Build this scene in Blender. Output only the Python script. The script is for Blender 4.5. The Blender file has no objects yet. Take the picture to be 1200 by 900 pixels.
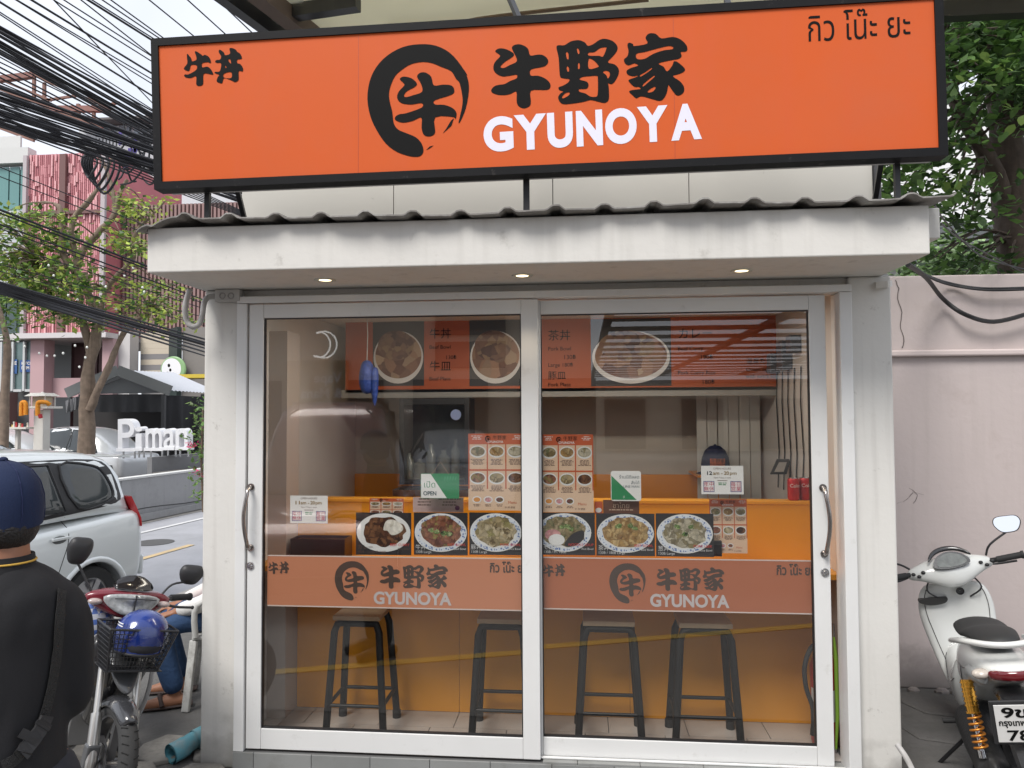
import bpy, bmesh, math, random
from mathutils import Vector, Matrix
from mathutils.geometry import tessellate_polygon
random.seed(7)
S = bpy.context.scene
COL = S.collection
R = math.radians
# ------------------------------------------------------------------ camera
YAW, PITCH, ROLL, F = R(5.4), R(2.19), R(-0.29), 870.0
CAM = Vector((0, -3.6, 1.75))
_f = Vector((-math.sin(YAW)*math.cos(PITCH), math.cos(YAW)*math.cos(PITCH), math.sin(PITCH)))
_r = Vector((math.cos(YAW), math.sin(YAW), 0)); _u = _r.cross(_f)
_r2 = _r*math.cos(ROLL)+_u*math.sin(ROLL); _u2 = -_r*math.sin(ROLL)+_u*math.cos(ROLL)
cd = bpy.data.cameras.new('camera'); cam = bpy.data.objects.new('camera', cd); COL.objects.link(cam)
cam.matrix_world = Matrix(((_r2.x,_u2.x,-_f.x,CAM.x),(_r2.y,_u2.y,-_f.y,CAM.y),(_r2.z,_u2.z,-_f.z,CAM.z),(0,0,0,1)))
cd.sensor_width = 36; cd.lens = F/1200*36; cd.clip_start = .05; cd.clip_end = 2000
S.camera = cam
def ray(x, y): return _f + _r2*((x-600)/F) - _u2*((y-450)/F)
def at(x, y, Y):                      # point of the plane Y=const that a photo pixel shows
    d = ray(x, y); return CAM + d*((Y-CAM.y)/d.y)
def atz(x, y, Z):
    d = ray(x, y); return CAM + d*((Z-CAM.z)/d.z)
def atd(x, y, D): return CAM + ray(x, y)*D
# ------------------------------------------------------------------ sky and sun
SUN_EL, SUN_AZ = R(52), R(205)        # high sun behind the camera's left shoulder, veiled by cloud
W = bpy.data.worlds.new('World'); S.world = W; W.use_nodes = True
nt = W.node_tree; bg = nt.nodes['Background']; bg.inputs[1].default_value = 0.09
sky = nt.nodes.new('ShaderNodeTexSky'); sky.sky_type = 'NISHITA'; sky.sun_disc = False
sky.sun_elevation = SUN_EL; sky.sun_rotation = SUN_AZ
tc = nt.nodes.new('ShaderNodeTexCoord'); nz = nt.nodes.new('ShaderNodeTexNoise'); nz.inputs['Scale'].default_value = 2.2; nz.inputs['Detail'].default_value = 7
cr = nt.nodes.new('ShaderNodeValToRGB'); cr.color_ramp.elements[0].position = .3; cr.color_ramp.elements[0].color = (.72,.72,.72,1); cr.color_ramp.elements[1].position = .62; cr.color_ramp.elements[1].color = (.97,.97,.97,1)
mx = nt.nodes.new('ShaderNodeMixRGB'); mx.inputs[2].default_value = (7.6, 7.9, 8.6, 1)
nt.links.new(tc.outputs['Generated'], nz.inputs['Vector']); nt.links.new(nz.outputs['Fac'], cr.inputs[0]); nt.links.new(cr.outputs[0], mx.inputs[0])
nt.links.new(sky.outputs[0], mx.inputs[1]); nt.links.new(mx.outputs[0], bg.inputs[0])
sl = bpy.data.lights.new('sun', 'SUN'); sl.energy = 2.2; sl.angle = R(25); sl.color = (1, .965, .92)
so = bpy.data.objects.new('sun', sl); COL.objects.link(so)
_sd = Vector((math.sin(SUN_AZ)*math.cos(SUN_EL), math.cos(SUN_AZ)*math.cos(SUN_EL), math.sin(SUN_EL)))
so.rotation_euler = _sd.to_track_quat('Z', 'Y').to_euler(); so.location = (0, -5, 20)
S.view_settings.view_transform = 'Standard'; S.view_settings.look = 'None'; S.view_settings.exposure = 0.66; S.view_settings.gamma = 1
S.cycles.max_bounces = 8; S.cycles.transparent_max_bounces = 16; S.cycles.caustics_reflective = False; S.cycles.caustics_refractive = False
# ------------------------------------------------------------------ materials
MC = {}
def mat(name, col, rough=.6, metal=0, var=0, vs=8, bump=0, bs=60, spec=.5, coat=0, dirt=None, ds=3, dth=(.5,.7), dirt_low=None, emis=None, es=0, trans=0, alpha=1, streak=None):
    if name in MC: return MC[name]
    m = bpy.data.materials.new(name); m.use_nodes = True; MC[name] = m
    n = m.node_tree; b = n.nodes['Principled BSDF']; L = n.links.new
    c4 = (*col, 1)
    b.inputs['Base Color'].default_value = c4; b.inputs['Roughness'].default_value = rough; b.inputs['Metallic'].default_value = metal
    b.inputs['Specular IOR Level'].default_value = spec; b.inputs['Coat Weight'].default_value = coat; b.inputs['Coat Roughness'].default_value = .06
    if trans: b.inputs['Transmission Weight'].default_value = trans
    if alpha < 1: b.inputs['Alpha'].default_value = alpha
    if emis: b.inputs['Emission Color'].default_value = (*emis, 1); b.inputs['Emission Strength'].default_value = es
    if var or bump or dirt or streak:
        t = n.nodes.new('ShaderNodeTexCoord'); src = t.outputs['Object']
        cur = None
        if var:
            z = n.nodes.new('ShaderNodeTexNoise'); z.inputs['Scale'].default_value = vs; z.inputs['Detail'].default_value = 5; L(src, z.inputs['Vector'])
            q = n.nodes.new('ShaderNodeMixRGB'); q.inputs[1].default_value = (*[c*(1-var) for c in col],1); q.inputs[2].default_value = (*[min(1,c*(1+var)) for c in col],1)
            L(z.outputs['Fac'], q.inputs[0]); cur = q.outputs[0]
        def blend(cur, fac, dc):
            q = n.nodes.new('ShaderNodeMixRGB'); q.inputs[2].default_value = (*dc,1)
            if cur: L(cur, q.inputs[1])
            else: q.inputs[1].default_value = c4
            L(fac, q.inputs[0]); return q.outputs[0]
        if dirt:
            z = n.nodes.new('ShaderNodeTexNoise'); z.inputs['Scale'].default_value = ds; z.inputs['Detail'].default_value = 9; z.inputs['Roughness'].default_value = .68; L(src, z.inputs['Vector'])
            rp = n.nodes.new('ShaderNodeValToRGB'); rp.color_ramp.elements[0].position = dth[0]; rp.color_ramp.elements[1].position = dth[1]; rp.color_ramp.elements[1].color = (.8,.8,.8,1)
            L(z.outputs['Fac'], rp.inputs[0]); cur = blend(cur, rp.outputs[0], dirt)
        if streak:
            mp = n.nodes.new('ShaderNodeMapping'); mp.inputs['Scale'].default_value = (9, 9, .5); L(src, mp.inputs[0])
            z = n.nodes.new('ShaderNodeTexNoise'); z.inputs['Scale'].default_value = 2; z.inputs['Detail'].default_value = 6; L(mp.outputs[0], z.inputs['Vector'])
            rp = n.nodes.new('ShaderNodeValToRGB'); rp.color_ramp.elements[0].position = .52; rp.color_ramp.elements[1].position = .8; rp.color_ramp.elements[1].color = (.55,.55,.55,1)
            L(z.outputs['Fac'], rp.inputs[0]); cur = blend(cur, rp.outputs[0], streak)
        if dirt_low:          # (colour, height): rain-splash grime above the ground
            g = n.nodes.new('ShaderNodeNewGeometry'); sp = n.nodes.new('ShaderNodeSeparateXYZ'); L(g.outputs['Position'], sp.inputs[0])
            z = n.nodes.new('ShaderNodeTexNoise'); z.inputs['Scale'].default_value = 7; z.inputs['Detail'].default_value = 8; L(g.outputs['Position'], z.inputs['Vector'])
            ad = n.nodes.new('ShaderNodeMath'); ad.operation = 'MULTIPLY_ADD'; ad.inputs[1].default_value = dirt_low[1]*1.4; L(z.outputs['Fac'], ad.inputs[0]); ad.inputs[2].default_value = -dirt_low[1]*.2
            mr = n.nodes.new('ShaderNodeMapRange'); mr.inputs['From Min'].default_value = 0; mr.inputs['To Min'].default_value = .85; mr.inputs['To Max'].default_value = 0
            L(sp.outputs['Z'], mr.inputs['Value']); L(ad.outputs[0], mr.inputs['From Max']); cur = blend(cur, mr.outputs[0], dirt_low[0])
        if cur: L(cur, b.inputs['Base Color'])
        if bump:
            z = n.nodes.new('ShaderNodeTexNoise'); z.inputs['Scale'].default_value = bs; z.inputs['Detail'].default_value = 6; L(src, z.inputs['Vector'])
            bp = n.nodes.new('ShaderNodeBump'); bp.inputs['Strength'].default_value = bump; bp.inputs['Distance'].default_value = .01
            L(z.outputs['Fac'], bp.inputs['Height']); L(bp.outputs[0], b.inputs['Normal'])
    return m
def food(name, cols, scale=60, rough=.4):
    if name in MC: return MC[name]
    m = bpy.data.materials.new(name); m.use_nodes = True; MC[name] = m
    n = m.node_tree; b = n.nodes['Principled BSDF']; L = n.links.new; b.inputs['Roughness'].default_value = rough
    t = n.nodes.new('ShaderNodeTexCoord'); w = n.nodes.new('ShaderNodeTexNoise'); w.inputs['Scale'].default_value = scale*.5; w.inputs['Detail'].default_value = 4
    v = n.nodes.new('ShaderNodeTexVoronoi'); v.inputs['Scale'].default_value = scale; v.inputs['Randomness'].default_value = 1
    mxx = n.nodes.new('ShaderNodeMixRGB'); mxx.inputs[0].default_value = .06
    L(t.outputs['Object'], w.inputs['Vector']); L(t.outputs['Object'], mxx.inputs[1]); L(w.outputs['Color'], mxx.inputs[2]); L(mxx.outputs[0], v.inputs['Vector'])
    sp = n.nodes.new('ShaderNodeSeparateColor'); L(v.outputs['Color'], sp.inputs[0])
    rp = n.nodes.new('ShaderNodeValToRGB'); e = rp.color_ramp.elements
    while len(e) < len(cols): e.new(.5)
    for i, c in enumerate(cols): e[i].position = i/(len(cols)-1); e[i].color = (*c, 1)
    L(sp.outputs[0], rp.inputs[0])
    d = n.nodes.new('ShaderNodeMath'); d.operation = 'MULTIPLY_ADD'; d.inputs[1].default_value = -scale*.012; d.inputs[2].default_value = 1.15; L(v.outputs['Distance'], d.inputs[0])
    mu = n.nodes.new('ShaderNodeVectorMath'); mu.operation = 'SCALE'; L(rp.outputs[0], mu.inputs[0]); L(d.outputs[0], mu.inputs['Scale']); L(mu.outputs[0], b.inputs['Base Color'])
    return m
def pattern(name, c1, c2, scale, kind='checker', rough=.4):
    if name in MC: return MC[name]
    m = bpy.data.materials.new(name); m.use_nodes = True; MC[name] = m
    n = m.node_tree; b = n.nodes['Principled BSDF']; b.inputs['Roughness'].default_value = rough
    t = n.nodes.new('ShaderNodeTexCoord')
    k = n.nodes.new('ShaderNodeTexChecker' if kind == 'checker' else 'ShaderNodeTexVoronoi'); k.inputs['Scale'].default_value = scale
    n.links.new(t.outputs['Object'], k.inputs['Vector'])
    if kind == 'checker':
        k.inputs[1].default_value = (*c1,1); k.inputs[2].default_value = (*c2,1); n.links.new(k.outputs[0], b.inputs['Base Color'])
    else:
        rp = n.nodes.new('ShaderNodeValToRGB'); rp.color_ramp.interpolation = 'CONSTANT'; rp.color_ramp.elements[0].color = (*c1,1); rp.color_ramp.elements[1].position = .42; rp.color_ramp.elements[1].color = (*c2,1)
        n.links.new(k.outputs['Distance'], rp.inputs[0]); n.links.new(rp.outputs[0], b.inputs['Base Color'])
    return m
def glassmat(name, ior=1.75, tint=(.93,.93,.92), rough=0.0, body=None, bodyfac=0):
    if name in MC: return MC[name]
    m = bpy.data.materials.new(name); m.use_nodes = True; MC[name] = m
    n = m.node_tree; n.nodes.remove(n.nodes['Principled BSDF']); o = n.nodes['Material Output']; L = n.links.new
    tr = n.nodes.new('ShaderNodeBsdfTransparent'); tr.inputs[0].default_value = (*tint, 1)
    gl = n.nodes.new('ShaderNodeBsdfGlossy'); gl.inputs['Roughness'].default_value = rough; fr = n.nodes.new('ShaderNodeFresnel'); fr.inputs[0].default_value = ior
    base = tr.outputs[0]
    if body:
        df = n.nodes.new('ShaderNodeBsdfDiffuse'); df.inputs[0].default_value = (*body,1); m0 = n.nodes.new('ShaderNodeMixShader'); m0.inputs[0].default_value = bodyfac
        L(tr.outputs[0], m0.inputs[1]); L(df.outputs[0], m0.inputs[2]); base = m0.outputs[0]
    mi = n.nodes.new('ShaderNodeMixShader'); gb = n.nodes.new('ShaderNodeNewGeometry'); iv = n.nodes.new('ShaderNodeMath'); iv.operation = 'MULTIPLY_ADD'; iv.inputs[1].default_value = -1; iv.inputs[2].default_value = 1; L(gb.outputs['Backfacing'], iv.inputs[0]); mm = n.nodes.new('ShaderNodeMath'); mm.operation = 'MULTIPLY'; L(fr.outputs[0], mm.inputs[0]); L(iv.outputs[0], mm.inputs[1]); L(mm.outputs[0], mi.inputs[0]); L(base, mi.inputs[1]); L(gl.outputs[0], mi.inputs[2]); L(mi.outputs[0], o.inputs[0])
    return m
def leafmat(name, col):
    if name in MC: return MC[name]
    m = bpy.data.materials.new(name); m.use_nodes = True; MC[name] = m
    n = m.node_tree; b = n.nodes['Principled BSDF']; b.inputs['Roughness'].default_value = .45; L = n.links.new
    g = n.nodes.new('ShaderNodeNewGeometry'); rp = n.nodes.new('ShaderNodeMixRGB'); rp.inputs[1].default_value = (*[c*.55 for c in col],1); rp.inputs[2].default_value = (*[c*1.5 for c in col],1)
    L(g.outputs['Random Per Island'], rp.inputs[0]); L(rp.outputs[0], b.inputs['Base Color'])
    tr = n.nodes.new('ShaderNodeBsdfTranslucent'); L(rp.outputs[0], tr.inputs[0]); mi = n.nodes.new('ShaderNodeMixShader'); mi.inputs[0].default_value = .35
    L(b.outputs[0], mi.inputs[1]); L(tr.outputs[0], mi.inputs[2]); L(mi.outputs[0], n.nodes['Material Output'].inputs[0]); return m
# ------------------------------------------------------------------ mesh building
OFF = {}
V = Vector
class MB:
    def __init__(s): s.v = []; s.f = []; s.m = []; s.x = None
    def add(s, vs, fs, mi=0):
        o = len(s.v)
        if s.x is not None: vs = [s.x @ V(v) for v in vs]
        s.v += [tuple(v) for v in vs]; s.f += [tuple(i+o for i in f) for f in fs]; s.m += [mi]*len(fs); return s
    def box(s, x0, x1, y0, y1, z0, z1, mi=0):
        vs = [(x,y,z) for z in (z0,z1) for y in (y0,y1) for x in (x0,x1)]
        return s.add(vs, [(0,2,3,1),(4,5,7,6),(0,1,5,4),(2,6,7,3),(0,4,6,2),(1,3,7,5)], mi)
    def hexa(s, p, mi=0): return s.add(p, [(0,3,2,1),(4,5,6,7),(0,1,5,4),(1,2,6,5),(2,3,7,6),(3,0,4,7)], mi)
    def bar(s, a, b, w, h, up=(0,0,1), mi=0):
        a, b = V(a), V(b); d = (b-a).normalized(); up = V(up)
        if abs(d.dot(up)) > .98: up = V((0,1,0))
        r = d.cross(up).normalized(); u = r.cross(d)
        return s.hexa([a-r*w/2-u*h/2, a+r*w/2-u*h/2, a+r*w/2+u*h/2, a-r*w/2+u*h/2, b-r*w/2-u*h/2, b+r*w/2-u*h/2, b+r*w/2+u*h/2, b-r*w/2+u*h/2], mi)
    def tube(s, pts, r, n=8, mi=0, cap=True, closed=False, flat=1):
        pts = [V(p) for p in pts]; N = len(pts); rs = r if isinstance(r, (list,tuple)) else [r]*N
        vs = []; fs = []; pu = None
        for i, p in enumerate(pts):
            if closed: d = pts[(i+1)%N]-pts[i-1]
            else: d = pts[min(i+1,N-1)]-pts[max(i-1,0)]
            d.normalize()
            if pu is None: pu = V((0,0,1)) if abs(d.z) < .9 else V((0,1,0))
            rr = d.cross(pu).normalized(); pu = rr.cross(d).normalized()
            for k in range(n):
                a = 2*math.pi*k/n; vs.append(p + rr*math.cos(a)*rs[i] + pu*math.sin(a)*rs[i]*flat)
        M = N if closed else N-1
        for i in range(M):
            for k in range(n): a = i*n+k; b = i*n+(k+1)%n; c = ((i+1)%N)*n; fs.append((a,b,c+(k+1)%n,c+k))
        if cap and not closed: fs += [tuple(range(n-1,-1,-1)), tuple(range((N-1)*n, N*n))]
        return s.add(vs, fs, mi)
    def lathe(s, prof, c=(0,0,0), ax='z', n=24, mi=0, a0=0, a1=2*math.pi):
        vs = []; fs = []; full = abs(a1-a0-2*math.pi) < 1e-6; K = n if full else n+1
        for (r, h) in prof:
            for k in range(K):
                a = a0+(a1-a0)*k/n; x, y = r*math.cos(a), r*math.sin(a)
                p = (x,y,h) if ax == 'z' else ((h,x,y) if ax == 'x' else (y,h,x)); vs.append(V(p)+V(c))
        for i in range(len(prof)-1):
            for k in range(n): a = i*K+k; b = i*K+(k+1)%K; fs.append((a,b,b+K,a+K))
        return s.add(vs, fs, mi)
    def ell(s, c, r, n=14, m=9, mi=0, rot=None):
        vs = []; fs = []; c = V(c)
        for i in range(m+1):
            t = math.pi*i/m
            for k in range(n):
                a = 2*math.pi*k/n; p = V((r[0]*math.sin(t)*math.cos(a), r[1]*math.sin(t)*math.sin(a), r[2]*math.cos(t)))
                if rot: p = rot @ p
                vs.append(p+c)
        for i in range(m):
            for k in range(n): a = i*n+k; b = i*n+(k+1)%n; fs.append((a,a+n,b+n,b))
        return s.add(vs, fs, mi)
    def loft(s, secs, mi=0, cap=True, ring=True):
        n = len(secs[0]); vs = [p for q in secs for p in q]; fs = []
        for i in range(len(secs)-1):
            for k in range(n if ring else n-1): a = i*n+k; b = i*n+(k+1)%n; fs.append((a,b,b+n,a+n))
        if cap: fs += [tuple(range(n-1,-1,-1)), tuple(range((len(secs)-1)*n, len(secs)*n))]
        return s.add(vs, fs, mi)
    def flat(s, loops, fn, mi=0):            # planar shape with holes, mapped by fn
        polys = [[V((x,y,0)) for x, y in l] for l in loops]; tr = tessellate_polygon(polys)
        return s.add([fn(p.x, p.y) for l in polys for p in l], [tuple(t) for t in tr], mi)
    def prism(s, poly, fn, h0, h1, mi=0):    # fn(a,b,h)
        n = len(poly); tr = tessellate_polygon([[V((x,y,0)) for x,y in poly]])
        vs = [fn(a,b,h0) for a,b in poly]+[fn(a,b,h1) for a,b in poly]
        fs = [tuple(t) for t in tr]+[tuple(i+n for i in reversed(t)) for t in tr]+[(i,(i+1)%n,(i+1)%n+n,i+n) for i in range(n)]
        return s.add(vs, fs, mi)
    def rough(s, amp, freq, st=(1,1,1)):
        from mathutils import noise
        for i, v in enumerate(s.v):
            q = V((v[0]*freq*st[0], v[1]*freq*st[1], v[2]*freq*st[2])); d = noise.noise_vector(q)*amp; s.v[i] = (v[0]+d.x, v[1]+d.y, v[2]+d.z*.4)
        return s
    def build(s, name, mats, parent=None, smooth=None, bevel=0, sub=0, loc=None, fuse=0, smo=4, fixn=True):
        me = bpy.data.meshes.new(name)
        o = bpy.data.objects.new(name, me); COL.objects.link(o)
        off = V((0,0,0))
        if parent is not None:
            o.parent = parent; off = OFF.get(parent.name, off); OFF[o.name] = off
        if loc is not None: off = V(loc); o.location = loc; OFF[o.name] = off
        me.from_pydata([tuple(V(v)-off) for v in s.v], [], s.f)
        for m in (mats if isinstance(mats, (list,tuple)) else [mats]): me.materials.append(m)
        me.polygons.foreach_set('material_index', s.m)
        if fixn or bevel:
            bm = bmesh.new(); bm.from_mesh(me)
            if fixn: bmesh.ops.recalc_face_normals(bm, faces=bm.faces)
            if bevel:
                es = [e for e in bm.edges if len(e.link_faces) == 2 and e.calc_face_angle(0) > .5]
                bmesh.ops.bevel(bm, geom=es, offset=bevel, segments=2, affect='EDGES', profile=.5, clamp_overlap=True)
            bm.to_mesh(me); bm.free()
        if fuse:
            md = o.modifiers.new('r', 'REMESH'); md.mode = 'VOXEL'; md.voxel_size = fuse; md.use_smooth_shade = True
            ms = o.modifiers.new('s', 'SMOOTH'); ms.iterations = smo; ms.factor = .5
            bake(o); smooth = 180
        if sub:
            md = o.modifiers.new('s', 'SUBSURF'); md.levels = sub; md.render_levels = sub; bake(o); smooth = smooth or 180
        if bevel and smooth == 30: smooth = None
        if smooth:
            me = o.data; me.polygons.foreach_set('use_smooth', [True]*len(me.polygons))
            if smooth < 180: me.set_sharp_from_angle(angle=R(smooth))
        return o
def bake(o):
    dg = bpy.context.evaluated_depsgraph_get(); me = bpy.data.meshes.new_from_object(o.evaluated_get(dg)); old = o.data
    o.modifiers.clear(); o.data = me; me.name = old.name; bpy.data.meshes.remove(old)
def cut(o, cutters, op='DIFFERENCE'):
    for c in cutters:
        md = o.modifiers.new('b', 'BOOLEAN'); md.operation = op; md.solver = 'EXACT'; md.object = c
    bake(o)
    for c in cutters: me = c.data; bpy.data.objects.remove(c); bpy.data.meshes.remove(me)
def tag(o, label=None, cat=None, group=None, kind=None):
    if label: o['label'] = label
    if cat: o['category'] = cat
    if group: o['group'] = group
    if kind: o['kind'] = kind
    return o
def thing(name, label, cat, loc=(0,0,0), rz=0, group=None):
    o = bpy.data.objects.new(name, None); COL.objects.link(o); o.location = loc; o.rotation_euler = (0,0,rz); o.empty_display_size = .1
    OFF[o.name] = V(loc) if rz == 0 else V((0,0,0)); return tag(o, label, cat, group)
def struct(name, mb, m, **k): o = mb.build(name, m, **k); o['kind'] = 'structure'; return o
def kids(o): return [c for c in COL.objects if c.parent == o]
def copy_tree(o, parent=None):
    ch = kids(o); c = o.copy(); COL.objects.link(c)
    if parent is not None: c.parent = parent
    OFF[c.name] = OFF.get(o.name, V((0,0,0)))
    for k in ch: copy_tree(k, c)
    return c
def arc(cx, cy, r, a0, a1, n=12, ry=None): return [(cx+r*math.cos(R(a0+(a1-a0)*i/n)), cy+(ry or r)*math.sin(R(a0+(a1-a0)*i/n))) for i in range(n+1)]
def crom(p, k=3, closed=True):
    out = []; n = len(p)
    for i in range(n if closed else n-1):
        a, b, c, d = (p[(i-1)%n], p[i], p[(i+1)%n], p[(i+2)%n]) if closed else (p[max(i-1,0)], p[i], p[i+1], p[min(i+2,n-1)])
        for j in range(k):
            t = j/k
            out.append(tuple(.5*((2*b[q])+(-a[q]+c[q])*t+(2*a[q]-5*b[q]+4*c[q]-d[q])*t*t+(-a[q]+3*b[q]-3*c[q]+d[q])*t**3) for q in range(len(b))))
    if not closed: out.append(tuple(p[-1]))
    return out
def text_mb(mb, body, fn, size, x, y, align='LEFT', bold=0, mi=0, sx=1):   # lettering as flat faces; fn(u,v) places it
    cu = bpy.data.curves.new('t', 'FONT'); cu.body = body; cu.size = size; cu.align_x = align; cu.offset = bold*size; cu.resolution_u = 3 if size < 1 else 8
    o = bpy.data.objects.new('t', cu); COL.objects.link(o); bpy.context.view_layer.update()
    me = o.to_mesh(); mb.add([fn(x+v.co.x*sx, y+v.co.y) for v in me.vertices], [tuple(p.vertices) for p in me.polygons], mi)
    o.to_mesh_clear(); bpy.data.objects.remove(o); bpy.data.curves.remove(cu); return mb
def leaf_cloud(mb, centers, per, size, spread, mi=(0,), rnd=random, flat=.6, droop=0):
    for c in centers:
        c = V(c)
        for _ in range(per):
            g = V((rnd.gauss(0,1), rnd.gauss(0,1), rnd.gauss(0,flat)))*spread; p = c+g
            d = V((rnd.gauss(0,1), rnd.gauss(0,1), rnd.gauss(0,.5)-droop)).normalized(); u = V((rnd.gauss(0,.5), rnd.gauss(0,.5), 1)); w = d.cross(u).normalized(); s = size*rnd.uniform(.6,1.3)
            mb.add([p, p+d*s*.5+w*s*.3-V((0,0,s*.06)), p+d*s, p+d*s*.5-w*s*.3-V((0,0,s*.06))], [(0,1,2),(0,2,3)], rnd.choice(mi))
# ------------------------------------------------------------------ shared materials
plaster = mat('white_plaster', (.68,.66,.62), .8, var=.05, vs=3, bump=.14, bs=30, dirt=(.50,.48,.44), ds=9, dth=(.60,.72), streak=(.55,.53,.49))
pillar_m = mat('pillar_plaster', (.66,.645,.61), .8, var=.04, vs=3, bump=.12, bs=35, dirt=(.42,.40,.37), ds=14, dth=(.62,.72), dirt_low=((.20,.19,.17), .45), streak=(.46,.44,.41))
alu = mat('white_aluminium', (.70,.70,.69), .32, var=.04, vs=5, spec=.5, dirt=(.5,.49,.46), ds=9, dth=(.6,.8))
blackm = mat('black_steel', (.018,.018,.02), .4, var=.2, vs=20)
signor = mat('sign_orange', (.62,.105,.020), .5, spec=.22, var=.06, vs=1.5, dirt=(.55,.12,.05), ds=1.2, dth=(.45,.9), streak=(.62,.105,.03))
signblk = mat('sign_black', (.006,.006,.006), .6, spec=.12)
signwht = mat('sign_white', (.78,.76,.86), .4)
rubber = mat('rubber', (.02,.02,.021), .75, var=.2, vs=30)
plas = mat('black_plastic', (.022,.022,.024), .5, var=.15, vs=10, bump=.1, bs=200)
steel = mat('steel', (.55,.55,.56), .25, metal=1, var=.1, vs=15)
chrome = mat('chrome', (.75,.75,.76), .1, metal=1)
wood_brown = mat('brown_bark', (.16,.115,.085), .9, var=.4, vs=6, bump=1, bs=14)
# ------------------------------------------------------------------ brush lettering, outlines in photo pixels
def GZ(pts, s, ox, oy): return [(ox+x/s, oy+y/s) for x, y in pts]
g_ushi = [GZ([(90,262),(130,232),(200,238),(270,272),(290,300),(262,330),(200,370),(155,410),(150,432),(185,438),(240,410),(316,372),(310,320),(268,235),(285,200),(340,187),(400,205),(440,240),(460,305),(520,300),(580,298),(630,325),(652,365),(635,405),(590,428),(468,455),(468,518),(540,520),(610,545),(660,585),(676,630),(655,665),(600,672),(468,680),(468,790),(455,840),(400,865),(345,848),(318,800),(315,690),(260,710),(200,725),(120,722),(60,700),(50,668),(85,630),(140,615),(190,608),(250,575),(316,548),(318,510),(250,520),(170,528),(105,500),(72,450),(85,380),(140,320),(132,295)], 9, 570, 30)]
g_no = [GZ(p, 7.5, 650, 30) for p in (
 [(15,185),(35,165),(85,165),(140,132),(210,120),(265,140),(292,170),(340,155),(390,120),(440,108),(510,128),(552,175),(545,220),(510,265),(468,315),(530,335),(565,380),(555,440),(520,495),(495,508),(470,500),(475,530),(478,630),(460,665),(420,672),(320,648),(250,665),(100,685),(50,670),(30,625),(50,590),(75,573),(40,560),(35,535),(75,520),(115,495),(130,465),(70,455),(45,430),(35,280)],
 [(98,235),(110,225),(120,240),(122,285),(110,287),(104,270)], [(195,200),(205,193),(216,215),(217,238),(205,240)], [(105,360),(115,350),(125,370),(125,395),(112,395)], [(205,330),(215,320),(221,340),(218,372),(206,372)],
 [(300,230),(350,225),(400,190),(450,183),(455,195),(425,265),(390,258),(300,256)], [(300,285),(345,300),(385,345),(375,360),(300,372)],
 [(300,438),(370,435),(380,460),(378,600),(350,620),(310,615),(270,590),(220,575),(215,552),(280,548),(298,515),(280,485),(220,468),(240,446)], [(65,620),(90,590),(128,580),(125,605),(75,633)], [(425,402),(450,390),(480,400),(485,430),(468,458),(455,430)])]
g_ya = [GZ(p, 7.5, 650, 30) for p in (
 [(640,165),(655,142),(690,155),(700,172),(815,150),(800,100),(830,62),(890,65),(940,105),(1040,92),(1110,115),(1160,165),(1168,205),(1150,222),(1110,225),(1118,260),(1090,285),(1010,300),(915,325),(960,355),(990,395),(1035,345),(1050,308),(1085,315),(1145,370),(1135,400),(1090,420),(1040,438),(1100,480),(1138,530),(1135,580),(1095,608),(1060,595),(1010,525),(1000,520),(985,590),(955,640),(920,655),(860,640),(765,615),(720,632),(690,610),(655,575),(680,560),(755,550),(740,532),(700,530),(650,480),(670,462),(720,445),(735,432),(690,438),(645,425),(632,395),(660,370),(720,350),(735,340),(700,325),(650,342),(620,325),(610,290),(640,262),(650,215)],
 [(720,240),(790,225),(900,195),(1000,172),(1040,180),(1035,200),(960,210),(870,240),(790,285),(725,285)], [(752,428),(800,400),(850,365),(855,375),(800,415),(757,441)], [(775,515),(800,490),(870,435),(880,442),(820,495),(780,528)], [(820,570),(850,545),(885,530),(885,550),(860,575),(825,582)])]
g_ring = [GZ([(385,858),(330,855),(240,825),(160,765),(95,670),(50,570),(30,450),(45,330),(90,230),(170,145),(280,85),(400,65),(510,75),(610,125),(690,215),(735,300),(745,390),(725,510),(690,600),(672,620),(685,560),(698,500),(700,440),(680,340),(655,310),(620,255),(550,225),(490,200),(420,190),(340,205),(280,240),(225,290),(190,370),(182,430),(190,480),(205,540),(215,620),(245,665),(300,690),(370,720),(412,765),(425,815),(412,845)], 6, 425, 40)]
g_in = [GZ([(258,310),(285,293),(340,305),(378,340),(365,365),(310,395),(288,425),(300,438),(350,425),(415,400),(408,345),(380,295),(400,267),(440,265),(480,295),(498,355),(560,350),(620,355),(642,385),(625,420),(505,460),(508,490),(570,492),(630,515),(658,550),(650,595),(635,578),(508,580),(508,680),(490,708),(455,715),(425,700),(412,655),(410,582),(350,605),(280,618),(228,600),(228,575),(260,557),(300,552),(412,512),(412,480),(340,490),(270,480),(240,445),(250,400),(290,355),(280,335)], 6, 425, 40)]
g_fl = [[GZ([(640,585),(622,640),(560,695),(585,660),(618,605)], 6, 425, 40)], [GZ([(442,812),(470,785),(498,778),(470,798)], 6, 425, 40)], [GZ([(695,235),(715,250),(735,285),(722,280)], 6, 425, 40)]]
g_s1 = [GZ([(180,228),(240,300),(255,345),(320,325),(320,270),(298,200),(320,190),(400,240),(420,260),(460,245),(520,280),(548,340),(540,375),(500,360),(415,375),(415,440),(490,430),(540,460),(582,530),(575,555),(470,535),(430,560),(428,690),(400,725),(345,730),(320,700),(318,580),(240,605),(160,600),(130,570),(150,550),(200,550),(320,480),(325,410),(240,405),(220,470),(195,500),(125,460),(180,380),(175,290)], 13.33, 205, 45)]
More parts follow.
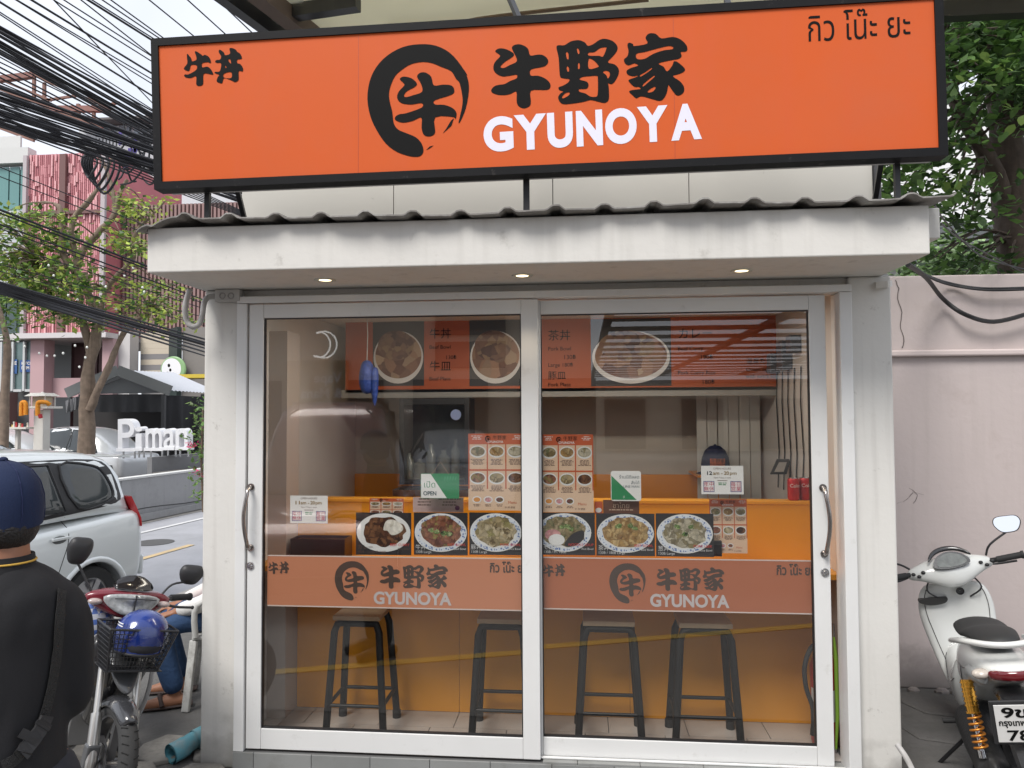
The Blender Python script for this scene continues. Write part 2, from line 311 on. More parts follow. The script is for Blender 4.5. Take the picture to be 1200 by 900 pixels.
g_s2 = [GZ(p, 13.33, 205, 45) for p in ([(690,165),(750,205),(775,250),(850,225),(840,150),(880,138),(940,165),(960,195),(1010,230),(1035,290),(1020,310),(962,320),(965,375),(1010,390),(1050,450),(1045,505),(985,500),(985,620),(965,655),(920,670),(860,640),(755,610),(730,680),(705,690),(640,660),(660,590),(680,560),(610,530),(620,510),(690,500),(710,380),(640,370),(615,350),(640,325),(690,320),(710,270),(672,200)],
 [(820,330),(850,310),(865,385)], [(775,410),(795,440),(778,450)], [(755,540),(865,515),(870,605),(755,600)])]
SIGN_Y = -.6
def sign_uv(px, py): p = at(px, py, SIGN_Y); return (p.x+.206, p.z-3.06)
def uvg(g): return [[sign_uv(x, y) for x, y in crom(l, 3)] for l in g]
GLYPHS = dict(main=[uvg(g_ushi), uvg(g_no), uvg(g_ya)], logo=[uvg(g_ring), uvg(g_in)]+[[[sign_uv(x,y) for x,y in g[0]]] for g in g_fl], small=[uvg(g_s1), uvg(g_s2)])
# ================================================================== SHOP
X0, X1, Z0 = -1.905, 1.436, .12
DL, DR, DT = -1.656, 1.142, 2.30
shop = thing('shop_building', 'small white plastered shop with sliding glass doors under an orange sign', 'shop', (-.25, .6, 0))
mb = MB(); mb.box(X0, -1.716, 0-.01, 1.9, 0, 2.376); mb.build('pillar', pillar_m, shop, bevel=.008, smooth=30)
mb = MB(); mb.box(1.245, X1, -.01, 1.9, 0, 2.376); mb.build('pillar', pillar_m, shop, bevel=.008, smooth=30)
mb = MB(); mb.box(-1.716, 1.245, .02, .12, 2.338, 2.376); mb.build('lintel', plaster, shop)
mb = MB(); mb.box(-1.716, 1.245, 1.86, 1.9, .1, 2.376); mb.build('rear_wall', mat('kitchen_wall', (.50,.45,.39), .8, var=.06, vs=4), shop)
for x in ((-1.716,-1.70),(1.232,1.245)): mb = MB(); mb.box(x[0], x[1], .07, 1.858, .12, 2.374); mb.build('side_lining', mat('inner_side_tile', (.58,.55,.52), .5, var=.05), shop)
mb = MB(); mb.box(-1.699, 1.231, .121, 1.858, 2.36, 2.374); mb.build('ceiling', mat('ceiling', (.78,.77,.74), .8), shop)
# eave slab: front fascia, soffit, stepped rear block at the right
mb = MB(); mb.box(-1.915, 1.395, -.5, -.02, 2.376, 2.575); mb.build('eave', plaster, shop, bevel=.006, smooth=30)
mb = MB(); mb.box(1.397, 1.50, -.36, 1.2, 2.47, 2.60); mb.build('eave_return', plaster, shop, bevel=.005, smooth=30)
mb = MB(); mb.box(-1.915, 1.395, -.018, 1.9, 2.378, 2.52); mb.build('roof_slab', plaster, shop)
mb = MB(); mb.bar((1.38,-.05,2.33), (1.56,.35,2.40), .05, .03); mb.build('broken_plaster', plaster, shop)
for (x, y) in ((381,330), (612,325), (869,315)):
    p = at(x, y, -.24); p.z = 2.376
    mb = MB(); mb.lathe([(.030,-.004),(.047,-.006),(.05,0),(.03,0)], (p.x,p.y,p.z), n=24); d = mb.build('downlight', mat('downlight_rim', (.6,.58,.5), .3), shop, smooth=40)
    mb = MB(); mb.lathe([(.0001,-.002),(.029,-.003)], (p.x,p.y,p.z), n=20); mb.build('lamp', mat('lamp_glow', (.9,.8,.6), emis=(1,.82,.5), es=2.2), d)
    l = bpy.data.lights.new('lamp_light', 'SPOT'); l.energy = 3; l.color = (1,.82,.58); l.spot_size = R(95); l.spot_blend = .6; l.shadow_soft_size = .03
    lo = bpy.data.objects.new('lamp_light', l); COL.objects.link(lo); lo.location = (p.x,p.y,p.z-.015)
# corrugated roof sheet edge
def roof_z(x, y):
    q = ((x+1.94) % .2)/.2; h = 0
    if q < .12: h = q/.12
    elif q < .26: h = 1
    elif q < .38: h = 1-(q-.26)/.12
    h = h*.019
    b = .0
    if x < -1.62: t = (-1.62-x)/.34; b = .05*math.sin(t*5.2)*max(0,.4-(y+.55))*2.2*max(t,.15)
    return 2.588+h+.006*math.sin(x*3.1)+b+(y+.55)*.06+(.012 if x > 1.2 else 0)*(x-1.2)/.2
mb = MB(); xs = [-1.935+i*.012 for i in range(int(3.42/.012))]
ys = [-.565, -.45, -.3, -.1, .15]
def shv(x, y, dz): return (x, y+(.012*math.sin(x*9) if y < -.5 else 0), roof_z(x,y)+dz)
mb.add([shv(x,y,dz) for dz in (0,-.006) for y in ys for x in xs], [])
n = len(xs); m_ = len(ys)
for lay in (0,1):
    for j in range(m_-1):
        for i in range(n-1): a = lay*n*m_+j*n+i; mb.f.append((a,a+1,a+n+1,a+n)); mb.m.append(0)
for i in range(n-1): a = i; b = n*m_+i; mb.f.append((a,a+1,b+1,b)); mb.m.append(0)
mb.build('corrugated_roof', mat('old_roof_sheet', (.22,.205,.19), .8, var=.3, vs=6, dirt=(.38,.37,.35), ds=6, dth=(.5,.6), bump=.4), shop, smooth=25)
# upper white wall boards
mb = MB(); px = [-1.72, -.93, -.135, .52, 1.37]
for i in range(4):
    mb = MB(); mb.box(px[i]+.002, px[i+1]-.002, .0, .03, 2.62, 3.62)
    mb.build('wall_board', mat('upper_board', (.60,.58,.53), .75, var=.05, vs=2, dirt=(.42,.40,.36), ds=11, dth=(.66,.72)), shop)
mb = MB(); mb.box(-1.72, 1.37, .032, .06, 2.60, 3.62); mb.box(1.372, 1.40, -.02, .5, 2.6, 3.7); mb.build('upper_frame', mat('dark_grey_trim', (.06,.06,.065), .6), shop)
# tiled plinth under the doors
mb = MB(); mb.box(-1.716, 1.245, -.045, .05, 0, .098); mb.build('plinth', mat('grout', (.12,.12,.12), .9), shop)
tw = .2905; tm = [mat('plinth_tile_%s' % n, c, .45, var=.12, vs=5, dirt=(.16,.155,.14), ds=6, dth=(.5,.75)) for n, c in (('grey',(.25,.255,.25)),('dark_grey',(.22,.225,.22)))]
for i in range(11):
    x = -1.90+i*tw
    mb = MB(); mb.box(max(x,-1.716)+.0015, min(x+tw,1.245)-.0015, -.055, -.045, .0, .099); mb.build('tile', random.choice(tm), shop, bevel=.001)
for i in range(11):      # narrow step tiles on top of the plinth
    x = -1.78+i*tw
    if x+tw > -.2: mb = MB(); mb.box(max(x,-.2)+.0015, min(x+tw,1.245)-.0015, -.05, .06, .1, .108); mb.build('tile', tm[0], shop)
# door frame (head, jambs, sill track)
mb = MB(); mb.box(-1.716, 1.245, -.05, .075, 2.302, 2.336); mb.box(-1.716, -1.664, -.05, .075, .1, 2.3); mb.box(1.19, 1.245, -.05, .075, .1, 2.3)
mb.box(-1.662, 1.188, -.02, -.005, .109, .118); mb.build('door_frame', alu, shop, bevel=.003, smooth=30)
glass = glassmat('window_glass', 2.08, tint=(.95,.95,.94))
def slider(x0, x1, y, bl, br, zb, zt, hx, hz0, hz1, lx, lz, rail):
    mb = MB(); w = .018; z0, z1 = .112, DT-.004
    xi0, xi1 = x0+bl, x1-br
    mb.box(x0, xi0, y-w, y+w, z0, z1); mb.box(xi1, x1, y-w, y+w, z0, z1)
    mb.box(xi0+.0005, xi1-.0005, y-w+.001, y+w, z0, zb); mb.box(xi0+.0005, xi1-.0005, y-w+.001, y+w, zt, z1)
    d = mb.build('sliding_door', alu, shop, bevel=.003, smooth=30)
    mb = MB(); g = .006
    for (a,b,c,e) in ((xi0,xi1,zb,zb+g),(xi0,xi1,zt-g,zt),(xi0,xi0+g,zb+g,zt-g),(xi1-g,xi1,zb+g,zt-g)): mb.box(a+.0008,b-.0008,y-.011,y+.011,c+.0008,e-.0008)
    mb.build('gasket', blackm, d)
    mb = MB(); mb.box(xi0+g, xi1-g, y-.003, y+.003, zb+g, zt-g); mb.build('pane', glass, d)
    mb = MB(); s = -1 if y-w else 1
    for dy, sg in ((y-w, -1), (y+w, 1)):
        pts = [(hx, dy+sg*.006, hz1), (hx, dy+sg*.04, hz1-.012)]+[(hx+.012*math.sin(t*math.pi)*(1 if hx < 0 else -1)*-1, dy+sg*(.045+.012*math.sin(t*math.pi)), hz1-.03-(hz1-hz0-.06)*t) for t in [k/8 for k in range(9)]]+[(hx, dy+sg*.04, hz0+.012), (hx, dy+sg*.006, hz0)]
        mb.tube(pts, .0095, 10); mb.lathe([(.001,0),(.017,0),(.017,sg*.006),(.001,sg*.006)], (hx,dy,hz0), 'y', 16); mb.lathe([(.001,0),(.017,0),(.017,sg*.006),(.001,sg*.006)], (hx,dy,hz1), 'y', 16)
    mb.build('handle', mat('brushed_steel', (.36,.33,.31), .22, metal=1), d, smooth=50)
    mb = MB(); mb.lathe([(.001,-.012),(.008,-.012),(.012,-.006),(.018,-.006),(.02,0)], (lx,y-w,lz), 'y', 20); lk = mb.build('lock', steel, d, smooth=40)
    return d
hz = lambda x, y: at(x, y, -.02).z
slider(DL, -.21, -.022, .075, .082, hz(450,857), hz(450,371), DL+.018, hz(300,641), hz(300,570), DL+.018, hz(300,662), 0)
slider(-.285, DR, .022, .085, .075, at(800,868,.02).z, at(800,366,.02).z, DR-.028, hz(962,650), hz(962,572), DR-.026, hz(966,672), 0)
# ------------------------------------------------------------------ orange sign over the roof
sg = thing('shop_sign', 'long orange sign board with black brush lettering above the shop roof', 'sign', (-.206, -.6, 2.7))
TL, TR, BL_, BR_ = V((-1.851,-.6,3.379)), V((1.424,-.6,3.401)), V((-1.826,-.6,2.716)), V((1.427,-.6,2.741))
def q4(a, b, c, d, y0, y1): return [V((p.x,y0,p.z)) for p in (a,b,c,d)]+[V((p.x,y1,p.z)) for p in (a,b,c,d)]
mb = MB(); fw = .033; e1, e3 = V((1,0,.007)), V((0,0,1))
iTL, iTR, iBL, iBR = TL+e1*fw-e3*fw, TR-e1*fw-e3*fw, BL_+e1*fw+e3*fw, BR_-e1*fw+e3*fw
for a,b,c,d in ((BL_,BR_,iBR,iBL),(iTL,iTR,TR,TL),(BL_,iBL,iTL,TL),(iBR,BR_,TR,iTR)): mb.hexa(q4(a,b,c,d,-.6,-.53))
mb.build('frame', mat('sign_frame', (.010,.010,.011), .55, spec=.15, var=.2, vs=9, dirt=(.12,.11,.10), ds=18, dth=(.62,.75)), sg)
mb = MB(); mb.hexa(q4(iBL,iBR,iTR,iTL,-.592,-.585)); mb.build('panel', signor, sg)
for x_ in (-.93,.38): mb = MB(); mb.box(x_,x_+.0025,-.5928,-.5921,2.76,3.35); mb.build('seam', mat('seam_orange', (.48,.07,.015), .5), sg)
mb = MB(); mb.hexa(q4(iBL-e3*.03,iBR-e3*.03,iTR,iTL,-.529,-.505)); mb.build('back_panel', mat('sign_back', (.5,.5,.5), .6), sg)
spl = lambda dy: (lambda u, v: (u-.206, -.592-dy, v+3.06))
mb = MB()
for k, g in enumerate(GLYPHS['main']+GLYPHS['logo']+GLYPHS['small']): mb.flat(g, spl(.0012+.00005*k))
mb.build('lettering', signblk, sg, fixn=False)
def bold_text(mb, body, fn, size, x, y, sx=1, bold=.03, mi=0, align='LEFT'): text_mb(mb, body, fn, size, x, y, align, bold, mi, sx)
a, b = sign_uv(569,178), sign_uv(823,162); hgt = sign_uv(700,130)[1]-sign_uv(700,172)[1]
ang = math.atan2(b[1]-a[1], b[0]-a[0])
def rotfn(fn, ox, oy, an): c, s = math.cos(an), math.sin(an); return lambda u, v: fn(ox+u*c-v*s, oy+u*s+v*c)
def word(mb, body, fn, ox, oy, width, height, an=0, bold=.03, gap=.0, mi=0):     # fit a word to a width and cap height, letter by letter when it has gaps
    t = MB(); text_mb(t, body, lambda u, v: (u, v, 0), 1, 0, 0, bold=bold)
    xs = [v[0] for v in t.v]; ys = [v[1] for v in t.v]; sx = width/(max(xs)-min(xs)); sy = height/(max(ys)-min(ys)); f = rotfn(fn, ox, oy, an)
    mb.add([f((v[0]-min(xs))*sx, (v[1]-min(ys))*sy) for v in t.v], t.f, mi)
mb = MB(); GY_L = (('G',567,602),('Y',603,641),('U',642,672),('N',676,707),('O',710,747),('Y',748,784),('A',787,823))
for ch, xa, xb in GY_L:
    ya = 178-(xa-569)*16/254; l0 = sign_uv(xa, ya); l1 = sign_uv(xb, ya-(xb-xa)*16/254); word(mb, ch, spl(.0012), l0[0], l0[1], l1[0]-l0[0], hgt, ang, .048)
mb.build('roman_lettering', signwht, sg, fixn=False)
mb = MB(); a = sign_uv(948,48); b = sign_uv(1068,42)
word(mb, 'กิว โน๊ะ ยะ', spl(.0012), a[0], a[1], b[0]-a[0], (sign_uv(1000,11)[1]-sign_uv(1000,47)[1]), math.atan2(b[1]-a[1], b[0]-a[0]), .0)
mb.build('thai_lettering', signblk, sg, fixn=False)
for (x, w, ya, yb) in ((245, .022, 215, 262), (617, .026, 205, 250), (1049, .02, 180, 236)):
    t = at(x, ya, -.5); mb = MB(); mb.box(t.x-w/2, t.x+w/2, -.52, -.50, 2.60, 2.745); mb.build('post', blackm, sg)
for (xa, ya, xb, yb) in ((277,218,291,262), (1034,180,1022,240)):
    p, q = at(xa, ya, -.48), at(xb, yb, -.25); q.z = 2.60; mb = MB(); mb.bar(p, q, .02, .02); mb.build('brace', blackm, sg)
for (xa, ya, xb, yb) in ((590,-20,607,20), (846,-25,853,5)):
    p, q = at(xa, ya, -.3), at(xb, yb, -.47); mb = MB(); d = p-q; mb.bar(q-d*.6+V((0,0,0)), p+d*1.1, .022, .022); mb.build('stay', blackm, sg)
# ------------------------------------------------------------------ conduit and junction box under the eave
t = thing('junction_box', 'grey electrical junction box and looped conduit on the left pillar top', 'junction box', at(262,346,-.06))
a, b = at(252,342,-.05), at(281,353,-.05); mb = MB(); mb.box(a.x, b.x, -.055, -.011, b.z, 2.374); mb.build('box', mat('pvc_grey', (.45,.44,.42), .6), t, bevel=.004)
mb = MB()
for x in (260, 270): c = at(x, 346.5, -.06); mb.lathe([(.011,0),(.013,-.004),(.016,-.004),(.017,0)], (c.x,-.055,c.z), 'y', 16)
mb.build('knockout', mat('pvc_dark', (.3,.29,.28), .6), t, smooth=40)
pp = [at(*q) for q in ((252,347,-.03),(243,349,-.05),(239,356,-.08),(237,370,-.1),(233,380,-.12),(226,383,-.14),(219,376,-.15),(217,362,-.17),(219,350,-.18),(223,339,-.2))]
pp = crom([tuple(p) for p in pp], 4, False); mb = MB(); mb.tube(pp, .0135, 10); mb.build('conduit', mat('conduit_grey', (.42,.41,.40), .55, var=.1, vs=20), t, smooth=60)
# ================================================================== INTERIOR
whp0 = mat('paper_white', (.74,.73,.71), .5)
flo = MB(); flo.box(-1.70, 1.232, .0605, 1.858, .1, .112)
shopfloor = struct('floor', flo, mat('grout', (.12,.12,.12), .9))
ft = mat('floor_tile', (.42,.38,.35), .3, var=.06, vs=6, dirt=(.3,.27,.24), ds=5, dth=(.55,.8))
for j in range(2):
    for i in range(8):
        x, y = -2.0+i*.4+.12*j, .062+j*.2; y1 = y+.2 if j else y+.2
        if x+.4 < -1.69 or x > 1.23: continue
        mb = MB(); mb.box(max(x,-1.699)+.002, min(x+.4,1.231)-.002, y+.001, y1-.001, .1125, .12); mb.build('tile', ft, shopfloor)
orange = mat('orange_laminate', (.72,.30,.015), .42, var=.05, vs=2, bump=.05, bs=9)
bar = thing('bar_counter', 'orange laminate eating counter with raised back board behind the glass', 'counter', (-.23, .4, .12))
xs = [-1.595, -.68, .24, 1.231]
for i in range(3):
    mb = MB(); mb.box(xs[i]+.001, xs[i+1]-.001, .46, .478, .122, .935); mb.build('front_panel', orange, bar)
    mb = MB(); mb.box(xs[i]+.001, xs[i+1]-.001, .46, .478, .966, 1.255); mb.build('back_board', orange, bar)
mb = MB(); mb.box(-1.698, 1.23, .13, .478, .936, .964); mb.build('counter_top', mat('counter_orange', (.62,.27,.04), .35, var=.05, vs=3), bar, bevel=.002)
mb = MB(); mb.box(-1.597, 1.23, .455, .56, 1.256, 1.274); mb.build('shelf_cap', orange, bar, bevel=.002)
mb = MB(); mb.box(-1.699, -1.597, .3, .478, .122, 2.2); mb.build('end_post', mat('end_post_grey', (.40,.35,.32), .6), bar)
mb = MB(); mb.box(-1.699, 1.231, 1.835, 1.858, .12, at(700,556,1.83).z); kb = mb.build('wainscot', mat('dark_orange_laminate', (.72,.25,.010), .4, var=.05, vs=2), shop)
# curtain rail strip, shelves seen dimly at the back
def back(name, m, x0, y0, x1, y1, Y, d, parent=shop, **k):
    a, b = at(x0,y0,Y), at(x1,y1,Y); mb = MB(); mb.box(min(a.x,b.x), max(a.x,b.x), Y, Y+d, min(a.z,b.z), max(a.z,b.z)); return mb.build(name, m, parent, **k)
# dark glazed display cabinet
cab = thing('display_cabinet', 'dark framed glass cabinet with kitchen things behind the open sign', 'cabinet', at(508,567,1.2))
a, b = at(468,467,1.2), at(550,568,1.2); mb = MB()
for (x0,x1,z0,z1) in ((a.x,a.x+.03,b.z,a.z),(b.x-.03,b.x,b.z,a.z),(a.x+.031,b.x-.031,b.z,b.z+.03),(a.x+.031,b.x-.031,a.z-.04,a.z)): mb.box(x0,x1,1.2,1.45,z0,z1)
mb.build('frame', blackm, cab)
mb = MB(); mb.box(a.x+.031,b.x-.031,1.44,1.45,b.z+.031,a.z-.041); mb.build('back', mat('dark_back', (.05,.055,.06), .4, var=.5, vs=12), cab)
mb = MB(); mb.box(a.x+.031,b.x-.031,1.21,1.213,b.z+.031,a.z-.041); mb.build('pane', glassmat('cabinet_glass', 1.5), cab)
mb = MB(); c = at(534,486,1.2); mb.prism([(c.x+.035*math.cos(k*.4), c.z+.035*math.sin(k*.4)) for k in range(16)], lambda u,v,h: (u,1.208-h,v), 0, .002); mb.build('round_sticker', mat('blue_sticker', (.25,.32,.55), .5), cab)
mb = MB(); mb.box(a.x+.04, b.x-.04, 1.25, 1.42, b.z+.03, b.z+.04)
for i, (px_, hh, rr) in enumerate(((480,.16,.03),(492,.12,.04),(505,.22,.035),(520,.18,.045),(534,.25,.03))):
    c = at(px_,560,1.33); mb.lathe([(.001,b.z+.04),(rr,b.z+.04),(rr,b.z+.04+hh*.7),(rr*.4,b.z+.04+hh*.85),(rr*.4,b.z+.04+hh),(.001,b.z+.04+hh)], (c.x,1.33,0), n=14)
mb.build('jars', mat('jar_glass', (.16,.17,.15), .15, var=.5, vs=9), cab, smooth=40)
sh = thing('steel_shelf', 'thin steel shelf edge below the dark cabinet', 'shelf', at(500,580,1.0))
back('shelf_board', steel, 460, 574, 549, 582, 1.0, .25, sh)
# menu light-box boards along the back, high up
mnb = thing('menu_board', 'long orange overhead menu board with beef bowl photos', 'menu board', at(660,458,1.25))
mo = mat('menu_orange', (.42,.085,.02), .5, var=.06, vs=2); YB = 1.25
back('board', mo, 405, 372, 918, 456.5, YB, .02, mnb)
back('lower_rail', mat('rail_grey', (.3,.29,.27), .5), 400, 457, 922, 463, YB, .03, mnb)
meat = food('sliced_beef', ((.10,.035,.02),(.20,.09,.05),(.34,.19,.11),(.12,.05,.03),(.45,.32,.2)), 14)
rice = food('white_rice', ((.62,.58,.5),(.78,.75,.68),(.5,.46,.38)), 40)
blue_rim = pattern('blue_wave_rim', (.13,.2,.4), (.62,.66,.72), 90, 'v')
white_ch = mat('white_china', (.72,.72,.71), .2); dark_ph = mat('photo_black', (.03,.028,.03), .35, var=.3, vs=5)
def disc(mb, cx, cz, rx, rz, fn, mi, a0=0, a1=360, n=40): mb.flat([[(cx+rx*math.cos(R(a0+(a1-a0)*k/n)), cz+rz*math.sin(R(a0+(a1-a0)*k/n))) for k in range(n)]], fn, mi)
def bowl(mb, cx, cz, rx, rz, fn3, mis, k0, rnd, blob=1, off=(0,.1)):   # fn3(k) -> plane fn raised k layers
    disc(mb, cx, cz, rx, rz, fn3(k0), mis[0]); disc(mb, cx, cz-rz*.01, rx*.96, rz*.94, fn3(k0+1), mis[1]); disc(mb, cx, cz-rz*.06, rx*.80, rz*.74, fn3(k0+2), mis[0])
    pts = []
    for k in range(26):
        a = 2*math.pi*k/26; r = rnd.uniform(.72,.86); pts.append((cx+off[0]*rx+math.cos(a)*r*rx*blob, cz+off[1]*rz-rz*.04+math.sin(a)*r*rz*blob))
    mb.flat([crom(pts,2)], fn3(k0+3), mis[2])
rnd = random.Random(3)
for (x0,x1) in ((437,497),(550,612),(692,787)):
    a, b = at(x0,374,YB), at(x1,452,YB); fl = lambda k: (lambda u, v: (u, YB-.001-.0004*k, v)); mb = MB()
    mb.flat([[(a.x,b.z),(b.x,b.z),(b.x,a.z),(a.x,a.z)]], fl(0), 0); w, h = (b.x-a.x)/2, (a.z-b.z)/2
    cx = a.x+w; disc(mb, cx, b.z+h*.85, w*.97, h*.78, fl(1), 1); disc(mb, cx, b.z+h*.9, w*.9, h*.68, fl(2), 2); disc(mb, cx-w*.1, b.z+h*1.2, w*.7, h*.45, fl(3), 3)
    mb.build('photo', [dark_ph, white_ch, meat, food('dark_beef', ((.08,.03,.02),(.2,.1,.06),(.3,.2,.1)), 25)], mnb, fixn=False)
mb = MB(); fy = lambda u, v: (u, YB-.003, v)
for (x, y, s, tx) in ((503,396,.075,'牛丼'),(503,409,.036,'Beef Bowl'),(522,421,.036,'130฿'),(503,434,.075,'牛皿'),(503,446,.036,'Beef Plate'),(642,398,.075,'茶丼'),(642,411,.036,'Pork Bowl'),(660,421,.04,'130฿'),(642,430,.036,'Large 180฿'),(642,444,.06,'豚皿'),(642,453,.036,'Pork Plate'),(794,396,.075,'カレー'),(794,411,.036,'Beef Curry'),(820,421,.04,'190฿'),(794,439,.036,'Pork Curry Rice'),(822,450,.04,'180฿'),(874,426,.042,'温泉たまご'),(874,435,.034,'Onsen egg'),(874,443,.034,'with extra toppings')):
    c = at(x, y, YB); text_mb(mb, tx, fy, s, c.x, c.z)
mb.build('lettering', signblk, mnb, fixn=False)
# wall bits at the right inside: breaker boxes, cables, curtain strips
bk = thing('breaker_panel', 'grey breaker boxes with trailing wires on the right inner wall', 'electrical panel', (1.22, .9, 2.0))
for (y, z, w, h) in ((.75,2.13,.10,.10),(.95,2.08,.13,.17),(1.2,2.05,.1,.12)):
    mb = MB(); mb.box(1.17,1.231,y-w/2,y+w/2,z-h/2,z+h/2); e = mb.build('breaker_box', mat('breaker_dark', (.10,.11,.13), .4), bk, bevel=.004)
for k in range(5):
    y = .7+k*.13; mb = MB(); mb.tube([(1.225,y,2.0),(1.222,y+.01,1.8),(1.225,y-.02,1.5),(1.222,y+.01,1.27)], .004, 6); mb.build('wire', plas, bk)
cu = thing('plastic_curtain', 'pale strip curtain hanging at the right side of the kitchen', 'curtain', (1.05, 1.5, .2))
for k in range(6):
    mb = MB(); x = .78+k*.072; mb.box(x, x+.066, 1.6+.01*(k%2), 1.604+.01*(k%2), .5, 2.0); mb.build('strip', mat('curtain_white', (.55,.54,.5), .4), cu)
# added fill lamp, hidden above the counter: a long diffuser brightening the interior
kl = thing('added_fill_lamp', 'added long white fill lamp, out of view inside the shop above the counter', 'lamp', (-.2,.27,2.33))
mb = MB(); mb.box(-1.2,.8,.20,.34,2.325,2.358); mb.build('housing', alu, kl, bevel=.004); mb = MB(); mb.box(-1.18,.78,.21,.33,2.312,2.3245); mb.build('diffuser', mat('fill_diffuser', (.9,.88,.82), emis=(1,.93,.82), es=1.5), kl)
l = bpy.data.lights.new('lamp_light', 'AREA'); l.energy = 12; l.color = (1,.93,.82); l.shape = 'RECTANGLE'; l.size = 1.9; l.size_y = .12; lo = bpy.data.objects.new('lamp_light', l); COL.objects.link(lo); lo.location = (-.2,.27,2.305)  # area light of the added fill lamp, lifts the dark interior
bgx = thing('hanging_blue_bag', 'crumpled blue plastic bag hanging on a string at the upper left inside', 'bag', at(430,440,.8)); c = at(430,441,.8); rr = random.Random(12)
mb = MB(); mb.loft([[V((c.x+math.cos(a)*.055*f*rr.uniform(.6,1.35), .8+math.sin(a)*.05*f*rr.uniform(.7,1.15), c.z+z)) for a in [q*.57 for q in range(11)]] for z, f in ((-.11,.5),(-.07,.9),(-.02,1),(.03,1.05),(.07,.75),(.10,.35))]); mb.build('bag', mat('bag_blue', (.02,.06,.30), .4, var=.7, vs=30, bump=.8, bs=60), bgx, sub=1)
mb = MB(); mb.loft([[V((c.x+.05+math.cos(a)*.028*f*rr.uniform(.6,1.3), .79+math.sin(a)*.03*f*rr.uniform(.6,1.3), c.z+z)) for a in [q*.7 for q in range(9)]] for z, f in ((-.19,.2),(-.10,.8),(.0,1.3),(.06,.8))]); mb.build('bag_corner', MC['bag_blue'], bgx, sub=1)
mb = MB(); mb.tube([(c.x,.8,c.z+.09),(c.x+.004,.8,c.z+.25),(c.x,.8,2.358)], .003, 5); mb.build('string', mat('string_white', (.5,.5,.48)), bgx)
# things standing about -------------
def can(px_, py, Y, lab):
    c = at(px_, py, Y); r = .031; h = .118; z = 1.2745
    t = thing('soda_can', lab, 'can', (c.x, Y, z), group='red soda cans on the shelf')
    mb = MB(); mb.lathe([(.001,z),(r*.8,z),(r,z+.008),(r,z+h-.012),(r*.82,z+h-.002)], (c.x,Y,0), n=24); mb.build('body', mat('can_red', (.45,.01,.015), .25, metal=.3), t, smooth=50)
    mb = MB(); mb.lathe([(r*.82,z+h-.002),(r*.82,z+h),(r*.74,z+h),(r*.72,z+h-.004),(.001,z+h-.004)], (c.x,Y,0), n=24); mb.build('lid', steel, t, smooth=40)
    mb = MB(); text_mb(mb, 'Coke', lambda u, v: (c.x+r*1.01*math.sin((u)/r), Y-r*1.01*math.cos(u/r), z+.07+v), .026, -.026, 0)
    mb.build('lettering', white_ch, t, fixn=False)
can(930,583,.51,'red soda can on the shelf, left one beside the terminal'); can(943.5,583,.53,'red soda can on the shelf, nearest the right door handle')
# small items at the right back
t = thing('card_terminal', 'small black tablet stand tilted on the back shelf', 'terminal', at(914,556,.9))
p = [at(903,556,.9), at(922,556,.9), at(927,538,1.0), at(911,538,1.0)]; mb = MB(); mb.hexa([v for v in p]+[v+V((0,.02,0)) for v in p]); mb.build('case', plas, t, bevel=.003)
p = [at(907,553,.895), at(918,553,.895), at(922,541,.99), at(913,541,.99)]; mb = MB(); mb.hexa([v+V((0,-.006,0)) for v in p]+[v+V((0,-.004,0)) for v in p]); mb.build('screen', mat('grey_screen', (.3,.28,.26), .2), t)
t = thing('sauce_bottle', 'dark sauce bottle standing right of the red cans', 'bottle', at(951,582,.52)); c = at(952,582,.52); z = 1.2745
mb = MB(); mb.lathe([(.001,z),(.024,z),(.026,z+.1),(.012,z+.13),(.012,z+.16)], (c.x,.52,0), n=18); mb.build('glass', mat('dark_bottle', (.02,.03,.015), .15), t, smooth=50)
mb = MB(); mb.lathe([(.014,z+.16),(.014,z+.18),(.001,z+.18)], (c.x,.52,0), n=14); mb.build('cap', mat('can_red', (.45,.01,.015)), t, smooth=40)
# navy cap with an orange label
cz = at(840,556,1.5).z
shl = thing('back_shelf', 'narrow dark orange ledge at the rear wall below the navy cap', 'shelf', at(840,556,1.6)); mb = MB(); a = at(815,556,1.5); b = at(866,556,1.5); mb.box(a.x,b.x,1.4,1.834,a.z-.012,a.z); mb.build('board', MC['dark_orange_laminate'], shl)
c = at(840,556,1.5); r = .095; t = thing('navy_cap', 'navy blue baseball cap with orange lettering patch above the white hours sign', 'cap', (c.x,1.5,c.z))
mb = MB(); mb.lathe([(r,0),(r*1.0,.05),(r*.93,.10),(r*.7,.15),(r*.35,.178),(.001,.184)], (c.x,1.55,c.z+.01), n=24); mb.ell((c.x,1.55,c.z+.195),(.01,.01,.006),8,5); mb.build('crown', mat('navy_cloth', (.008,.014,.06), .85, bump=.3, bs=120), t, smooth=60)
mb = MB(); mb.lathe([(r*.9,.0),(r*1.0,-.002),(r*1.6,-.02),(r*1.6,-.024),(r*.9,-.008)], (c.x,1.55,c.z+.03), n=14, a0=R(205), a1=R(335)); mb.build('brim', MC['navy_cloth'], t, smooth=40)
pf = lambda u, v: (c.x+r*1.03*math.sin(u/r), 1.55-r*1.03*math.cos(u/r), c.z+v)
mb = MB(); mb.add([pf(-.05+.01*k, z_) for z_ in (.06,.108) for k in range(11)], [(k,k+1,k+12,k+11) for k in range(10)]); pt = mb.build('patch', mat('patch_orange', (.45,.1,.03), .7), t)
pf2 = lambda u, v: (c.x+r*1.045*math.sin(u/r), 1.55-r*1.045*math.cos(u/r), c.z+v)
mb = MB(); text_mb(mb, '牛野家', pf2, .03, 0, .083, 'CENTER'); text_mb(mb, 'GYUNOYA', pf2, .02, 0, .064, 'CENTER'); mb.build('lettering', signblk, pt, fixn=False)
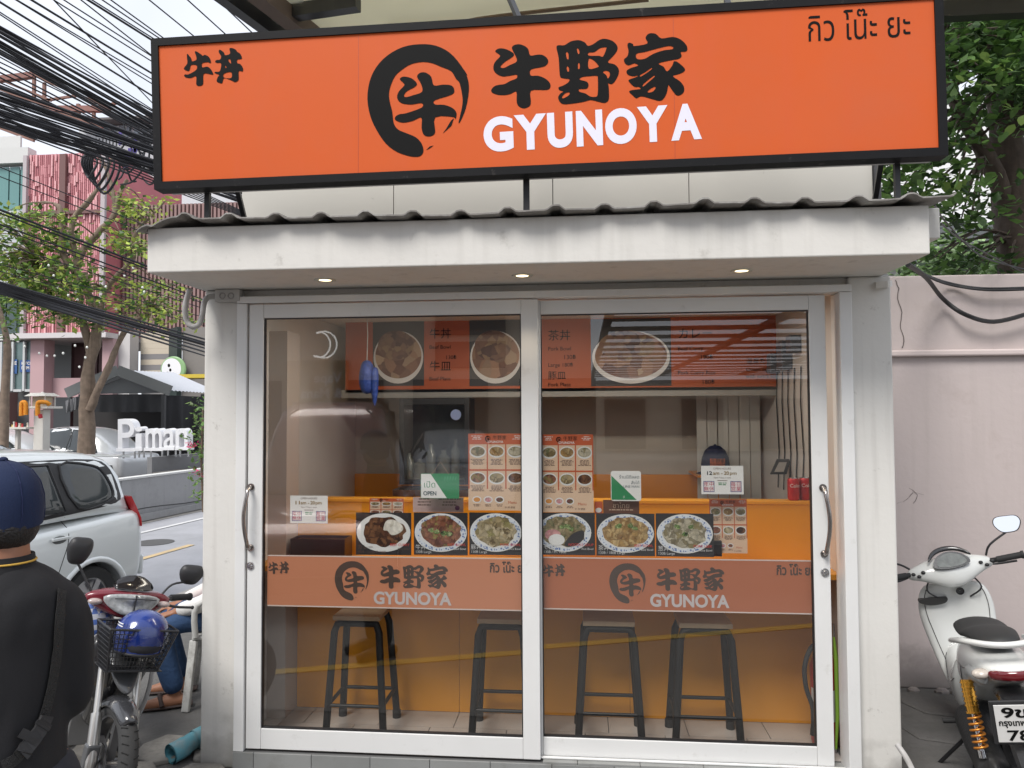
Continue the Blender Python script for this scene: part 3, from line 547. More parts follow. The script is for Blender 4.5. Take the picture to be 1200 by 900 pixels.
# black tray
a, b = at(345,648,.36), at(408,630,.36); t = thing('black_tray', 'black rectangular cutlery tray on the counter at the left', 'tray', ((a.x+b.x)/2,.36,.9645))
mb = MB(); z0, z1 = .9648, at(370,630.5,.33).z
for (x0,x1,y0,y1) in ((a.x,b.x,.30,.306),(a.x,b.x,.424,.43),(a.x,a.x+.006,.3065,.4235),(b.x-.006,b.x,.3065,.4235)): mb.box(x0,x1,y0,y1,z0,z1)
mb.box(a.x+.0065,b.x-.0065,.3065,.4235,z0,z0+.006); mb.build('box', mat('tray_black', (.015,.013,.016), .18), t, bevel=.001)
mb = MB(); mb.box(a.x+.012,b.x-.012,.31,.42,z1-.03,z1-.012); mb.build('insert', mat('tray_inner', (.03,.02,.02), .3), t)
# ------------------------------------------------------------------ stools
def stool(c, w, d, h, lab, first=None):
    t = thing('bar_stool', lab, 'stool', (c[0],c[1],.12), group='black metal bar stools under the counter')
    sw, sd = w*.40, d*.42; z1 = .12+h; cx, cy = c[0], c[1]
    mb = MB(); mb.box(cx-sw-.004, cx+sw+.004, cy-sd, cy+sd, z1, z1+.024); mb.build('seat', mat('pale_wood_seat', (.42,.30,.19), .6, var=.15, vs=20), t, bevel=.004, smooth=30)
    for sx in (-1,1):
        for sy in (-1,1):
            mb = MB(); mb.tube([(cx+sx*sw*.55,cy+sy*sd*.85,z1-.014),(cx+sx*sw*.85,cy+sy*sd*.87,z1-.02),(cx+sx*sw*.98,cy+sy*sd*.9,z1-.06),(cx+sx*w/2,cy+sy*d/2,.135)], .0185, 12)
            lg = mb.build('leg', mat('stool_black', (.005,.005,.006), .45, spec=.3, var=.2, vs=20), t, smooth=50)
            mb = MB(); mb.tube([(cx+sx*w*.497,cy+sy*d*.497,.16),(cx+sx*w/2,cy+sy*d/2,.1205)], .0225, 12); mb.build('foot_cap', rubber, lg, smooth=50)
    zr = .12+h*.27; f = .5-(.5-.40)*.27
    for a, b in (((-1,-1),(1,-1)),((1,-1),(1,1)),((1,1),(-1,1)),((-1,1),(-1,-1))):
        mb = MB(); mb.tube([(cx+a[0]*w*f,cy+a[1]*d*f,zr),(cx+b[0]*w*f,cy+b[1]*d*f,zr)], .010, 8); mb.build('stretcher', MC['stool_black'], t, smooth=50)
    mb = MB()
    for sy in (-1,1): mb.tube([(cx-sw*.6,cy+sy*sd*.85,z1-.018),(cx+sw*.6,cy+sy*sd*.85,z1-.018)], .0165, 8)
    for sx in (-1,1): mb.tube([(cx+sx*sw*.7,cy-sd*.8,z1-.016),(cx+sx*sw*.7,cy+sd*.8,z1-.016)], .009, 8)
    mb.build('seat_frame', MC['stool_black'], t, smooth=50)
for (pl, pr, lab) in ((380,451,'black bar stool nearest the left door jamb, all four legs showing'),(551,622,'black bar stool half hidden behind the middle door post'),(676,754,'black bar stool just right of the middle door post'),(790,870,'black bar stool nearest the right door handle')):
    a, b = atz(pl,849+(pl-380)*.03,.12), atz(pr,851+(pr-450)*.03,.12); w = b.x-a.x-.02; y = .20
    cxx = (at(pl,851,.1).x+at(pr,851,.1).x)/2
    stool((cxx, .235), w*.98, .27, .575, lab)
# fire extinguisher behind the half-open right door
t = thing('fire_extinguisher', 'red fire extinguisher with black hose beside the right door', 'fire extinguisher', (1.17,.20,.12)); cx, cy = 1.165, .22
mb = MB(); mb.lathe([(.001,.122),(.055,.122),(.062,.14),(.062,.50),(.045,.55),(.018,.575),(.018,.60)], (cx,cy,0), n=28); mb.build('cylinder', mat('ext_red', (.42,.012,.012), .3, coat=.4), t, smooth=50)
mb = MB(); mb.box(cx-.02,cx+.02,cy-.02,cy+.02,.60,.625); mb.bar((cx,cy,.63),(cx-.02,cy-.10,.66),.016,.008); mb.bar((cx,cy,.615),(cx-.02,cy-.09,.615),.016,.008); mb.build('valve', plas, t, bevel=.002)
hp = [(cx-.02,cy,.61),(cx-.075,cy-.06,.60),(cx-.11,cy-.08,.52),(cx-.105,cy-.08,.42),(cx-.075,cy-.07,.33),(cx-.068,cy-.06,.25)]
mb = MB(); mb.tube(crom(hp,4,False), .011, 10); mb.build('hose', rubber, t, smooth=60)
mb = MB(); mb.tube([hp[-1],(cx-.068,cy-.06,.19)], [.012,.018], 10); mb.build('nozzle', plas, t, smooth=60)
mb = MB(); mb.lathe([(.0625,.25),(.0625,.40)], (cx,cy,0), n=14, a0=R(190), a1=R(350)); mb.build('sticker', mat('sticker_white', (.6,.6,.58), .5), t)
t = thing('green_umbrella', 'folded bright green umbrella leaning behind the extinguisher', 'umbrella', (1.20,.14,.12))
mb = MB(); mb.tube([(1.19,.13,.14),(1.2,.13,.3),(1.205,.15,.55),(1.2,.16,.66)], [.005,.010,.011,.005], 8); mb.build('canopy', mat('lime_cloth', (.25,.45,.05), .7), t, smooth=60)
mb = MB(); mb.tube([(1.19,.13,.1205),(1.19,.13,.14)], .005, 8); mb.tube([(1.2,.16,.66),(1.2,.165,.72)], .006, 8); mb.build('rod', steel, t)
# ================================================================== THINGS ON THE GLASS
cream = mat('menu_cream', (.66,.47,.33), .5, var=.05); redor = mat('menu_red', (.50,.10,.035), .5); whp = mat('paper_white', (.74,.73,.71), .5); grn = mat('sign_green', (.02,.22,.08), .45)
txg = mat('print_brown', (.12,.07,.05), .6); darkred = mat('stamp_red', (.45,.02,.08), .5); yel = mat('print_yellow', (.65,.42,.06), .5)
def sheet(name, lab, cat, x0, y0, x1, y1, Y, m, th=.0015, round_=0, group=None):
    a, b = at(x0,y1,Y), at(x1,y0,Y); c = ((a.x+b.x)/2, Y, a.z)
    c2 = (at((x0+x1)/2,(y0+y1)/2,Y).x)
    t = thing(name, lab, cat, c, group=group); w, h = b.x-a.x, b.z-a.z
    if round_:
        r = round_; pl = arc(w/2-r,h-r,r,0,90,5)+arc(-w/2+r,h-r,r,90,180,5)+arc(-w/2+r,r,r,180,270,5)+arc(w/2-r,r,r,270,360,5)
    else: pl = [(-w/2,0),(w/2,0),(w/2,h),(-w/2,h)]
    mb = MB(); mb.prism(pl, lambda u,v,k: (c[0]+u, Y+k, c[2]+v), 0, th); mb.build('board', m, t)
    return t, w, h, (lambda k: (lambda u, v: (c[0]+u, Y-.0004-.0003*k, c[2]+v)))
GY = .034      # inner face of the right door's glass; the left one is nearer
def gy(x): return -.012 if x < 625 else .032
foods = dict(dark=food('dark_stew', ((.03,.012,.008),(.09,.035,.02),(.20,.09,.04),(.05,.02,.01)), 55), red=food('glazed_beef', ((.10,.03,.02),(.25,.09,.05),(.38,.18,.10),(.16,.05,.05),(.30,.26,.08)), 60), pale=food('sliced_pork', ((.12,.08,.03),(.42,.33,.18),(.55,.47,.32),(.22,.17,.08),(.30,.27,.1)), 55), noodle=food('soba_soup', ((.30,.24,.12),(.18,.13,.05),(.45,.36,.22),(.1,.12,.04)), 60), onion=food('onion_beef', ((.45,.28,.10),(.28,.15,.05),(.58,.42,.2),(.2,.1,.04)), 60), leek=food('white_leek', ((.40,.36,.26),(.55,.5,.38),(.18,.15,.09),(.3,.25,.12)), 55))
greens = food('chopped_greens', ((.12,.25,.05),(.3,.42,.14),(.5,.55,.3)), 90); tomato = food('pink_ham', ((.55,.2,.22),(.62,.35,.33),(.5,.12,.2)), 50)
def micro(mb, x0, x1, z, fn, n, mi, rnd, h=.004, gap=.008):
    for k in range(n):
        w = (x1-x0)*rnd.uniform(.55,1)/2; c = (x0+x1)/2; u = c-w
        while u < c+w: l = rnd.uniform(.006,.02); mb.flat([[(u,z-k*gap),(min(u+l,c+w),z-k*gap),(min(u+l,c+w),z-k*gap+h),(u,z-k*gap+h)]], fn, mi); u += l+.003
def food_poster(x0, x1, kind, lab, l1, l2, y0=601, y1=650, plate=1, cut_=0):
    t, w, h, fl = sheet('food_poster', lab, 'poster', x0, y0, x1, y1, gy(x0), dark_ph, group='bowl photo posters on the door glass')
    r = random.Random(x0); mb = MB(); cx = -cut_; cz = h*.53; rx, rz = w*.485+cut_*.3, h*.455
    mats = [white_ch, blue_rim if plate else white_ch, foods[kind], greens, rice, tomato, dark_ph]
    bowl(mb, cx, cz, rx, rz, fl, (0,1,2), 1, r, 1.0)
    for _ in range(5 if kind != 'noodle' else 3):
        a = r.uniform(0,6.3); q = r.uniform(.1,.4); pts = [(cx+math.cos(a)*q*rx+rx*.16*r.uniform(.5,1)*math.cos(b*.7), cz+rz*.12+math.sin(a)*q*rz+rz*.16*r.uniform(.5,1)*math.sin(b*.7)) for b in range(9)]
        mb.flat([pts], fl(6+_*.2), {'pale':2,'dark':2}.get(kind,3) if _ > 1 else (3 if kind in ('red','noodle') else 2))
    if kind == 'dark': mb.flat([crom([(cx+rx*a, cz+rz*b) for a,b in ((.0,.15),(.1,.6),(.35,.68),(.62,.5),(.74,.2),(.55,-.05),(.3,-.12),(.15,.1))],3)], fl(8), 4)
    if kind == 'noodle':
        mb.flat([crom([(cx+rx*a, cz+rz*b) for a,b in ((.0,-.65),(.35,-.7),(.7,-.35),(.72,.1),(.45,.05),(.2,-.2))],3)], fl(7.5), 6)
        disc(mb, cx-rx*.42, cz-rz*.12, rx*.3, rz*.28, fl(8), 5); disc(mb, cx-rx*.28, cz-rz*.38, rx*.3, rz*.3, fl(8.3), 0)
    mb.build('bowl_photo', mats, t, fixn=False)
    mb = MB(); text_mb(mb, l1, fl(10), h*.13, -w*.47, h*.14, mi=0); text_mb(mb, l2, fl(10), h*.085, -w*.47, h*.045, mi=0)
    text_mb(mb, {'dark':'BEEF CURRY','red':'BEEF BOWL','pale':'PORK BOWL','noodle':'NOODLE SOUP','onion':'BEEF BOWL','leek':'PORK LEEK'}[kind], fl(10), h*.085, w*.47, h*.22, 'RIGHT', mi=1); text_mb(mb, 'Beef Bowl' if kind in ('red','onion') else 'Rice Bowl', fl(10), h*.07, w*.47, h*.13, 'RIGHT', mi=0)
    mb.build('lettering', [mat('print_white', (.6,.6,.6), .5) if kind != 'dark' else txg, mat('print_red', (.6,.05,.04), .5)], t, fixn=False)
food_poster(417,482,'dark','poster of a white plate of dark curry and rice, leftmost of the bowl photos','カレー','150฿ / Large P.190B',plate=0)
food_poster(485,548,'red','poster of a glazed beef bowl with chopped greens under the open sign','牛丼','130฿ Large')
food_poster(550,612,'pale','poster of a sliced pork bowl left of the middle door post','豚丼','130฿ Large')
food_poster(635,697,'noodle','poster of a noodle soup bowl with pink fish cake right of the middle door post','そば','130B / Pr. 180B',cut_=.02)
food_poster(699,767,'onion','poster of a golden onion beef bowl with brown border','茶丼','130B / 180B Large',y0=602,y1=651)
food_poster(769,836,'leek','poster of a pale leek bowl on grey, rightmost of the bowl photos','葱丼','130B Large',y0=602,y1=652)
def menu(x0, y0, x1, y1, lab, Y, rows=2):
    t, w, h, fl = sheet('menu_sheet', lab, 'menu', x0, y0, x1, y1, Y, cream, group='orange menu sheets'); r = random.Random(x0)
    mb = MB(); mb.flat([[(-w/2,h*.86),(w/2,h*.86),(w/2,h),(-w/2,h)]], fl(0), 0); g = w*.022
    for k in range(4): x = -w/2+(w-g)*k/3; mb.flat([[(x,0.28*h),(x+g,.28*h),(x+g,h*.86),(x,h*.86)]], fl(.5), 0)
    mb.flat([[(-w/2,.515*h),(w/2,.515*h),(w/2,.535*h),(-w/2,.535*h)]], fl(.7), 0)
    ks = ['noodle','onion','leek','red','pale','dark']; bm_ = MB()
    for j in range(2):
        for i in range(3):
            cx = -w/2+w*(i+.5)/3; cz = h*(.765-.345*j); disc(bm_, cx, cz, w*.145, h*.08, fl(1), 0); disc(bm_, cx, cz+.001, w*.125, h*.062, fl(2), 1+j*3+i)
            micro(mb, cx-w*.13, cx+w*.13, cz-h*.105, fl(1), 5, 1, r, h*.008, h*.016)
    for i in range(3): cx = -w/2+w*(.15+.2*i); disc(bm_, cx, h*.14, w*.08, h*.045, fl(1), 0); disc(bm_, cx, h*.14, w*.06, h*.03, fl(2), (7,8,4)[i]); micro(mb, cx-w*.07, cx+w*.07, h*.07, fl(1), 2, 1, r, h*.008, h*.016)
    micro(mb, -w*.45, -w*.25, h*.965, fl(1), 3, 3, r, h*.008, h*.02); micro(mb, w*.28, w*.47, h*.965, fl(1), 3, 3, r, h*.008, h*.02)
    text_mb(mb, 'Menu', fl(2), h*.05, w*.2, h*.09, mi=0); text_mb(mb, '牛 丼 野家', fl(2), h*.03, w*.14, h*.03, mi=1)
    text_mb(mb, '牛野家', fl(2), h*.062, -w*.07, h*.925, mi=2); text_mb(mb, 'GYUNOYA', fl(2), h*.042, -w*.16, h*.878, bold=.02, mi=3)
    sc = w*.12/.66*.9
    for k_, g_ in enumerate(GLYPHS['logo'][:2]): mb.flat([[(-w*.12+(u+.32)*sc*1.4, h*.945+(v-.085)*sc*1.4) for u,v in l] for l in g_], fl(2+k_*.2), 2)
    mb.build('print', [redor, txg, signblk, whp], t, fixn=False)
    bm_.build('bowl_photos', [white_ch]+[foods[k] for k in ks]+[mat('egg_yolk',(.6,.25,.05)), tomato], t, fixn=False)
menu(549,508,615,598,'tall orange menu sheet left of the middle door post', -.012)
menu(634,509,695,600,'tall orange menu sheet right of the middle door post', .032)
menu(832,585,875,648,'small orange menu sheet at the right behind the pale bowl poster', .12)
menu(433,584,473,612,'low wide menu sheet behind the dark curry poster', .10)
t, w, h, fl = sheet('promo_card', 'pinkish food photo card hanging below the green open sign', 'card', 484, 583, 543, 600, .06, mat('card_pink', (.5,.36,.34), .5, var=.3, vs=20))
mb = MB(); r = random.Random(1); micro(mb, -w*.45, -w*.1, h*.85, fl(1), 3, 0, r, h*.08, h*.2); micro(mb, 0, w*.45, h*.85, fl(1), 3, 0, r, h*.08, h*.2); disc(mb, w*.38, h*.3, h*.16, h*.16, fl(1), 1); mb.build('print', [txg, mat('plum', (.15,.05,.12))], t, fixn=False)
t, w, h, fl = sheet('tea_card', 'dark brown Thai tea card under the green and white sticker', 'card', 707, 586, 749, 602, .06, mat('card_brown', (.12,.05,.03), .5))
mb = MB(); text_mb(mb, 'ชาไทย', fl(1), h*.5, 0, h*.42, 'CENTER', mi=0); micro(mb, -w*.4, w*.4, h*.25, fl(1), 1, 0, r, h*.08, h*.2); mb.build('print', [mat('print_sand', (.5,.35,.25))], t, fixn=False)
t, w, h, fl = sheet('red_card', 'small red leaflet tucked beside the brown tea card', 'card', 697, 588, 706, 602, .07, redor)
mb = MB(); disc(mb, 0, h*.3, w*.4, h*.2, fl(1), 0); mb.build('print', [white_ch], t, fixn=False)
t = thing('phone_box', 'small black box standing at the right end of the bowl posters', 'box', at(840,652,.2)); a, b = at(833,652,.1), at(846,634,.1); mb = MB(); mb.box(a.x,b.x,.1,.13,a.z,b.z); mb.build('case', plas, t, bevel=.002); mb = MB(); mb.box(a.x+.004,b.x-.004,.096,.0995,a.z+.006,b.z-.02); mb.build('front', mat('tray_black', (.015,.013,.016), .18), t)
def hours(x0, y0, x1, y1, t1, t2, lab):
    t, w, h, fl = sheet('hours_sign', lab, 'sign', x0, y0, x1, y1, gy(x0), whp, group='opening hours signs on the doors'); mb = MB()
    text_mb(mb, 'OPEN HOURS', fl(1), h*.10, 0, h*.87, 'CENTER', mi=0)
    word(mb, t1, fl(1), -w*.36, h*.68, w*.12, h*.13, 0, .03, mi=1 if x0 > 600 else 3); word(mb, 'am -', fl(1), -w*.22, h*.68, w*.23, h*.09, 0, .02, mi=3); word(mb, t2, fl(1), w*.04, h*.68, w*.12, h*.13, 0, .03, mi=3); word(mb, 'pm', fl(1), w*.18, h*.65, w*.16, h*.12, 0, .02, mi=3)
    text_mb(mb, 'Open 7 Days a week', fl(1), h*.07, 0, h*.56, 'CENTER', mi=0)
    for cx, s1, s2 in ((-w*.32,'年中','無休'), (w*.32,'毎日','営業')):
        q = w*.13; o_ = [(cx-q,h*.08),(cx+q,h*.08),(cx+q,h*.08+2*q),(cx-q,h*.08+2*q)]; i_ = [(cx-q*.88,h*.08+q*.12),(cx+q*.88,h*.08+q*.12),(cx+q*.88,h*.08+q*1.88),(cx-q*.88,h*.08+q*1.88)]
        mb.flat([o_, i_], fl(1), 4); text_mb(mb, s1, fl(1), q*.95, cx, h*.08+q*1.1, 'CENTER', mi=2); text_mb(mb, s2, fl(1), q*.95, cx, h*.08+q*.22, 'CENTER', mi=2)
    mb.flat([[(-w*.12,h*.47),(w*.12,h*.47),(w*.12,h*.49),(-w*.12,h*.49)]], fl(1), 0); micro(mb, -w*.1, w*.1, h*.38, fl(1), 2, 5, random.Random(2), h*.03, h*.06)
    mb.build('print', [txg, signblk, darkred, mat('bronze_print', (.25,.17,.06)), mat('stamp_frame', (.12,.1,.25)), grn], t, fixn=False)
hours(340,581,384,613,'11','20','white opening hours sign at the left of the doors, above the black tray')
hours(822,546,871,579,'12','20','white opening hours sign below the navy cap')
# green and white OPEN hanger (mascot left out)
t, w, h, fl = sheet('open_sign', 'green and white hanging sign reading open in front of the dark cabinet', 'sign', 493, 555, 538, 584, -.012, grn, round_=.006)
mb = MB(); mb.flat([[(-w*.5+.002,.002),(w*.18,.002),(-w*.24,h-.002),(-w*.5+.002,h-.002)]], fl(1), 0); text_mb(mb, 'เปิด', fl(2), h*.34, -w*.43, h*.44, mi=1); word(mb, 'OPEN', fl(2), -w*.43, h*.12, w*.34, h*.17, 0, .03, mi=2)
for k in range(5): mb.flat([[(w*(.1+.07*k),h*.75),(w*(.13+.07*k),h*.72),(w*(.16+.07*k),h*.86),(w*(.13+.07*k),h*.9)]], fl(1), 3)
mb.build('print', [whp, grn, mat('navy_print', (.02,.06,.07)), mat('mid_green', (.06,.32,.15))], t, fixn=False)
mb = MB(); a, b, c = at(506,556,-.012), at(526,556,-.012), at(516,541,-.012); mb.tube([a,c,b], .0012, 5); mb.build('cord', mat('cord_brown', (.3,.22,.15)), t)
t, w, h, fl = sheet('delivery_sticker', 'green and white rounded delivery sticker right of the tall menu', 'sticker', 716, 552, 751, 587, .031, whp, round_=.012)
mb = MB(); mb.flat([[(-w*.48,h*.04),(w*.35,h*.04),(-w*.48,h*.85)]], fl(1), 0); text_mb(mb, 'ร้านมีดีลลด', fl(1), h*.15, w*.45, h*.75, 'RIGHT', mi=1); text_mb(mb, 'สั่งได้', fl(1), h*.14, w*.45, h*.56, 'RIGHT', mi=1); text_mb(mb, 'LINE MAN', fl(1), h*.12, w*.45, h*.44, 'RIGHT', mi=1)
text_mb(mb, 'ดี', fl(2), h*.1, -w*.1, h*.1, mi=2); mb.build('print', [grn, mat('navy_print', (.02,.06,.07)), whp], t, fixn=False)
# orange bands on the door glass
bandm = mat('band_orange', (.55,.22,.12), .5, var=.03, vs=2); bandk = mat('band_dark', (.075,.05,.04), .5); bandw = mat('band_white', (.55,.50,.50), .5); edgew = mat('band_edge', (.66,.55,.50), .5)
def band(x0, x1, lcx, lcy, tx, thx, lab, m):
    Y = gy(x0); a, b = at(x0,649+(x0-313)*.0156,Y), at(x1,709.5+(x1-313)*.0203,Y); z0, z1 = .797, 1.049
    t = thing('glass_banner', lab, 'banner', ((a.x+b.x)/2,Y,z0), group='orange banners across the doors')
    mb = MB(); mb.box(a.x,b.x,Y,Y+.001,z0,z1); mb.build('film', m, t)
    fn = lambda k: (lambda u, v: (u, Y-.0006-.0003*k, v)); mb = MB()
    mb.flat([[(a.x,z0),(b.x,z0),(b.x,z0+.006),(a.x,z0+.006)]], fn(0)); mb.flat([[(a.x,z1-.006),(b.x,z1-.006),(b.x,z1),(a.x,z1)]], fn(0)); mb.build('edge', edgew, t, fixn=False)
    # scale of the sign's lettering on the band
    s = .40; c = at(lcx, lcy, Y); u0, v0 = .0, .02
    u0 = sum(p[0] for g in GLYPHS['logo'][:1] for l in g for p in l)/len(GLYPHS['logo'][0][0]); v0 = sum(p[1] for g in GLYPHS['logo'][:1] for l in g for p in l)/len(GLYPHS['logo'][0][0])
    mb = MB()
    for k, g in enumerate(GLYPHS['logo']): mb.flat([[(c.x+(p[0]-u0)*s, c.z+(p[1]-v0)*s) for p in l] for l in g], fn(1+k*.1))
    e = at(tx, lcy-5, Y); us = [p[0] for g in GLYPHS['main'] for l in g for p in l]; vs_ = [p[1] for g in GLYPHS['main'] for l in g for p in l]
    s2 = (at(tx+80,lcy,Y).x-e.x)/(max(us)-min(us))
    for k, g in enumerate(GLYPHS['main']): mb.flat([[(e.x+(p[0]-min(us))*s2, e.z+(p[1]-(max(vs_)+min(vs_))/2)*s2) for p in l] for l in g], fn(1+k*.1))
    us = [p[0] for g in GLYPHS['small'] for l in g for p in l]; vs_ = [p[1] for g in GLYPHS['small'] for l in g for p in l]; e2 = at(x0+1, lcy-15, Y)
    for k, g in enumerate(GLYPHS['small']): mb.flat([[(e2.x+(p[0]-min(us))*s, e2.z+(p[1]-(max(vs_)+min(vs_))/2)*s) for p in l] for l in g], fn(1+k*.1))
    q = at(thx, lcy-9, Y); word(mb, 'กิว โน๊ะ ยะ', fn(1), q.x, q.z, at(thx+42,600,Y).x-q.x, .055)
    mb.build('lettering', bandk, t, fixn=False)
    mb = MB(); q = at(tx-7, lcy+28, Y); word(mb, 'GYUNOYA', fn(1), q.x, q.z, at(tx+84,600,Y).x-q.x, .062, 0, .035); mb.build('roman_lettering', bandw, t, fixn=False)
band(313.5, 612.5, 413, 680, 445, 574, 'orange banner with brush lettering across the left door glass', bandm)
band(635.5, 951.5, 736, 683, 769, 910, 'orange banner with brush lettering across the right door glass', mat('band_red', (.42,.14,.07), .5, var=.03, vs=2))
# ================================================================== GROUND, ROAD
T = V((.105,.9945,0)); N = V((.9945,-.105,0)); O0 = V((-6.0,6.3,0))
def rd(u, v, z): return O0+N*u+T*v+V((0,0,z))      # u across the road (+ towards the shop), v along it
gm = mat('earth', (.12,.115,.105), .95, var=.2, vs=.5)
mb = MB(); mb.box(-400,400,-400,600,-.40,-.30); struct('ground', mb, gm)
road = mat('asphalt', (.36,.365,.39), .85, var=.12, vs=1.2, bump=.6, bs=90, dirt=(.27,.275,.29), ds=1.3, dth=(.45,.75))
mb = MB()
mb.add([rd(-2.3,-60,-.25), rd(2.35,-60,-.25), rd(2.35,60,-.25), rd(-2.3,60,-.25)], [(0,1,2,3)]); struct('road', mb, road)
mb = MB(); mb.add([rd(-3.4,-60,-.245), rd(-2.3,-60,-.245), rd(-2.3,60,-.245), rd(-3.4,60,-.245)], [(0,1,2,3)]); struct('road_shoulder', mb, mat('shoulder', (.36,.34,.31), .9, var=.15, vs=2, bump=.4))
ly = mat('road_paint_yellow', (.62,.47,.26), .7, var=.15, vs=6, dirt=(.3,.28,.25), ds=7, dth=(.5,.75)); lw = mat('road_paint_white', (.62,.62,.62), .7, var=.12, vs=5)
rp = struct('road_marking', MB().add([rd(-1.68,-60,-.24), rd(-1.57,-60,-.24), rd(-1.57,60,-.24), rd(-1.68,60,-.24)], [(0,1,2,3)]), lw)
for k in range(-9, 8):
    v = -1.2+k*4.2; MB().add([rd(-.12,v,-.241), rd(-.0,v,-.241), rd(-.0,v+2.2,-.241), rd(-.12,v+2.2,-.241)], [(0,1,2,3)]).build('yellow_dash', ly, rp)
c = atz(185,640-5,-.25)
mb = MB(); c = atz(180,636,-.25); mb.lathe([(.001,-.243),(.30,-.243),(.30,-.247)], (c.x,c.y,0), n=24); tag(mb.build('manhole_cover', mat('cast_iron', (.09,.09,.09), .7, bump=.6), smooth=30), 'dark round manhole cover in the road beyond the van', 'manhole cover')
# pavement on the shop's side
pave = mat('pavement_concrete', (.125,.12,.115), .9, var=.2, vs=1.5, bump=1, bs=18, dirt=(.09,.088,.082), ds=2.2, dth=(.42,.6))
a, b = rd(2.5,-60,0), rd(2.5,60,0)
mb = MB(); mb.add([(a.x,a.y,0),(60,a.y,0),(60,b.y,0),(b.x,b.y,0),(a.x,a.y,-.35),(60,a.y,-.35),(60,b.y,-.35),(b.x,b.y,-.35)], [(0,1,2,3),(4,7,6,5),(0,4,5,1),(1,5,6,2),(2,6,7,3),(3,7,4,0)]); pv = struct('pavement', mb, pave)
for k in range(-12, 22):
    p, q = rd(2.42,k*1.0+.004,-.06), rd(2.42,k*1.0+.996,-.06); mb = MB(); mb.bar(p, q, .15, .13); mb.build('kerb_stone', mat('kerb_concrete', (.33,.32,.30), .85, var=.15, vs=3, bump=.6), pv, bevel=.012)
rnd = random.Random(5)
def slab(pts, h):     # broken paving piece
    mb = MB(); cx = sum(p[0] for p in pts)/len(pts); cy = sum(p[1] for p in pts)/len(pts)
    mb.loft([[V((x,y,.001)) for x,y in pts], [V((x,y,h)) for x,y in pts], [V((cx+(x-cx)*.93,cy+(y-cy)*.93,h+.006)) for x,y in pts]]); return mb
for i in range(4):
    for j in range(3):
        x, y = -3.0+i*.33+rnd.uniform(-.02,.02), -.70+j*.33+rnd.uniform(-.02,.02)
        if x > -1.99: continue
        n = 7; pts = [(x+.165+.17*math.cos(2*math.pi*k/n+.3)*rnd.uniform(.8,1.05), y+.165+.17*math.sin(2*math.pi*k/n+.3)*rnd.uniform(.8,1.05)) for k in range(n)]
        slab(pts, .018+rnd.uniform(0,.02)).build('broken_slab', mat('slab_grey', (.24,.225,.20), .9, var=.3, vs=5, bump=1, bs=25, dirt=(.1,.095,.085), ds=5, dth=(.45,.65)), pv, bevel=.004)
for i in range(5):
    x, y = 1.5+rnd.uniform(0,.9), -.4+i*.38; n = 8; pts = [(x+.2+.24*math.cos(2*math.pi*k/n)*rnd.uniform(.8,1.15), y+.2*math.sin(2*math.pi*k/n)*rnd.uniform(.8,1.15)) for k in range(n)]
    slab(pts, .004).build('broken_slab', pave, pv)
mb = MB(); mb.add([(rd(2.5,-40,0).x,-45,.004),(14,-45,.004),(14,-.75,.004),(-2.7,-.75,.004)], [(0,1,2,3)]); struct('forecourt', mb, mat('lane_asphalt', (.20,.195,.185), .85, var=.12, vs=1.2, bump=.5, bs=20))
a, b = V((-1.96,-1.4,.008)), V((1.94,-2.7,.008)); d = (b-a).normalized(); nn = V((-d.y,d.x,0))*.05; struct('lane_line', MB().add([a-d*.3-nn, b+d*6-nn, b+d*6+nn, a-d*.3+nn], [(0,1,2,3)]), mat('lane_yellow', (.62,.42,.10), .7, var=.15, vs=6))
# blue pipe end on the ground
t = thing('pvc_pipe', 'blue plastic drain pipe elbow on the ground by the left pillar', 'pipe', atz(215,880,0)); g = atz(200,884,.055); g2 = atz(238,866,.06)
pp = [g, g+(g2-g)*.35+V((0,0,.004)), g+(g2-g)*.62+V((0,.03,.01)), g2+V((0.02,.03,.02)), V((-1.91,g2.y+.05,.09))]
mb = MB(); q = crom([tuple(p) for p in pp], 5, False); mb.tube(q, .045, 18, cap=False); mb.tube(q, .038, 18, cap=False); mb.tube(q[:7], .050, 18, cap=False); mb.tube(q[10:14], .050, 18, cap=False); mb.build('elbow', mat('pvc_blue', (.10,.30,.36), .4, var=.15, vs=14, dirt=(.25,.27,.26), ds=9, dth=(.5,.7)), t, smooth=50)
# ================================================================== right side: compound wall
WY = 1.36
wallm = mat('pinkish_render', (.53,.46,.445), .88, var=.05, vs=2, bump=.2, bs=22, dirt=(.45,.38,.36), ds=4, dth=(.56,.75), dirt_low=((.15,.135,.125), .6), streak=(.46,.40,.38))
zt = at(1120,322,WY).z; cw = thing('compound_wall', 'tall pinkish rendered wall with a ledge, behind the white scooter', 'wall', (5,WY,0))
mb = MB(); mb.box(1.438, 12, WY, WY+.22, 0, zt); mb.build('wall_panel', wallm, cw, bevel=.01)
zl = at(1120,413,WY-.03).z; mb = MB(); mb.box(1.44, 12, WY-.04, WY-.002, zl-.022, zl+.018); mb.build('ledge', mat('ledge_render', (.62,.53,.51), .85, var=.06, vs=3), cw, bevel=.01)
crk = [(1049,328),(1053,338),(1052,350),(1057,366),(1055,380),(1059,395),(1057,408)]
def crack(pts, Y, w, parent):
    mb = MB(); P = [at(x+rnd.uniform(-.8,.8),y,Y) for x,y in crom(pts,3,False)]
    mb.add([p+V((s*w*rnd.uniform(.5,1.2),0,0)) for p in P for s in (-1,1)], [(2*i,2*i+1,2*i+3,2*i+2) for i in range(len(P)-1)]); mb.build('crack', mat('crack_dark', (.10,.085,.08), 1), parent)
crack(crk, WY-.003, .003, cw); crack([(1051,590),(1062,586),(1070,577),(1082,580)], WY-.003, .002, cw); crack([(1066,572),(1075,580),(1070,590)], WY-.003, .002, cw)
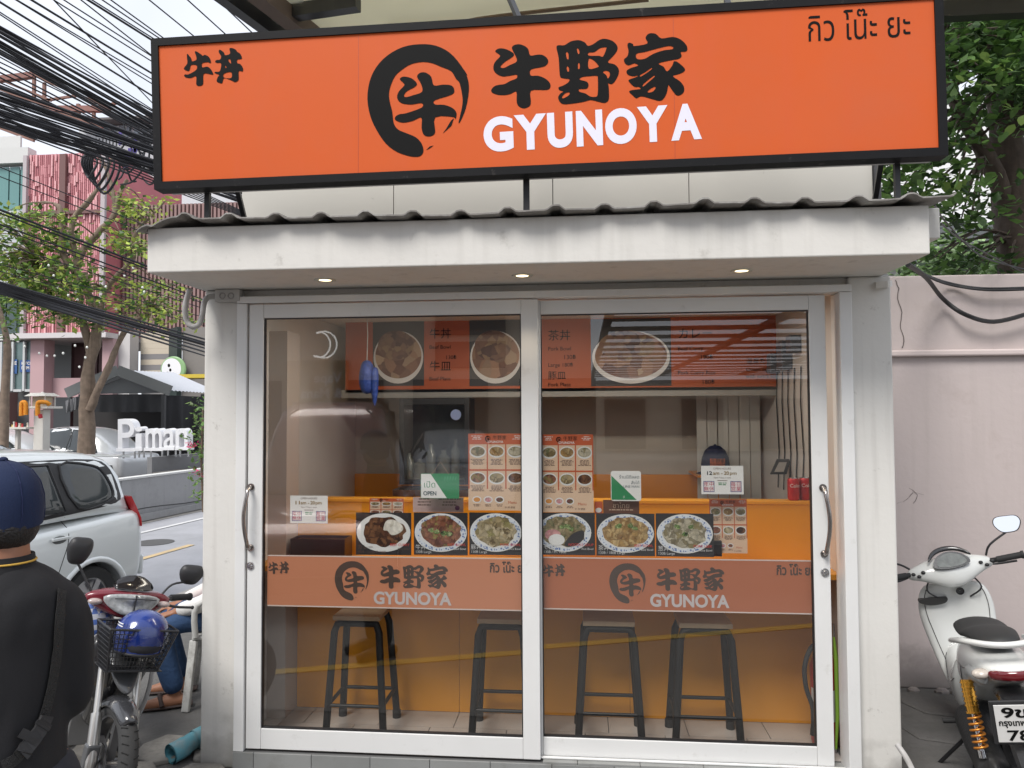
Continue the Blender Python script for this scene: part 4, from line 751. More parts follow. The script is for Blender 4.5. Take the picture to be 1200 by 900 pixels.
for i in range(14):     # crumbled plaster along the wall foot
    x = 1.5+rnd.uniform(0,1.6); mb = MB(); mb.ell((x, WY-.03-rnd.uniform(0,.06), .01), (rnd.uniform(.02,.07),.03,rnd.uniform(.015,.04)), 7, 5); mb.build('rubble', wallm, cw)
def wire(name, pts, r, lab, Y=None, m=plas, cat='cable', group=None, D=None):
    P = [tuple(at(x,y,Yq) if D is None else atd(x,y,Yq)) for x,y,Yq in pts]; c = P[0]
    mb = MB(); mb.tube(crom(P,6,False), r, 6); o = mb.build(name, m, None, loc=c, smooth=60); return tag(o, lab, cat, group)
wire('wall_cable', [(1062,308,.3),(1072,316,.9),(1105,330,1.3),(1150,338,1.3),(1210,337,1.3)], .009, 'pair of black cables running level along the wall top')
wire('wall_cable', [(1062,306,.3),(1080,320,.9),(1110,333,1.28),(1155,340,1.28),(1210,339,1.28)], .007, 'thin black cable just under the level cables on the wall')
wire('wall_cable', [(1064,310,.3),(1085,325,.9),(1105,350,1.28),(1130,368,1.28),(1165,377,1.28),(1210,366,1.28)], .014, 'thick black cable sagging low across the pinkish wall')
wire('thin_wire', [(1095,240,-.3),(1110,262,.6),(1150,300,1.2),(1210,318,1.6)], .005, 'thin wire from the eave corner to the tree')
wire('thin_wire', [(1103,262,-.3),(1125,280,.6),(1165,302,1.2),(1210,325,1.6)], .004, 'second thin wire below the eave corner running right')
wire('grey_hose', [(1051,872,-.1),(1062,888,-.15),(1070,905,-.3),(1074,925,-.4)], .012, 'grey hose end on the ground beside the right pillar', m=mat('conduit_grey', (.42,.41,.40)), cat='hose')
# white building behind the wall
wb = thing('white_building', 'plain white building seen through the tree beyond the wall', 'building', (8,14,0))
mb = MB(); mb.box(3,22,12,20,-.3,8.0); mb.build('wall', mat('bright_white_wall', (.78,.78,.77), .8, var=.03), wb)
z = at(1100,288,11.8).z
mb = MB(); mb.box(2.6,22,11.6,11.99,at(1100,310,11.6).z,at(1100,262,11.6).z); mb.build('canopy', mat('grey_canopy', (.12,.13,.135), .7), wb)
for i in range(3):
    mb = MB(); mb.box(4+i*4,6+i*4,11.94,11.998,.6,2.4); mb.build('window', mat('dark_window', (.04,.045,.05), .1), wb)
# ------------------------------------------------------------------ trees
def twigs(centers, parent, m_, r_, maxd):
    mb = MB(); k = 0
    for c in centers:
        b = min(BP, key=lambda p: (V(p)-V(c)).length_squared); b = V(b)
        if (b-V(c)).length > maxd: continue
        md = (b+V(c))/2+V((0,0,.12*(b-V(c)).length)); mb.tube(crom([tuple(b),tuple(md),tuple(c)],3,False), [r_,r_*.9,r_*.8,r_*.7,r_*.6,r_*.45,r_*.3], 5)
    if mb.v: o = mb.build('twigs', m_, parent, smooth=60); o['kind'] = 'stuff'
def tube_r(pts, r0, r1): n = len(pts); return [r0+(r1-r0)*i/(n-1) for i in range(n)]
BP = []
def branch(mb, pts, r0, r1, n=9): BP.extend(crom([tuple(p) for p in pts], 3, False)[4:]); q = crom([tuple(p) for p in pts], 3, False); mb.tube(q, [r*random.Random(i).uniform(.92,1.08) for i, r in enumerate(tube_r(q,r0,r1))], n)
tr = thing('leafy_tree', 'dark leafy tree with a forked trunk behind the pinkish wall', 'tree', (at(1190,320,2.6).x,2.6,0)); Y = 2.6
mb = MB()
g = at(1198,320,Y); g.z = 0
branch(mb, [g, at(1196,330,Y), at(1190,250,Y), at(1183,190,Y), at(1178,130,Y), at(1190,60,Y), at(1200,-60,Y)], .17, .09, 12)
branch(mb, [at(1185,260,Y), at(1165,205,Y-.1), at(1135,145,Y-.2), at(1115,105,Y-.2), at(1100,60,Y-.3)], .075, .03)
branch(mb, [at(1180,190,Y), at(1165,130,Y+.1), at(1158,90,Y+.2), at(1150,10,Y+.3)], .07, .03)
branch(mb, [at(1186,170,Y), at(1205,120,Y-.2), at(1240,60,Y-.4), at(1300,10,Y-.4)], .08, .03)
mb.rough(.035,9,(1,1,.35)); mb.build('trunk', mat('dark_bark', (.10,.075,.06), .9, var=.5, vs=12, bump=1, bs=16, streak=(.03,.022,.018)), tr, smooth=60)
lm = [leafmat('leaf_green', (.11,.21,.05)), leafmat('leaf_dark', (.05,.10,.03)), leafmat('leaf_bright', (.24,.36,.09))]
r = random.Random(11); cc = []
def cl(x0,x1,y0,y1,Y0,Y1,n): return [at(r.uniform(x0,x1), r.uniform(y0,y1), r.uniform(Y0,Y1)) for _ in range(n)]
cc = cl(1080,1230,8,90,1.6,3.4,95)+cl(1100,1260,80,140,1.8,3.2,32)+cl(1020,1130,140,225,1.6,2.6,17)+cl(1020,1090,190,262,1.4,2.2,14)+cl(1100,1150,215,262,1.8,2.3,7)+cl(1070,1190,290,322,1.9,3.0,12)+cl(1100,1400,-120,30,1.5,4,60)+cl(1215,1500,30,250,2,4,60)
mb = MB(); leaf_cloud(mb, cc, 34, .085, .15, (0,0,1,1), r, .5); cr_ = mb.build('crown', lm, tr, fixn=False); cr_['kind'] = 'stuff'
twigs(cc, tr, MC['dark_bark'], .014, 1.3)
cc2 = cl(1105,1200,60,150,1.3,1.9,9)+cl(1030,1120,180,255,1.1,1.7,6)
meshes = []
for k in range(4):
    q = MB(); s = .085; pl_ = [(0,0),(.25,.28),(.55,.33),(.85,.18),(1,0),(.85,-.18),(.55,-.33),(.25,-.28)]
    q.add([(x*s,y*s,-.25*s*y*y*8*.1-(x*x)*s*.25+(.1*abs(y))*s) for x,y in pl_]+[(.5*s,0,.0)], [(i,(i+1)%8,8) for i in range(8)])
    o = q.build('leaf', [lm[(0,2,0,1)[k]]], None, fixn=False); o.parent = tr; meshes.append(o.data)
    c = r.choice(cc2); o.location = c+V((r.gauss(0,.1),r.gauss(0,.1),r.gauss(0,.08)))-OFF[tr.name]; o.rotation_euler = (r.uniform(-.6,.6),r.uniform(-.2,.9),r.uniform(0,6.3))
for k in range(250):
    o = bpy.data.objects.new('leaf', r.choice(meshes)); COL.objects.link(o); o.parent = tr; c = r.choice(cc2)
    o.location = c+V((r.gauss(0,.14),r.gauss(0,.12),r.gauss(0,.09)))-OFF[tr.name]; o.rotation_euler = (r.uniform(-.6,.6),r.uniform(-.2,.9),r.uniform(0,6.3)); o.scale = [r.uniform(.6,1.15)]*3
# bright bush beyond the wall
mb = MB(); r = random.Random(2); leaf_cloud(mb, [at(r.uniform(1075,1215), r.uniform(296,330), r.uniform(5,7)) for _ in range(60)], 30, .13, .22, (0,0,1), r); bs = mb.build('bush', [leafmat('leaf_lime', (.30,.42,.20)), lm[0]], None, loc=at(1150,330,6), fixn=False); tag(bs, 'bright green bush beyond the pinkish wall', 'bush')
# ================================================================== canopy over sign and pavement
ZC = 4.25; cn = thing('roof_canopy', 'cream corrugated sheet canopy on black steel beams above the orange sign', 'canopy', (0,.8,ZC))
def cz(px_, py_): return atz(px_, py_, ZC)
eL0, eL1 = cz(300,0), cz(345,35)
dirL = (eL1-eL0).normalized(); far = eL1+dirL*.12; near = eL0-dirL*.35; xr = 6.0
mb = MB(); nx = 90; secs = []
def edge_x(y): return near.x+(far.x-near.x)*(y-near.y)/(far.y-near.y)
n_y = 110; vs = []; fs = []
for j in range(n_y+1):
    y = near.y+(far.y-near.y)*j/n_y; z = ZC+.03*math.sin(j*math.pi*.5)+(.0)
    vs += [(edge_x(y)+.05, y, z), (xr, y, z)]
    if j: a = 2*j-2; fs.append((a,a+1,a+3,a+2))
mb.add(vs, fs); mb.build('roof_sheet', mat('cream_sheet', (.60,.58,.46), .6, var=.06, vs=1.5, dirt=(.25,.22,.16), ds=3.5, dth=(.6,.72)), cn, fixn=False)
_m = MC['cream_sheet']; _n = _m.node_tree; _b = _n.nodes['Principled BSDF']; _t = _n.nodes.new('ShaderNodeBsdfTranslucent'); _t.inputs[0].default_value = (.93,.91,.80,1); _x = _n.nodes.new('ShaderNodeMixShader'); _x.inputs[0].default_value = .97
_n.links.new(_b.outputs[0], _x.inputs[1]); _n.links.new(_t.outputs[0], _x.inputs[2]); _n.links.new(_x.outputs[0], _n.nodes['Material Output'].inputs[0])
for off, w, h, m_ in ((.0,.07,.16,'black'), (.16,.10,.1,'brown')):
    d = V((1,0,0))*off; mb = MB(); mb.bar(near+d+V((0,0,-.08)), far+d+V((0,0,-.08)), w, h); mb.build('edge_beam', blackm if m_ == 'black' else mat('brown_beam', (.10,.07,.055), .7, var=.2), cn)
b1, b2 = cz(420,5), cz(375,14)
a, b = cz(322,7), cz(420,-8); mb = MB(); mb.bar(a+V((0,0,-.06)), b+V((0,0,-.06)), .07, .08); mb.build('cross_beam', blackm, cn)
a, b = cz(520,28), cz(600,8)
mb = MB(); mb.tube(crom([tuple(cz(x,y)+V((0,0,-.05))) for x,y in ((455,24),(520,22),(560,13),(640,3),(760,-10))],4,False), .012, 6); mb.build('pipe', mat('rusty_pipe', (.16,.11,.07), .8), cn)
a, b = at(1100,14,.9), at(1260,8,.9); mb = MB(); mb.bar(at(1050,16,far.y-.05)+V((0,0,0)), at(1300,4,far.y-.05), .08, .10); mb.build('fascia_beam', blackm, cn)
for x in (edge_x(far.y)+.1, 3.2, 5.6): mb = MB(); mb.box(x-.04,x+.04,far.y-.1,far.y-.02,0 if x > 3 else 2.6,ZC-.15); mb.build('post', blackm, cn)
# ================================================================== LEFT: barrier wall, planter, letters
grey = mat('barrier_concrete', (.33,.33,.335), .85, var=.12, vs=2, bump=.4, bs=20, streak=(.24,.24,.24), dirt=(.26,.26,.26), ds=2)
cap_ = mat('cap_light', (.62,.62,.60), .8, var=.08)
bw = thing('street_barrier', 'long low grey concrete planter wall along the far side of the road', 'wall', rd(-2.75,4,-.25))
for k in range(-4, 9):
    p, q = rd(-2.6,k*2.5+.006,.16), rd(-2.6,k*2.5+2.494,.16); mb = MB(); mb.bar(p, q, .16, .80); mb.build('panel', grey, bw, bevel=.01)
    mb = MB(); mb.bar(rd(-2.6,k*2.5+.006,.58), rd(-2.6,k*2.5+2.494,.58), .2, .035); mb.build('coping', cap_, bw)
    mb = MB(); mb.bar(rd(-2.50,k*2.5+.006,-.17), rd(-2.50,k*2.5+2.494,-.17), .10, .13); mb.build('footing', grey, bw, bevel=.01)
VS = 5.3
for k in range(0, 4):
    p, q = rd(-4.1,VS+k*4+.01,.2), rd(-4.1,VS+k*4+3.99,.2); mb = MB(); mb.bar(p, q, .12, 1.2); mb.build('rear_panel', mat('rear_panel_grey', (.20,.20,.205), .8, var=.08), bw)
    mb = MB(); mb.bar(rd(-3.35,VS+k*4,.42), rd(-3.35,VS+k*4+3.99,.42), 1.34, .1); mb.build('planter_bed', mat('soil', (.14,.13,.12), .95, bump=1), bw)
mb = MB(); mb.tube(crom([tuple(rd(-2.38,v,z)) for v,z in ((1,.0),(3,.02),(4.5,-.04),(6,.05),(8,.08),(12,.06))],4,False), .012, 6); tag(mb.build('barrier_cable', plas, None, loc=rd(-2.38,4,0), smooth=60), 'black cable lying along the foot of the barrier wall', 'cable')
# white block letters on the planter
D = 17.0
def lp(x, y): return atd(x, y, D)
lt = thing('letter_sign', 'big white block letters Piman standing on the planter wall', 'sign', lp(190,530))
wl = mat('letter_white', (.80,.80,.82), .4)
def letter(body, x0, x1, y0, y1):
    tm_ = MB(); cu = bpy.data.curves.new('t','FONT'); cu.body = body; cu.size = 1; cu.extrude = .12; cu.offset = .012; o = bpy.data.objects.new('t', cu); COL.objects.link(o); bpy.context.view_layer.update(); me = o.to_mesh()
    vs = [v.co.copy() for v in me.vertices]; fs = [tuple(p.vertices) for p in me.polygons]; o.to_mesh_clear(); bpy.data.objects.remove(o)
    ax, bx = min(v.x for v in vs), max(v.x for v in vs); ay, by = min(v.y for v in vs), max(v.y for v in vs); A, B, Cc = lp(x0,y1), lp(x1,y1), lp(x0,y0); ex = B-A; ez = Cc-A; n_ = ex.cross(ez).normalized()
    tm_.add([A+ex*((v.x-ax)/(bx-ax))+ez*((v.y-ay)/(by-ay))-n_*(v.z*1.2) for v in vs], fs)
    # slab serif foot
    tm_.bar(A-ex*.08+ez*.03, B+ex*.08+ez*.03, .32, .07); tm_.build('letter', wl, lt, smooth=35)
    for s in (.15,.85): mb = MB(); p = A+ex*s; mb.bar(p, p-V((0,0,.18)), .03, .03); mb.build('stand', steel, lt)
letter('P', 142, 161, 491, 528); letter('i', 162, 170, 500, 527); letter('m', 174, 193, 502, 527); letter('a', 195, 208, 502, 526); letter('n', 209, 223, 502, 526)
# bougainvillea on the corner
r = random.Random(9); t = thing('flower_bush', 'green shrub with pink flowers beside the left pillar edge', 'bush', atd(236,600,12))
mb = MB(); leaf_cloud(mb, [atd(r.gauss(237,6), y, r.uniform(11.7,12.4)) for y in range(470,585,4)], 12, .09, .09, (0,1), r); mb.build('foliage', [leafmat('leaf_lime2', (.16,.26,.06)), lm[0]], t, fixn=False)['kind'] = 'stuff'
mb = MB(); leaf_cloud(mb, [atd(x,y,11.8) for x,y in ((224,519),(228,521),(222,523),(231,552),(234,556))], 14, .05, .03, (0,), r); mb.build('flowers', [mat('flower_pink', (.6,.06,.16), .6)], t, fixn=False)['kind'] = 'stuff'
mb = MB(); mb.tube([atd(238,600,12),atd(236,540,12),atd(238,480,12)], .02, 6); mb.build('stem', wood_brown, t)
# ------------------------------------------------------------------ black gazebo with grey gable roof
gz = thing('gazebo', 'gazebo with grey gabled metal roof and black cloth sides', 'gazebo', atd(170,530,20)); D = 20
def gp(x, y, d=0): return atd(x, y, D+d)
mb = MB(); Rf, Rb = gp(138,434), gp(205,437,3.5)
L0, L1 = gp(78,461), gp(110,455,3.5); R0, R1 = gp(200,458), gp(262,462,3.5)
mb = MB(); mb.add([Rf,Rb,R1,R0],[(0,1,2,3)]); 
def slope(name, a, b, c, d, m_, n=16):
    mb = MB(); vs=[]; fs=[]
    for i in range(n*4+1):
        t_ = i/(n*4); h = .02*(1 if i%4 in (1,2) else 0); up = V((0,0,h)); vs += [a+(b-a)*t_+up, d+(c-d)*t_+up]
        if i: k = 2*i-2; fs.append((k,k+1,k+3,k+2))
    mb.add(vs, fs); mb.build(name, m_, gz, fixn=False)
rm = mat('grey_metal_roof', (.50,.52,.56), .4, var=.05); slope('roof_sheet', Rf, Rb, R1, R0, rm); slope('roof_sheet', Rf, Rb, L1, L0, rm)
for a, b in ((Rf,R0),(Rf,L0)): mb = MB(); mb.bar(a, b, .06, .28); mb.build('barge_board', mat('barge_grey', (.16,.165,.165), .7), gz)
mb = MB(); q = [gp(90,462),gp(190,460),Rf+V((0,0,-.2))]; mb.add([v+V((0,.15,0)) for v in q],[(0,1,2)]); mb.build('gable', mat('gable_grey', (.13,.135,.14), .7), gz)
def cloth(name, a, b, h0, h1, m_, n=60, amp=.07):
    mb = MB(); vs=[]; fs=[]; d = (b-a).normalized(); nn = V((-d.y,d.x,0)); rr = random.Random(4); ph = [rr.uniform(0,6) for _ in range(3)]
    for i in range(n+1):
        t_ = i/n; w = amp*(math.sin(t_*40+ph[0])*.5+math.sin(t_*17+ph[1])); p = a+(b-a)*t_
        for j in range(4): s = j/3; hh = h0+(h1-h0)*s; vs.append(p+nn*w*(s*.8+.2)+V((0,0,-(hh if not callable(hh) else hh(t_)))))
        if i:
            for j in range(3): k = (i-1)*4+j; fs.append((k,k+1,k+5,k+4))
    mb.add(vs, fs); return mb.build(name, m_, gz, fixn=False, smooth=60)
bc = mat('black_cloth', (.022,.022,.025), .8, var=.3, vs=3)
cloth('side_cloth', gp(94,462,.1), gp(191,462,.1), 0, .48, bc); cloth('side_cloth', gp(192,463,.1), gp(262,466,2.0), 0, 1.0, bc); cloth('awning', gp(76,470,.6), gp(95,463,.6), 0, .35, mat('grey_cloth', (.2,.2,.21), .8))
for x in (95,192,238): mb = MB(); p = gp(x,462); mb.bar(p, V((p.x,p.y,-.25)), .09, .09); mb.build('post', blackm, gz)
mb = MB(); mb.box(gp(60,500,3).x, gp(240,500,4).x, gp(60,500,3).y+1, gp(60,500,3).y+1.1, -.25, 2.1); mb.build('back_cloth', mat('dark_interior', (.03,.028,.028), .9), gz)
# spirit house
D = 16; t = thing('spirit_house', 'small white spirit house on a post hung with orange garlands', 'shrine', atd(49,527,D)); sw_ = mat('shrine_white', (.66,.63,.58), .7, var=.08, vs=12)
P = lambda x, y, d=0: atd(x, y, D+d)
c = P(49,510); mb = MB(); mb.box(c.x-.11,c.x+.11,c.y-.11,c.y+.11,-.25,P(49,480).z); mb.build('post', sw_, t, bevel=.01)
z = P(49,479).z; mb = MB(); mb.box(c.x-.30,c.x+.30,c.y-.24,c.y+.24,z,z+.05); mb.build('platform', sw_, t, bevel=.01)
mb = MB(); mb.box(c.x-.14,c.x+.14,c.y-.12,c.y+.12,z+.051,z+.26); mb.build('house', mat('shrine_tan', (.45,.38,.28), .7), t)
for sx in (-1,1):
    for sy in (-1,1): mb = MB(); mb.box(c.x+sx*.17-.012,c.x+sx*.17+.012,c.y+sy*.15-.012,c.y+sy*.15+.012,z+.051,z+.27); mb.build('column', sw_, t)
mb = MB(); zt_ = P(49,459).z; mb.loft([[V((c.x+a*w,c.y+b*w,h)) for a,b in ((-1,-1),(1,-1),(1,1),(-1,1))] for w,h in ((.24,z+.27),(.15,z+.34),(.05,zt_-.06),(.012,zt_))]); mb.build('roof', sw_, t)
og = mat('garland_orange', (.75,.28,.02), .7, var=.3, vs=40, bump=1)
for (xa,xb,dz) in ((-.27,-.22,.32),(.10,.16,.32)):
    mb = MB(); pts = [(c.x+xa,c.y-.26,z-.15),(c.x+xa,c.y-.26,z+.1),(c.x+(xa+xb)/2+.02,c.y-.26,z+.14)]+([(c.x+xb+.04,c.y-.26,z+.1),(c.x+xb+.05,c.y-.26,z-.13)] if xa < 0 else [(c.x+.28,c.y-.24,z+.13),(c.x+.32,c.y-.2,z+.08)]); mb.tube(crom(pts,5,False), .045, 8); mb.build('garland', og, t, smooth=60)
mb = MB(); mb.tube([(c.x+.15,c.y-.26,z-.12),(c.x+.17,c.y-.26,z-.2)], .04, 8); mb.build('garland', mat('garland_red', (.4,.02,.03), .7), t)
# offerings on the near car roof level ledge
t = thing('offering_table', 'white offering shelf with red and yellow trinkets beside the spirit house', 'table', P(24,516)); c = P(23,500); zz = P(23,500.5).z
mb = MB(); mb.box(c.x-.42,c.x+.30,c.y-.2,c.y+.2,zz-.04,zz); mb.build('table_top', sw_, t)
mb = MB(); mb.box(c.x-.06,c.x+.0,c.y-.05,c.y+.05,-.25,zz-.041); mb.build('leg', sw_, t)
rr = random.Random(3)
for k in range(12): mb = MB(); x = c.x-.36+k*.055; h = rr.uniform(.03,.12); mb.lathe([(.001,zz),(.022,zz),(.015,zz+h*.6),(.02,zz+h),(.001,zz+h)], (x,c.y-rr.uniform(0,.12),0), n=8); mb.build('figurine', [mat('trinket_red',(.5,.04,.05)),mat('trinket_yellow',(.65,.5,.15)),sw_][k%3], t)
# ------------------------------------------------------------------ street tree
D = 17.5; P = lambda x, y, d=0: atd(x, y, D+d)
BP.clear()
t = thing('street_tree', 'rough barked street tree with sparse yellow-green leaves and fairy lights', 'tree', V((P(102,527).x,P(102,527).y,-.25)))
g = P(101,527); g.z = -.25; mb = MB()
branch(mb, [g, P(102,500), P(103,450), P(106,425), P(112,395), P(115,372), P(104,345), P(98,320)], .185, .09, 12)
branch(mb, [P(108,425), P(100,385), P(93,345), P(88,300), P(84,260), P(100,240), P(118,215), P(132,185)], .10, .035)
branch(mb, [P(106,480,-.1), P(118,450,-.1), P(130,425), P(142,395), P(160,375), P(176,367)], .10, .04)
branch(mb, [P(115,385), P(120,350), P(135,325), P(150,310), P(165,290)], .08, .035)
branch(mb, [P(90,310), P(100,290), P(118,270), P(135,250), P(130,215), P(118,185)], .09, .04)
branch(mb, [P(88,320), P(75,300), P(72,270), P(70,245), P(62,238)], .09, .04)
branch(mb, [P(93,345), P(78,330), P(60,310), P(40,300)], .06, .025); branch(mb, [P(115,372), P(108,350), P(100,335)], .1, .05)
branch(mb, [P(135,250), P(142,225), P(150,210)], .06, .03); branch(mb, [P(150,310), P(160,270), P(175,255), P(190,240)], .05, .02)
mb.rough(.05,6,(1,1,.4)); mb.build('trunk', mat('street_bark', (.22,.165,.125), .95, var=.5, vs=9, bump=1, bs=12, streak=(.07,.05,.035)), t, smooth=60)
r = random.Random(21)
def c2(x0,x1,y0,y1,n,dd=1.2): return [P(r.uniform(x0,x1), r.uniform(y0,y1), r.uniform(-dd,dd)) for _ in range(n)]
SC = []
_lc = leaf_cloud
def leaf_cloud(mb, centers, *a, **k): SC.extend(centers); return _lc(mb, centers, *a, **k)
mb = MB(); leaf_cloud(mb, c2(-20,80,250,300,40)+c2(-20,60,300,355,56)+c2(35,108,310,380,52)+c2(60,110,270,320,8), 26, .16, .22, (0,0,1,2), r, .5); leaf_cloud(mb, c2(135,190,232,262,8)+c2(130,190,265,300,7)+c2(128,168,280,310,9)+c2(120,200,330,372,20)+c2(170,238,330,385,16), 22, .15, .2, (0,2,2,1), r, .5)
leaf_cloud(mb, [P(x,y) for x,y in ((142,225),(150,235),(155,245),(180,250),(195,235),(165,248),(120,385),(90,372))], 20, .14, .15, (2,), r, .5)
mb.build('crown', [leafmat('street_leaf', (.17,.27,.06)), leafmat('street_leaf_dark', (.06,.13,.03)), leafmat('street_leaf_yellow', (.42,.50,.10))], t, fixn=False)['kind'] = 'stuff'
leaf_cloud = _lc; twigs(SC, t, MC['street_bark'], .022, 3.0)
for (x, y) in ((57,311),(63,323),(68,337),(80,346),(89,342),(91,351),(84,360),(124,336),(156,314),(146,323),(169,342),(136,362),(125,371),(88,405),(102,407),(100,419),(93,430),(46,414),(55,417),(64,417),(74,414),(29,406),(21,400),(167,337)):
    c = P(x,y,-1.3); mb = MB(); mb.ell(c, (.024,.024,.03), 8, 6); mb.build('fairy_light', mat('bulb_white', (.8,.8,.76), .3), t, smooth=60)
t2 = thing('slender_tree', 'thin dark trunk at the far left edge in front of the shop windows', 'tree', atd(3,480,15)); mb = MB()
gg = atd(4,500,15); gg.z = -.25; branch(mb, [gg, atd(6,460,15), atd(9,410,15), atd(4,380,15), atd(-8,340,15)], .10, .04); mb.build('trunk', MC['street_bark'], t2, smooth=60)
mb = MB(); leaf_cloud(mb, [atd(r.uniform(-30,12), r.uniform(340,395), r.uniform(14.6,15.4)) for _ in range(16)], 20, .13, .2, (0,1), r); mb.build('crown', [MC['street_leaf_dark'], MC['street_leaf']], t2, fixn=False)['kind'] = 'stuff'
# ------------------------------------------------------------------ far buildings
D = 30
def FB(x, y, d=0): return atd(x, y, D+d)
ref = FB(115,400); YF = ref.y
def fx(x): return at(x, 400, YF).x
def fz(y, x=100): return at(x, y, YF).z
pk = thing('pink_building', 'pink building with brown slatted upper wall and shops below', 'building', (fx(70),YF,-.25))
pinkm = mat('pink_backing', (.52,.17,.19), .8, var=.12, vs=.6); 
mb = MB(); mb.box(fx(27),fx(117),YF+.3,YF+6,fz(393),fz(176)); mb.build('upper_wall', pinkm, pk)
slat_c = [mat('slat_pink',(.66,.30,.32),.6), mat('slat_pale_pink',(.72,.40,.41),.6), mat('slat_dark_pink',(.44,.16,.18),.6)]
r = random.Random(8); mb = MB(); x = fx(27)+.03; nz_ = 18; za, zb = fz(390), fz(178)
while x < fx(116):
    zs = [za+(zb-za)*k/nz_ for k in range(nz_+1)]; o_ = r.uniform(-.15,.15)
    for k in range(nz_): 
        a_, b_ = zs[k]+(o_ if k else 0), zs[k+1]+(o_ if k < nz_-1 else 0); m_i = r.choice((0,0,0,1,1,2)) if r.random() < .8 else 2
        mb.box(x, x+.055, YF+.10-(.06 if m_i == 1 else 0), YF+.24, a_, b_-.01, m_i)
    x += .085
mb.build('slat_panel', slat_c, pk)['kind'] = 'stuff'
for (x, w) in ((71,.26),(26.5,.16),(119,.18)): mb = MB(); mb.box(fx(x)-w/2,fx(x)+w/2,YF-.08,YF+.05,fz(392),fz(180)); mb.build('mullion', mat('mullion_brown', (.16,.08,.075), .6) if x == 71 else mat('mullion_pale', (.45,.40,.41), .6), pk)
for y in (250, ): mb = MB(); mb.box(fx(27),fx(70),YF-.03,YF+.06,fz(y)-.0,fz(y)+.14); mb.box(fx(72),fx(118),YF-.03,YF+.06,fz(y)-.0,fz(y)+.14); mb.build('transom', mat('mullion_brown', (.16,.08,.075), .6), pk)
mb = MB(); mb.box(fx(23),fx(133),YF-.5,YF+6,fz(397),fz(391)); mb.build('floor_slab', mat('slab_pale', (.60,.56,.56), .7), pk)
wallp = mat('pink_plaster', (.50,.33,.34), .85, var=.06, vs=.8)
for x0, x1 in ((36,52),(120,133)): mb = MB(); mb.box(fx(x0),fx(x1),YF,YF+.6,-.25,fz(397)-.01); mb.build('column', wallp, pk)
mb = MB(); mb.box(fx(52)+.01,fx(120)-.01,YF+.5,YF+.7,fz(465),fz(442)); mb.build('parapet', wallp, pk)
mb = MB(); mb.box(fx(52)+.01,fx(120)-.01,YF+1.6,YF+1.8,-.25,fz(397)-.01); mb.build('recess_wall', mat('deep_maroon', (.06,.025,.025), .7), pk)
for k in range(4): x0 = 58+k*15; mb = MB(); mb.box(fx(x0),fx(x0+13),YF+1.5,YF+1.59,fz(440),fz(402)); f_ = mb.build('window', mat('maroon_shutter', (.09,.045,.045), .5), pk)
for k in range(2): mb = MB(); mb.box(fx(62+k*26),fx(80+k*26),YF+1.4,YF+1.59,-.2,fz(478)); mb.build('door', mat('stall_dark', (.05,.035,.035), .6), pk)
bb = thing('brown_building', 'long brown ribbed building beyond the street tree', 'building', (fx(180),YF,-.25))
def ribbed(name, x0, x1, z0, z1, Y, m_, parent, step=.2, dpt=.07):
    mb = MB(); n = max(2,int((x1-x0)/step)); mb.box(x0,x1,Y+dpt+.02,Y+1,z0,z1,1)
    for k in range(n): xx = x0+(x1-x0)*k/n; mb.box(xx, xx+step*.55, Y, Y+dpt+.019, z0+.01, z1-.01, 0)
    o = mb.build(name, m_, parent); o['kind'] = 'stuff'; return o
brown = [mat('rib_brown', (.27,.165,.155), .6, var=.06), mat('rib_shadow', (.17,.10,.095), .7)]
ribbed('rib_panel', fx(121), fx(300), fz(388), fz(232), YF+1.2, brown, bb, .17)
for k in range(2): ribbed('rib_panel', fx(165)+k*.1, fx(300), fz(232)+.01, fz(222)+k*.3, YF+2.4+k*1.1, brown, bb, .17)
mb = MB(); mb.box(fx(133)+.02,fx(147),YF+.3,YF+.9,-.25,fz(388)); mb.build('column', mat('pale_column', (.55,.53,.52), .8), bb)
for k in range(8):
    y0_, y1_ = 438-k*6.5, 433-k*6.5; m_ = mat('beige_board', (.56,.49,.39), .7) if k != 3 and k != 1 else mat('grey_band', (.23,.22,.22), .6)
    mb = MB(); mb.box(fx(147)+.02,fx(193),YF+1.0,YF+1.3,fz(y0_+1.4),fz(y1_)); mb.build('board', m_, bb)
mb = MB(); mb.box(fx(147)+.02,fx(193),YF+1.1,YF+1.6,-.25,fz(440)); mb.build('lower_wall', mat('grey_band', (.23,.22,.22), .6), bb)
dg_ = mat('dark_green_front', (.035,.055,.05), .35, var=.1)
mb = MB(); A = [(fx(193),YF+.3),(fx(214),YF-.4),(fx(216),YF-.2),(fx(195),YF+.6)]; mb.prism(A, lambda x,y,h: (x,y,h), -.25, fz(386)); mb.build('shop_front', dg_, bb)
mb = MB(); mb.box(fx(216)+.01,fx(300),YF-.15,YF+.4,-.25,fz(386)); mb.build('grey_front', mat('warm_grey_front', (.20,.185,.175), .6, var=.05), bb)
c_ = V((fx(211),YF-.42,fz(435))); t = thing('round_shop_sign', 'round white and green shop sign on the dark green front', 'sign', c_)
mb = MB(); mb.lathe([(.001,-.08),(.48,-.08),(.52,-.05),(.52,0)], c_, 'y', 28); mb.build('disc', mat('sign_green_light', (.25,.42,.20), .4), t, smooth=30)
mb = MB(); f_ = lambda u, v: (c_.x+u, c_.y-.085, c_.z+v); disc(mb, -.06, .02, .40, .42, f_, 0); [mb.flat([crom([(cx_+.10*math.cos(a*1.25+p_)*q_, cz_+.13*math.sin(a*1.25+p_)*q_) for a in range(5)],3)], lambda u, v: (c_.x+u, c_.y-.09, c_.z+v), 1) for cx_, cz_, p_, q_ in ((-.16,.16,.3,.55),(-.10,-.02,1.1,.5),(-.22,-.14,2.0,.45))]; mb.build('print', [wl, signblk], t, fixn=False)
